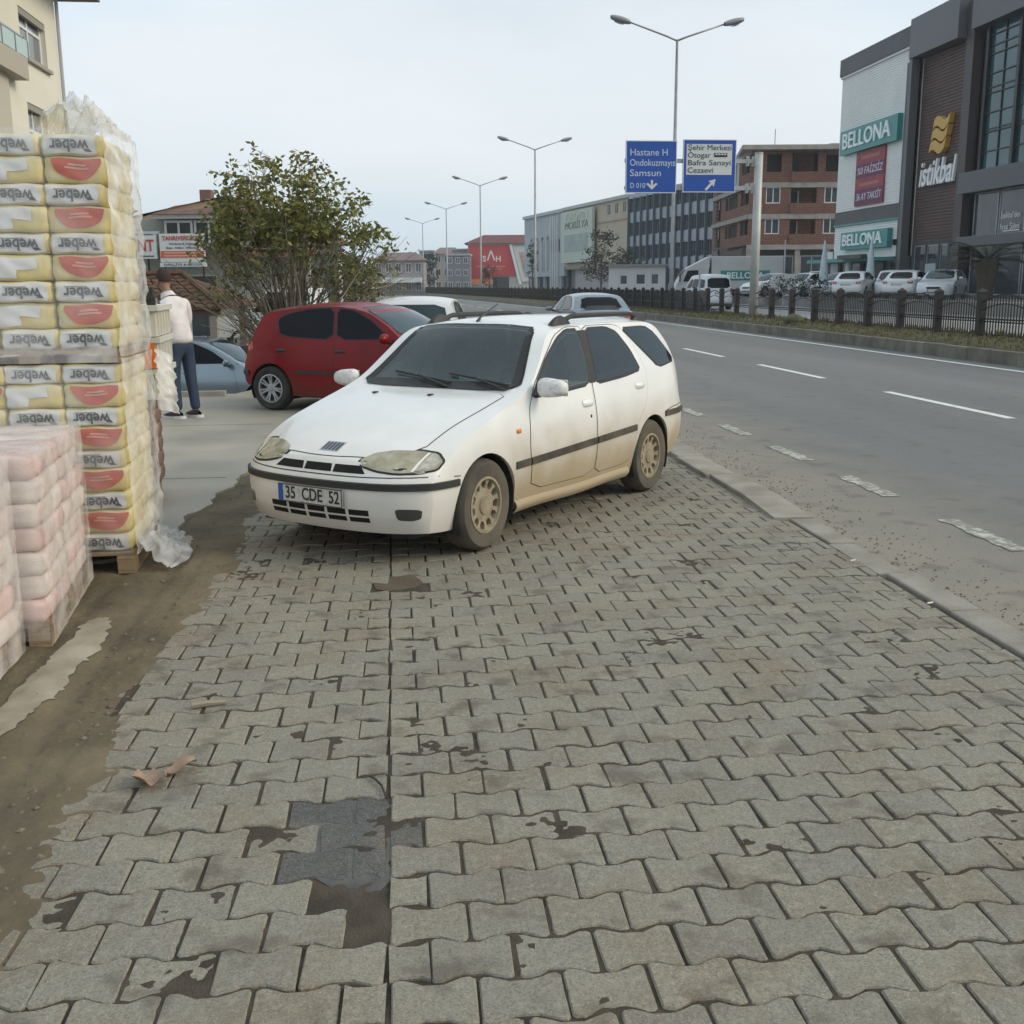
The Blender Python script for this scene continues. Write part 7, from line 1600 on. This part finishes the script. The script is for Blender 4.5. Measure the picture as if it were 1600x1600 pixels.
    def side(z0, z1, out, b0=-.03, b1=1.0):
        return lambda u, v: (ub*(b0+(b1-b0)*u)+ua*(out+.035*math.sin(math.pi*u)*(.5+.5*abs(math.sin(4.5*math.pi*v+.4)))*(1-.2*v))+Vector((0, 0, z0+(z1-z0)*v)), ua)
    crumple('side_film', side(.12, 1.26, .01), 34, 60, FILM, film, .026, 1, 13); crumple('side_film', side(1.27, 2.54, .01), 36, 70, FILM, film, .028, 2, 14)
    crumple('front_film', lambda u, v: (-ua*(.94*(1-u))-ub*.022+Vector((0, 0, 1.28+1.22*v)), -ub), 30, 30, FILM_THIN, film, .012, 3, 14)
    crumple('front_film', lambda u, v: (-ua*(.94*(1-u))-ub*.022+Vector((0, 0, .13+1.10*v)), -ub), 30, 26, FILM_THIN, film, .012, 4, 14)
    crumple('top_film', lambda u, v: (-ua*(.40*(1-u)-.03)+ub*(.02+.93*v)+Vector((0, 0, 2.50+.16*math.sin(math.pi*min(1, u*1.05))*math.sin(math.pi*(.15+.75*v)))), Vector((0, 0, 1))), 40, 40, FILM, film, .10, 5, 12, ku=1)
    crumple('film_band', lambda u, v: (-ua*(.94*(1-u))-ub*(.03)+Vector((0, 0, 1.24+.085*v)), -ub), 30, 4, FILM_MILK, film, .014, 6, 20)
    crumple('hanging_flap', lambda u, v: (ub*(.98+.25*u)+ua*(.03+.09*math.sin(math.pi*.5*u)*(1-.3*v))+Vector((0, 0, .86+.40*v-.06*u)), ua), 22, 24, FILM, film, .045, 7, 12)
    crumple('trailing_film', lambda u, v: (ub*(-.02+1.0*u)+ua*(.02+.20*v+.06*math.sin(5*u))+Vector((0, 0, .20*(1-v)**2*(1-.5*u)+.012)), Vector((.3, 0, 1))), 26, 20, film_mat('dirty_film', (.50, .49, .47), (.35, .9), .35, 7), film, .045, 8, 10)
weber_stack()
def pink_stack(label_p, which, org, rz, w, d, layers, h, seed, lead):
    ua = Vector((math.cos(rz), math.sin(rz), 0)); ub = Vector((-math.sin(rz), math.cos(rz), 0)); C = Vector((*org, 0)); q = random.Random(seed)
    pallet(label_p, org, rz, w, d, .12)
    pk = mat('bag_pink', (.68, .43, .40), .6, col2=(.72, .60, .56), scale=7); wt = mat('bag_offwhite', (.76, .72, .67), .6, col2=(.70, .58, .53), scale=5)
    bw, bd = w/2, d/2; ms = [bag_mesh(bw*1.01, bd*1.01, h*1.04, s, 6) for s in range(3)]
    mp, mw = [], []
    for m_ in ms:
        a = m_.copy(); a.materials.append(pk); mp.append(a); b = m_.copy(); b.materials.append(wt); mw.append(b)
    for l in range(layers):
        for i in range(2):
            for j in range(2):
                pink = (l*2+i+j) % 3 == 0; p = C-ua*(bw*(i+.5))+ub*(bd*(j+.5))+Vector((0, 0, .12+h*(l+.5)))+ua*q.uniform(-.012, .008)
                o = inst('cement_bag', (mp if pink else mw)[q.randrange(3)], None, p, (0, 0, rz+R(q.uniform(-1.5, 1.5))))
                tag(o, f'{"pink" if pink else "off white"} bag, {("right", "left")[i]} {("near", "far")[j]} corner, {ORD[layers-1-l]} layer of {which} low stack', 'bag', 'film wrapped pale bags on the low stacks')
    H = .12+h*layers
    film = thing('stretch_film_wrap', 'milky stretch film wrapped tightly round the '+which+' low stack', 'plastic film', C)
    crumple('side_film', lambda u, v: (ub*(-.01+(d+.02)*u)+ua*.012+Vector((0, 0, .02+(H-.0)*v)), ua), 40, 34, FILM_MILK, film, .008, seed, 26)
    crumple('front_film', lambda u, v: (-ua*(w*(1-u))-ub*.012+Vector((0, 0, .04+(H-.03)*v)), -ub), 30, 30, FILM_MILK, film, .008, seed+1, 26)
    crumple('top_film', lambda u, v: (-ua*(w*(1-u))+ub*(d*v)+Vector((0, 0, H+.008)), Vector((0, 0, 1))), 34, 34, FILM_MILK, film, .012, seed+2, 16)
pink_stack('wooden pallet under the farther low stack of pale bags', 'farther', (-1.64, 5.08), R(6.5), .95, 1.2, 7, .113, 40, '')
pink_stack('wooden pallet under the nearest low stack of pale bags', 'nearest', (-1.70, 3.80), R(2), .95, 1.18, 7, .113, 50, '')
# goods behind the tall stack
pallet('wooden pallet under the brown sacks behind the tall stack', (-1.89, 8.25), R(4), .9, .9, .12)
bm_ = bag_mesh(.44, .44, .125, 1); bm_.materials.append(mat('brown_sack', (.16, .095, .065), .8, col2=(.22, .14, .10), scale=7))
for l in range(6):
    for i in range(2):
        for j in range(2): tag(inst('brown_sack', bm_, None, (-1.90-.45*i-.22, 8.26+.45*j+.22, .12+.118*(l+.5)), (0, 0, R(4))), f'dark brown sack, {("right", "left")[i]} {("near", "far")[j]} corner, {ORD[5-l]} layer behind the tall stack', 'sack', 'brown sacks')
for k in range(3):
    t = thing('plastic_crate', f'white ribbed plastic crate, {("lowest", "middle", "uppermost")[k]} of three behind the tall stack', 'crate', (-2.04, 8.72, .835+.232*k), R(4), 'white plastic crates'); cw = mat('crate_white', (.66, .64, .56), .5, col2=(.58, .56, .48), scale=4)
    MB().box(-.27, .27, -.40, .40, 0, .20).build('tub', cw, t); MB().box(-.295, .295, -.425, .425, .185, .225).build('rim', cw, t)
    for i in range(5): x = -.22+.11*i; MB().box(x-.012, x+.012, -.415, .415, .01, .185).build('rib', cw, t)
    for i in range(5): y = -.32+.16*i; MB().box(-.285, .285, y-.012, y+.012, .01, .184).build('rib', cw, t)
    if k == 1: MB().box(.09, .255, -.43, -.418, .0, .19).build('orange_label', mat('sticker_orange', (.80, .17, .03), .5), t)
t = thing('clamped_pipe', 'short grey pipe with black clamp lying on the white crates', 'pipe', (-2.04, 8.50, 1.565), R(4)); MB().tube([(-.26, 0, .03), (.18, 0, .03)], .032, 10).build('pipe', mat('pipe_dull', (.26, .25, .22), .7), t)
MB().box(.14, .26, -.05, .05, .0, .09).build('clamp', BLACK, t); MB().box(.21, .27, -.03, .03, -.16, .02).build('clamp_jaw', BLACK, t); MB().tube([(.20, 0, .09), (.20, 0, .15)], .012, 6).build('clamp_bolt', BLACK, t)
# ================================================================ the man in the yard
def skin(name, V, E, Rr, m, parent, sub=2, root=0):
    me = bpy.data.meshes.new(name); me.from_pydata(V, E, []); o = bpy.data.objects.new('tmp', me); COL.objects.link(o)
    md = o.modifiers.new('s', 'SKIN'); md.use_smooth_shade = True; md.branch_smoothing = .6
    if not me.skin_vertices: bpy.context.view_layer.update()
    sv = me.skin_vertices[0].data if me.skin_vertices else None
    if sv is None:
        bpy.context.view_layer.objects.active = o; bpy.ops.mesh.customdata_skin_add(); sv = me.skin_vertices[0].data
    for i, r_ in enumerate(Rr): sv[i].radius = r_ if isinstance(r_, tuple) else (r_, r_); sv[i].use_root = (i == root)
    s = o.modifiers.new('u', 'SUBSURF'); s.levels = sub; s.render_levels = sub
    dg = bpy.context.evaluated_depsgraph_get(); dg.update(); m2 = bpy.data.meshes.new_from_object(o.evaluated_get(dg)); bpy.data.objects.remove(o)
    m2.materials.clear(); m2.materials.append(m); m2.polygons.foreach_set('use_smooth', [True]*len(m2.polygons))
    return inst(name, m2, parent)
def man():
    t = thing('person', 'person in white jacket, blue jeans and black trainers standing with back turned', 'person', (-2.70, 14.3, .022), R(-42))
    SK = mat('skin', (.28, .145, .10), .6); JK = mat('jacket_white', (.74, .69, .67), .75, col2=(.58, .54, .53), scale=6, bump=.5, bscale=9, bdist=.03); JN = mat('denim', (.022, .036, .065), .85, col2=(.035, .055, .09), scale=5, bump=.4, bscale=14, bdist=.02)
    V = [(0, 0, .98), (-.04, 0, 1.17), (-.11, 0, 1.36), (-.19, 0, 1.555), (-.225, 0, 1.62), (-.265, 0, 1.70), (-.28, 0, 1.80),
         (-.11, -.17, 1.41), (.075, -.285, 1.20), (-.045, -.235, 1.02), (-.11, .17, 1.41), (-.17, .26, 1.17), (-.36, .16, 1.08),
         (.0, -.10, .93), (-.03, -.11, .52), (.02, -.12, .10), (.0, .10, .93), (.03, .10, .52), (.09, .11, .10),
         (-.09, -.13, .05), (-.02, .12, .05)]
    E = [(0, 1), (1, 2), (2, 3), (3, 4), (4, 5), (5, 6), (2, 7), (7, 8), (8, 9), (2, 10), (10, 11), (11, 12), (0, 13), (13, 14), (14, 15), (0, 16), (16, 17), (17, 18), (15, 19), (18, 20)]
    Rr = [.10, .10, .085, .052, .06, .095, .075, .038, .036, .03, .038, .042, .03, .08, .055, .04, .08, .055, .04, .035, .035]
    skin('body', V, E, Rr, SK, t)
    J = [(-.0, 0, .90), (-.02, 0, 1.02), (-.045, 0, 1.20), (-.11, 0, 1.38), (-.165, 0, 1.50), (-.105, -.20, 1.455), (-.01, -.265, 1.31), (.085, -.29, 1.19), (.01, -.265, 1.09), (-.04, -.24, 1.03), (-.105, .20, 1.455), (-.15, .245, 1.31), (-.17, .26, 1.17), (-.27, .21, 1.12), (-.34, .17, 1.09)]
    skin('jacket', J, [(0, 1), (1, 2), (2, 3), (3, 4), (3, 5), (5, 6), (6, 7), (7, 8), (8, 9), (3, 10), (10, 11), (11, 12), (12, 13), (13, 14)], [(.20, .165), (.195, .16), (.20, .17), (.20, .17), (.105, .115), .09, .078, .074, .066, .055, .085, .078, .072, .062, .052], JK, t)
    MB().lathe([(.10, -.03), (.088, .02), (.078, .045), (.072, .03), (.07, -.02)], 16).xf(Matrix.Translation((-.185, 0, 1.525)) @ Matrix.Rotation(R(-28), 4, 'Y')).build('collar', JK, t, smooth=True)
    skin('jeans', [(0, 0, .99), (0, 0, .93), (.0, -.10, .86), (-.03, -.112, .52), (.005, -.118, .28), (.02, -.12, .085), (.0, .10, .86), (.03, .10, .52), (.06, .108, .28), (.085, .11, .085)], [(0, 1), (1, 2), (2, 3), (3, 4), (4, 5), (1, 6), (6, 7), (7, 8), (8, 9)], [(.155, .135), (.155, .135), .105, .078, .068, .066, .105, .078, .068, .066], JN, t)
    for x, y, a in ((-.045, -.13, 8), (.03, .115, -6)):
        s = thing('x', None, None); bpy.data.objects.remove(s)
        sh = MB().grid(lambda u, v: (.11-.30*u, (.052+.012*math.sin(3*u))*math.cos(math.pi*v)*math.sin(math.pi*(.06+.9*u))**.35, .028+(.085-.055*u)*math.sin(math.pi*v)*math.sin(math.pi*(.06+.9*u))**.35), 12, 8).build('shoe', mat('shoe_black', (.018, .017, .018), .6), t, smooth=True, loc=(x+.02, y, 0), rot=(0, 0, R(a)))
        MB().prism([(.11+.05*math.cos(b)*1 if math.cos(b) > 0 else -.16+.06*math.cos(b), .056*math.sin(b)) for b in np.linspace(0, 2*math.pi, 20, endpoint=False)], 0, .030).build('sole', mat('sole_white', (.66, .64, .60), .6), sh)
    # head detail: close cropped hair, ears, nose
    MB().grid(lambda u, v: (-.262+.108*math.cos(2*math.pi*u)*math.sin(math.pi*.62*v)+.012, .092*math.sin(2*math.pi*u)*math.sin(math.pi*.62*v), 1.755+.125*math.cos(math.pi*.62*v)), 20, 10).build('hair', mat('hair_dark', (.045, .03, .025), .9, bump=.6, bscale=80), t, smooth=True, weld=1e-4)
    for s in (-1, 1): MB().grid(lambda u, v: (-.262+.028*math.cos(2*math.pi*u)*math.sin(math.pi*v), s*(.094+.014*math.cos(math.pi*v)), 1.705+.036*math.sin(2*math.pi*u)*math.sin(math.pi*v)), 10, 6).build('ear', SK, t, smooth=True)
    MB().add([(-.355, -.018, 1.68), (-.355, .018, 1.68), (-.385, 0, 1.675), (-.35, 0, 1.735)], [(0, 1, 2), (0, 2, 3), (1, 3, 2)]).build('nose', SK, t, smooth=True)
    for y in (-.035, .035): MB().lathe([(.0005, .012), (.008, .009), (.012, 0)], 8, 'x', (-.357, y, 1.735)).build('eye', mat('eye', (.05, .04, .035), .2), t)
    MB().box(-.362, -.345, -.025, .025, 1.642, 1.648).build('mouth', mat('lips', (.16, .06, .05), .6), t)
    for (wx, wy, wz), d, s in (((-.045, -.235, 1.02), Vector((-.25, .1, -1)), -1), ((-.36, .16, 1.08), Vector((-1, -.3, -.35)), 1)):
        d.normalize(); w = Vector((wx, wy, wz)); pl = w+d*.05; sd = d.orthogonal().normalized()
        HV = [w, pl]; HE = [(0, 1)]; HR = [.026, .034]
        for k, (o_, l) in enumerate(((-.030, .075), (-.010, .085), (.010, .08), (.030, .065))):
            b = len(HV); HV += [pl+d*.035+sd*o_, pl+d*(.035+l*.5)+sd*o_*1.1+Vector((0, 0, -.006)), pl+d*(.035+l*.92)+sd*o_*1.1+Vector((-.012, 0, -.01))]; HE += [(1, b), (b, b+1), (b+1, b+2)]; HR += [.011, .0095, .008]
        b = len(HV); HV += [w+d*.035+sd*.036, w+d*.07+sd*.055]; HE += [(0, b), (b, b+1)]; HR += [.012, .009]
        skin('hand', [tuple(v) for v in HV], HE, HR, SK, t, 1)
man()
# ================================================================ air: thin late-day haze over the whole place
hz_m = bpy.data.materials.new('haze'); hz_m.use_nodes = True; _n = hz_m.node_tree; _n.nodes.clear()
_o = _n.nodes.new('ShaderNodeOutputMaterial'); _v = _n.nodes.new('ShaderNodeVolumePrincipled'); _v.inputs['Color'].default_value = (.90, .95, 1, 1); _v.inputs['Density'].default_value = .0005; _v.inputs['Anisotropy'].default_value = .1
_n.links.new(_v.outputs[0], _o.inputs['Volume'])
hz = MB().box(-1520, 1520, -95, 2620, -1.9, 24).build('haze', hz_m); hz['kind'] = 'stuff'; tag(hz, 'thin pale haze filling the air along the road', 'haze')
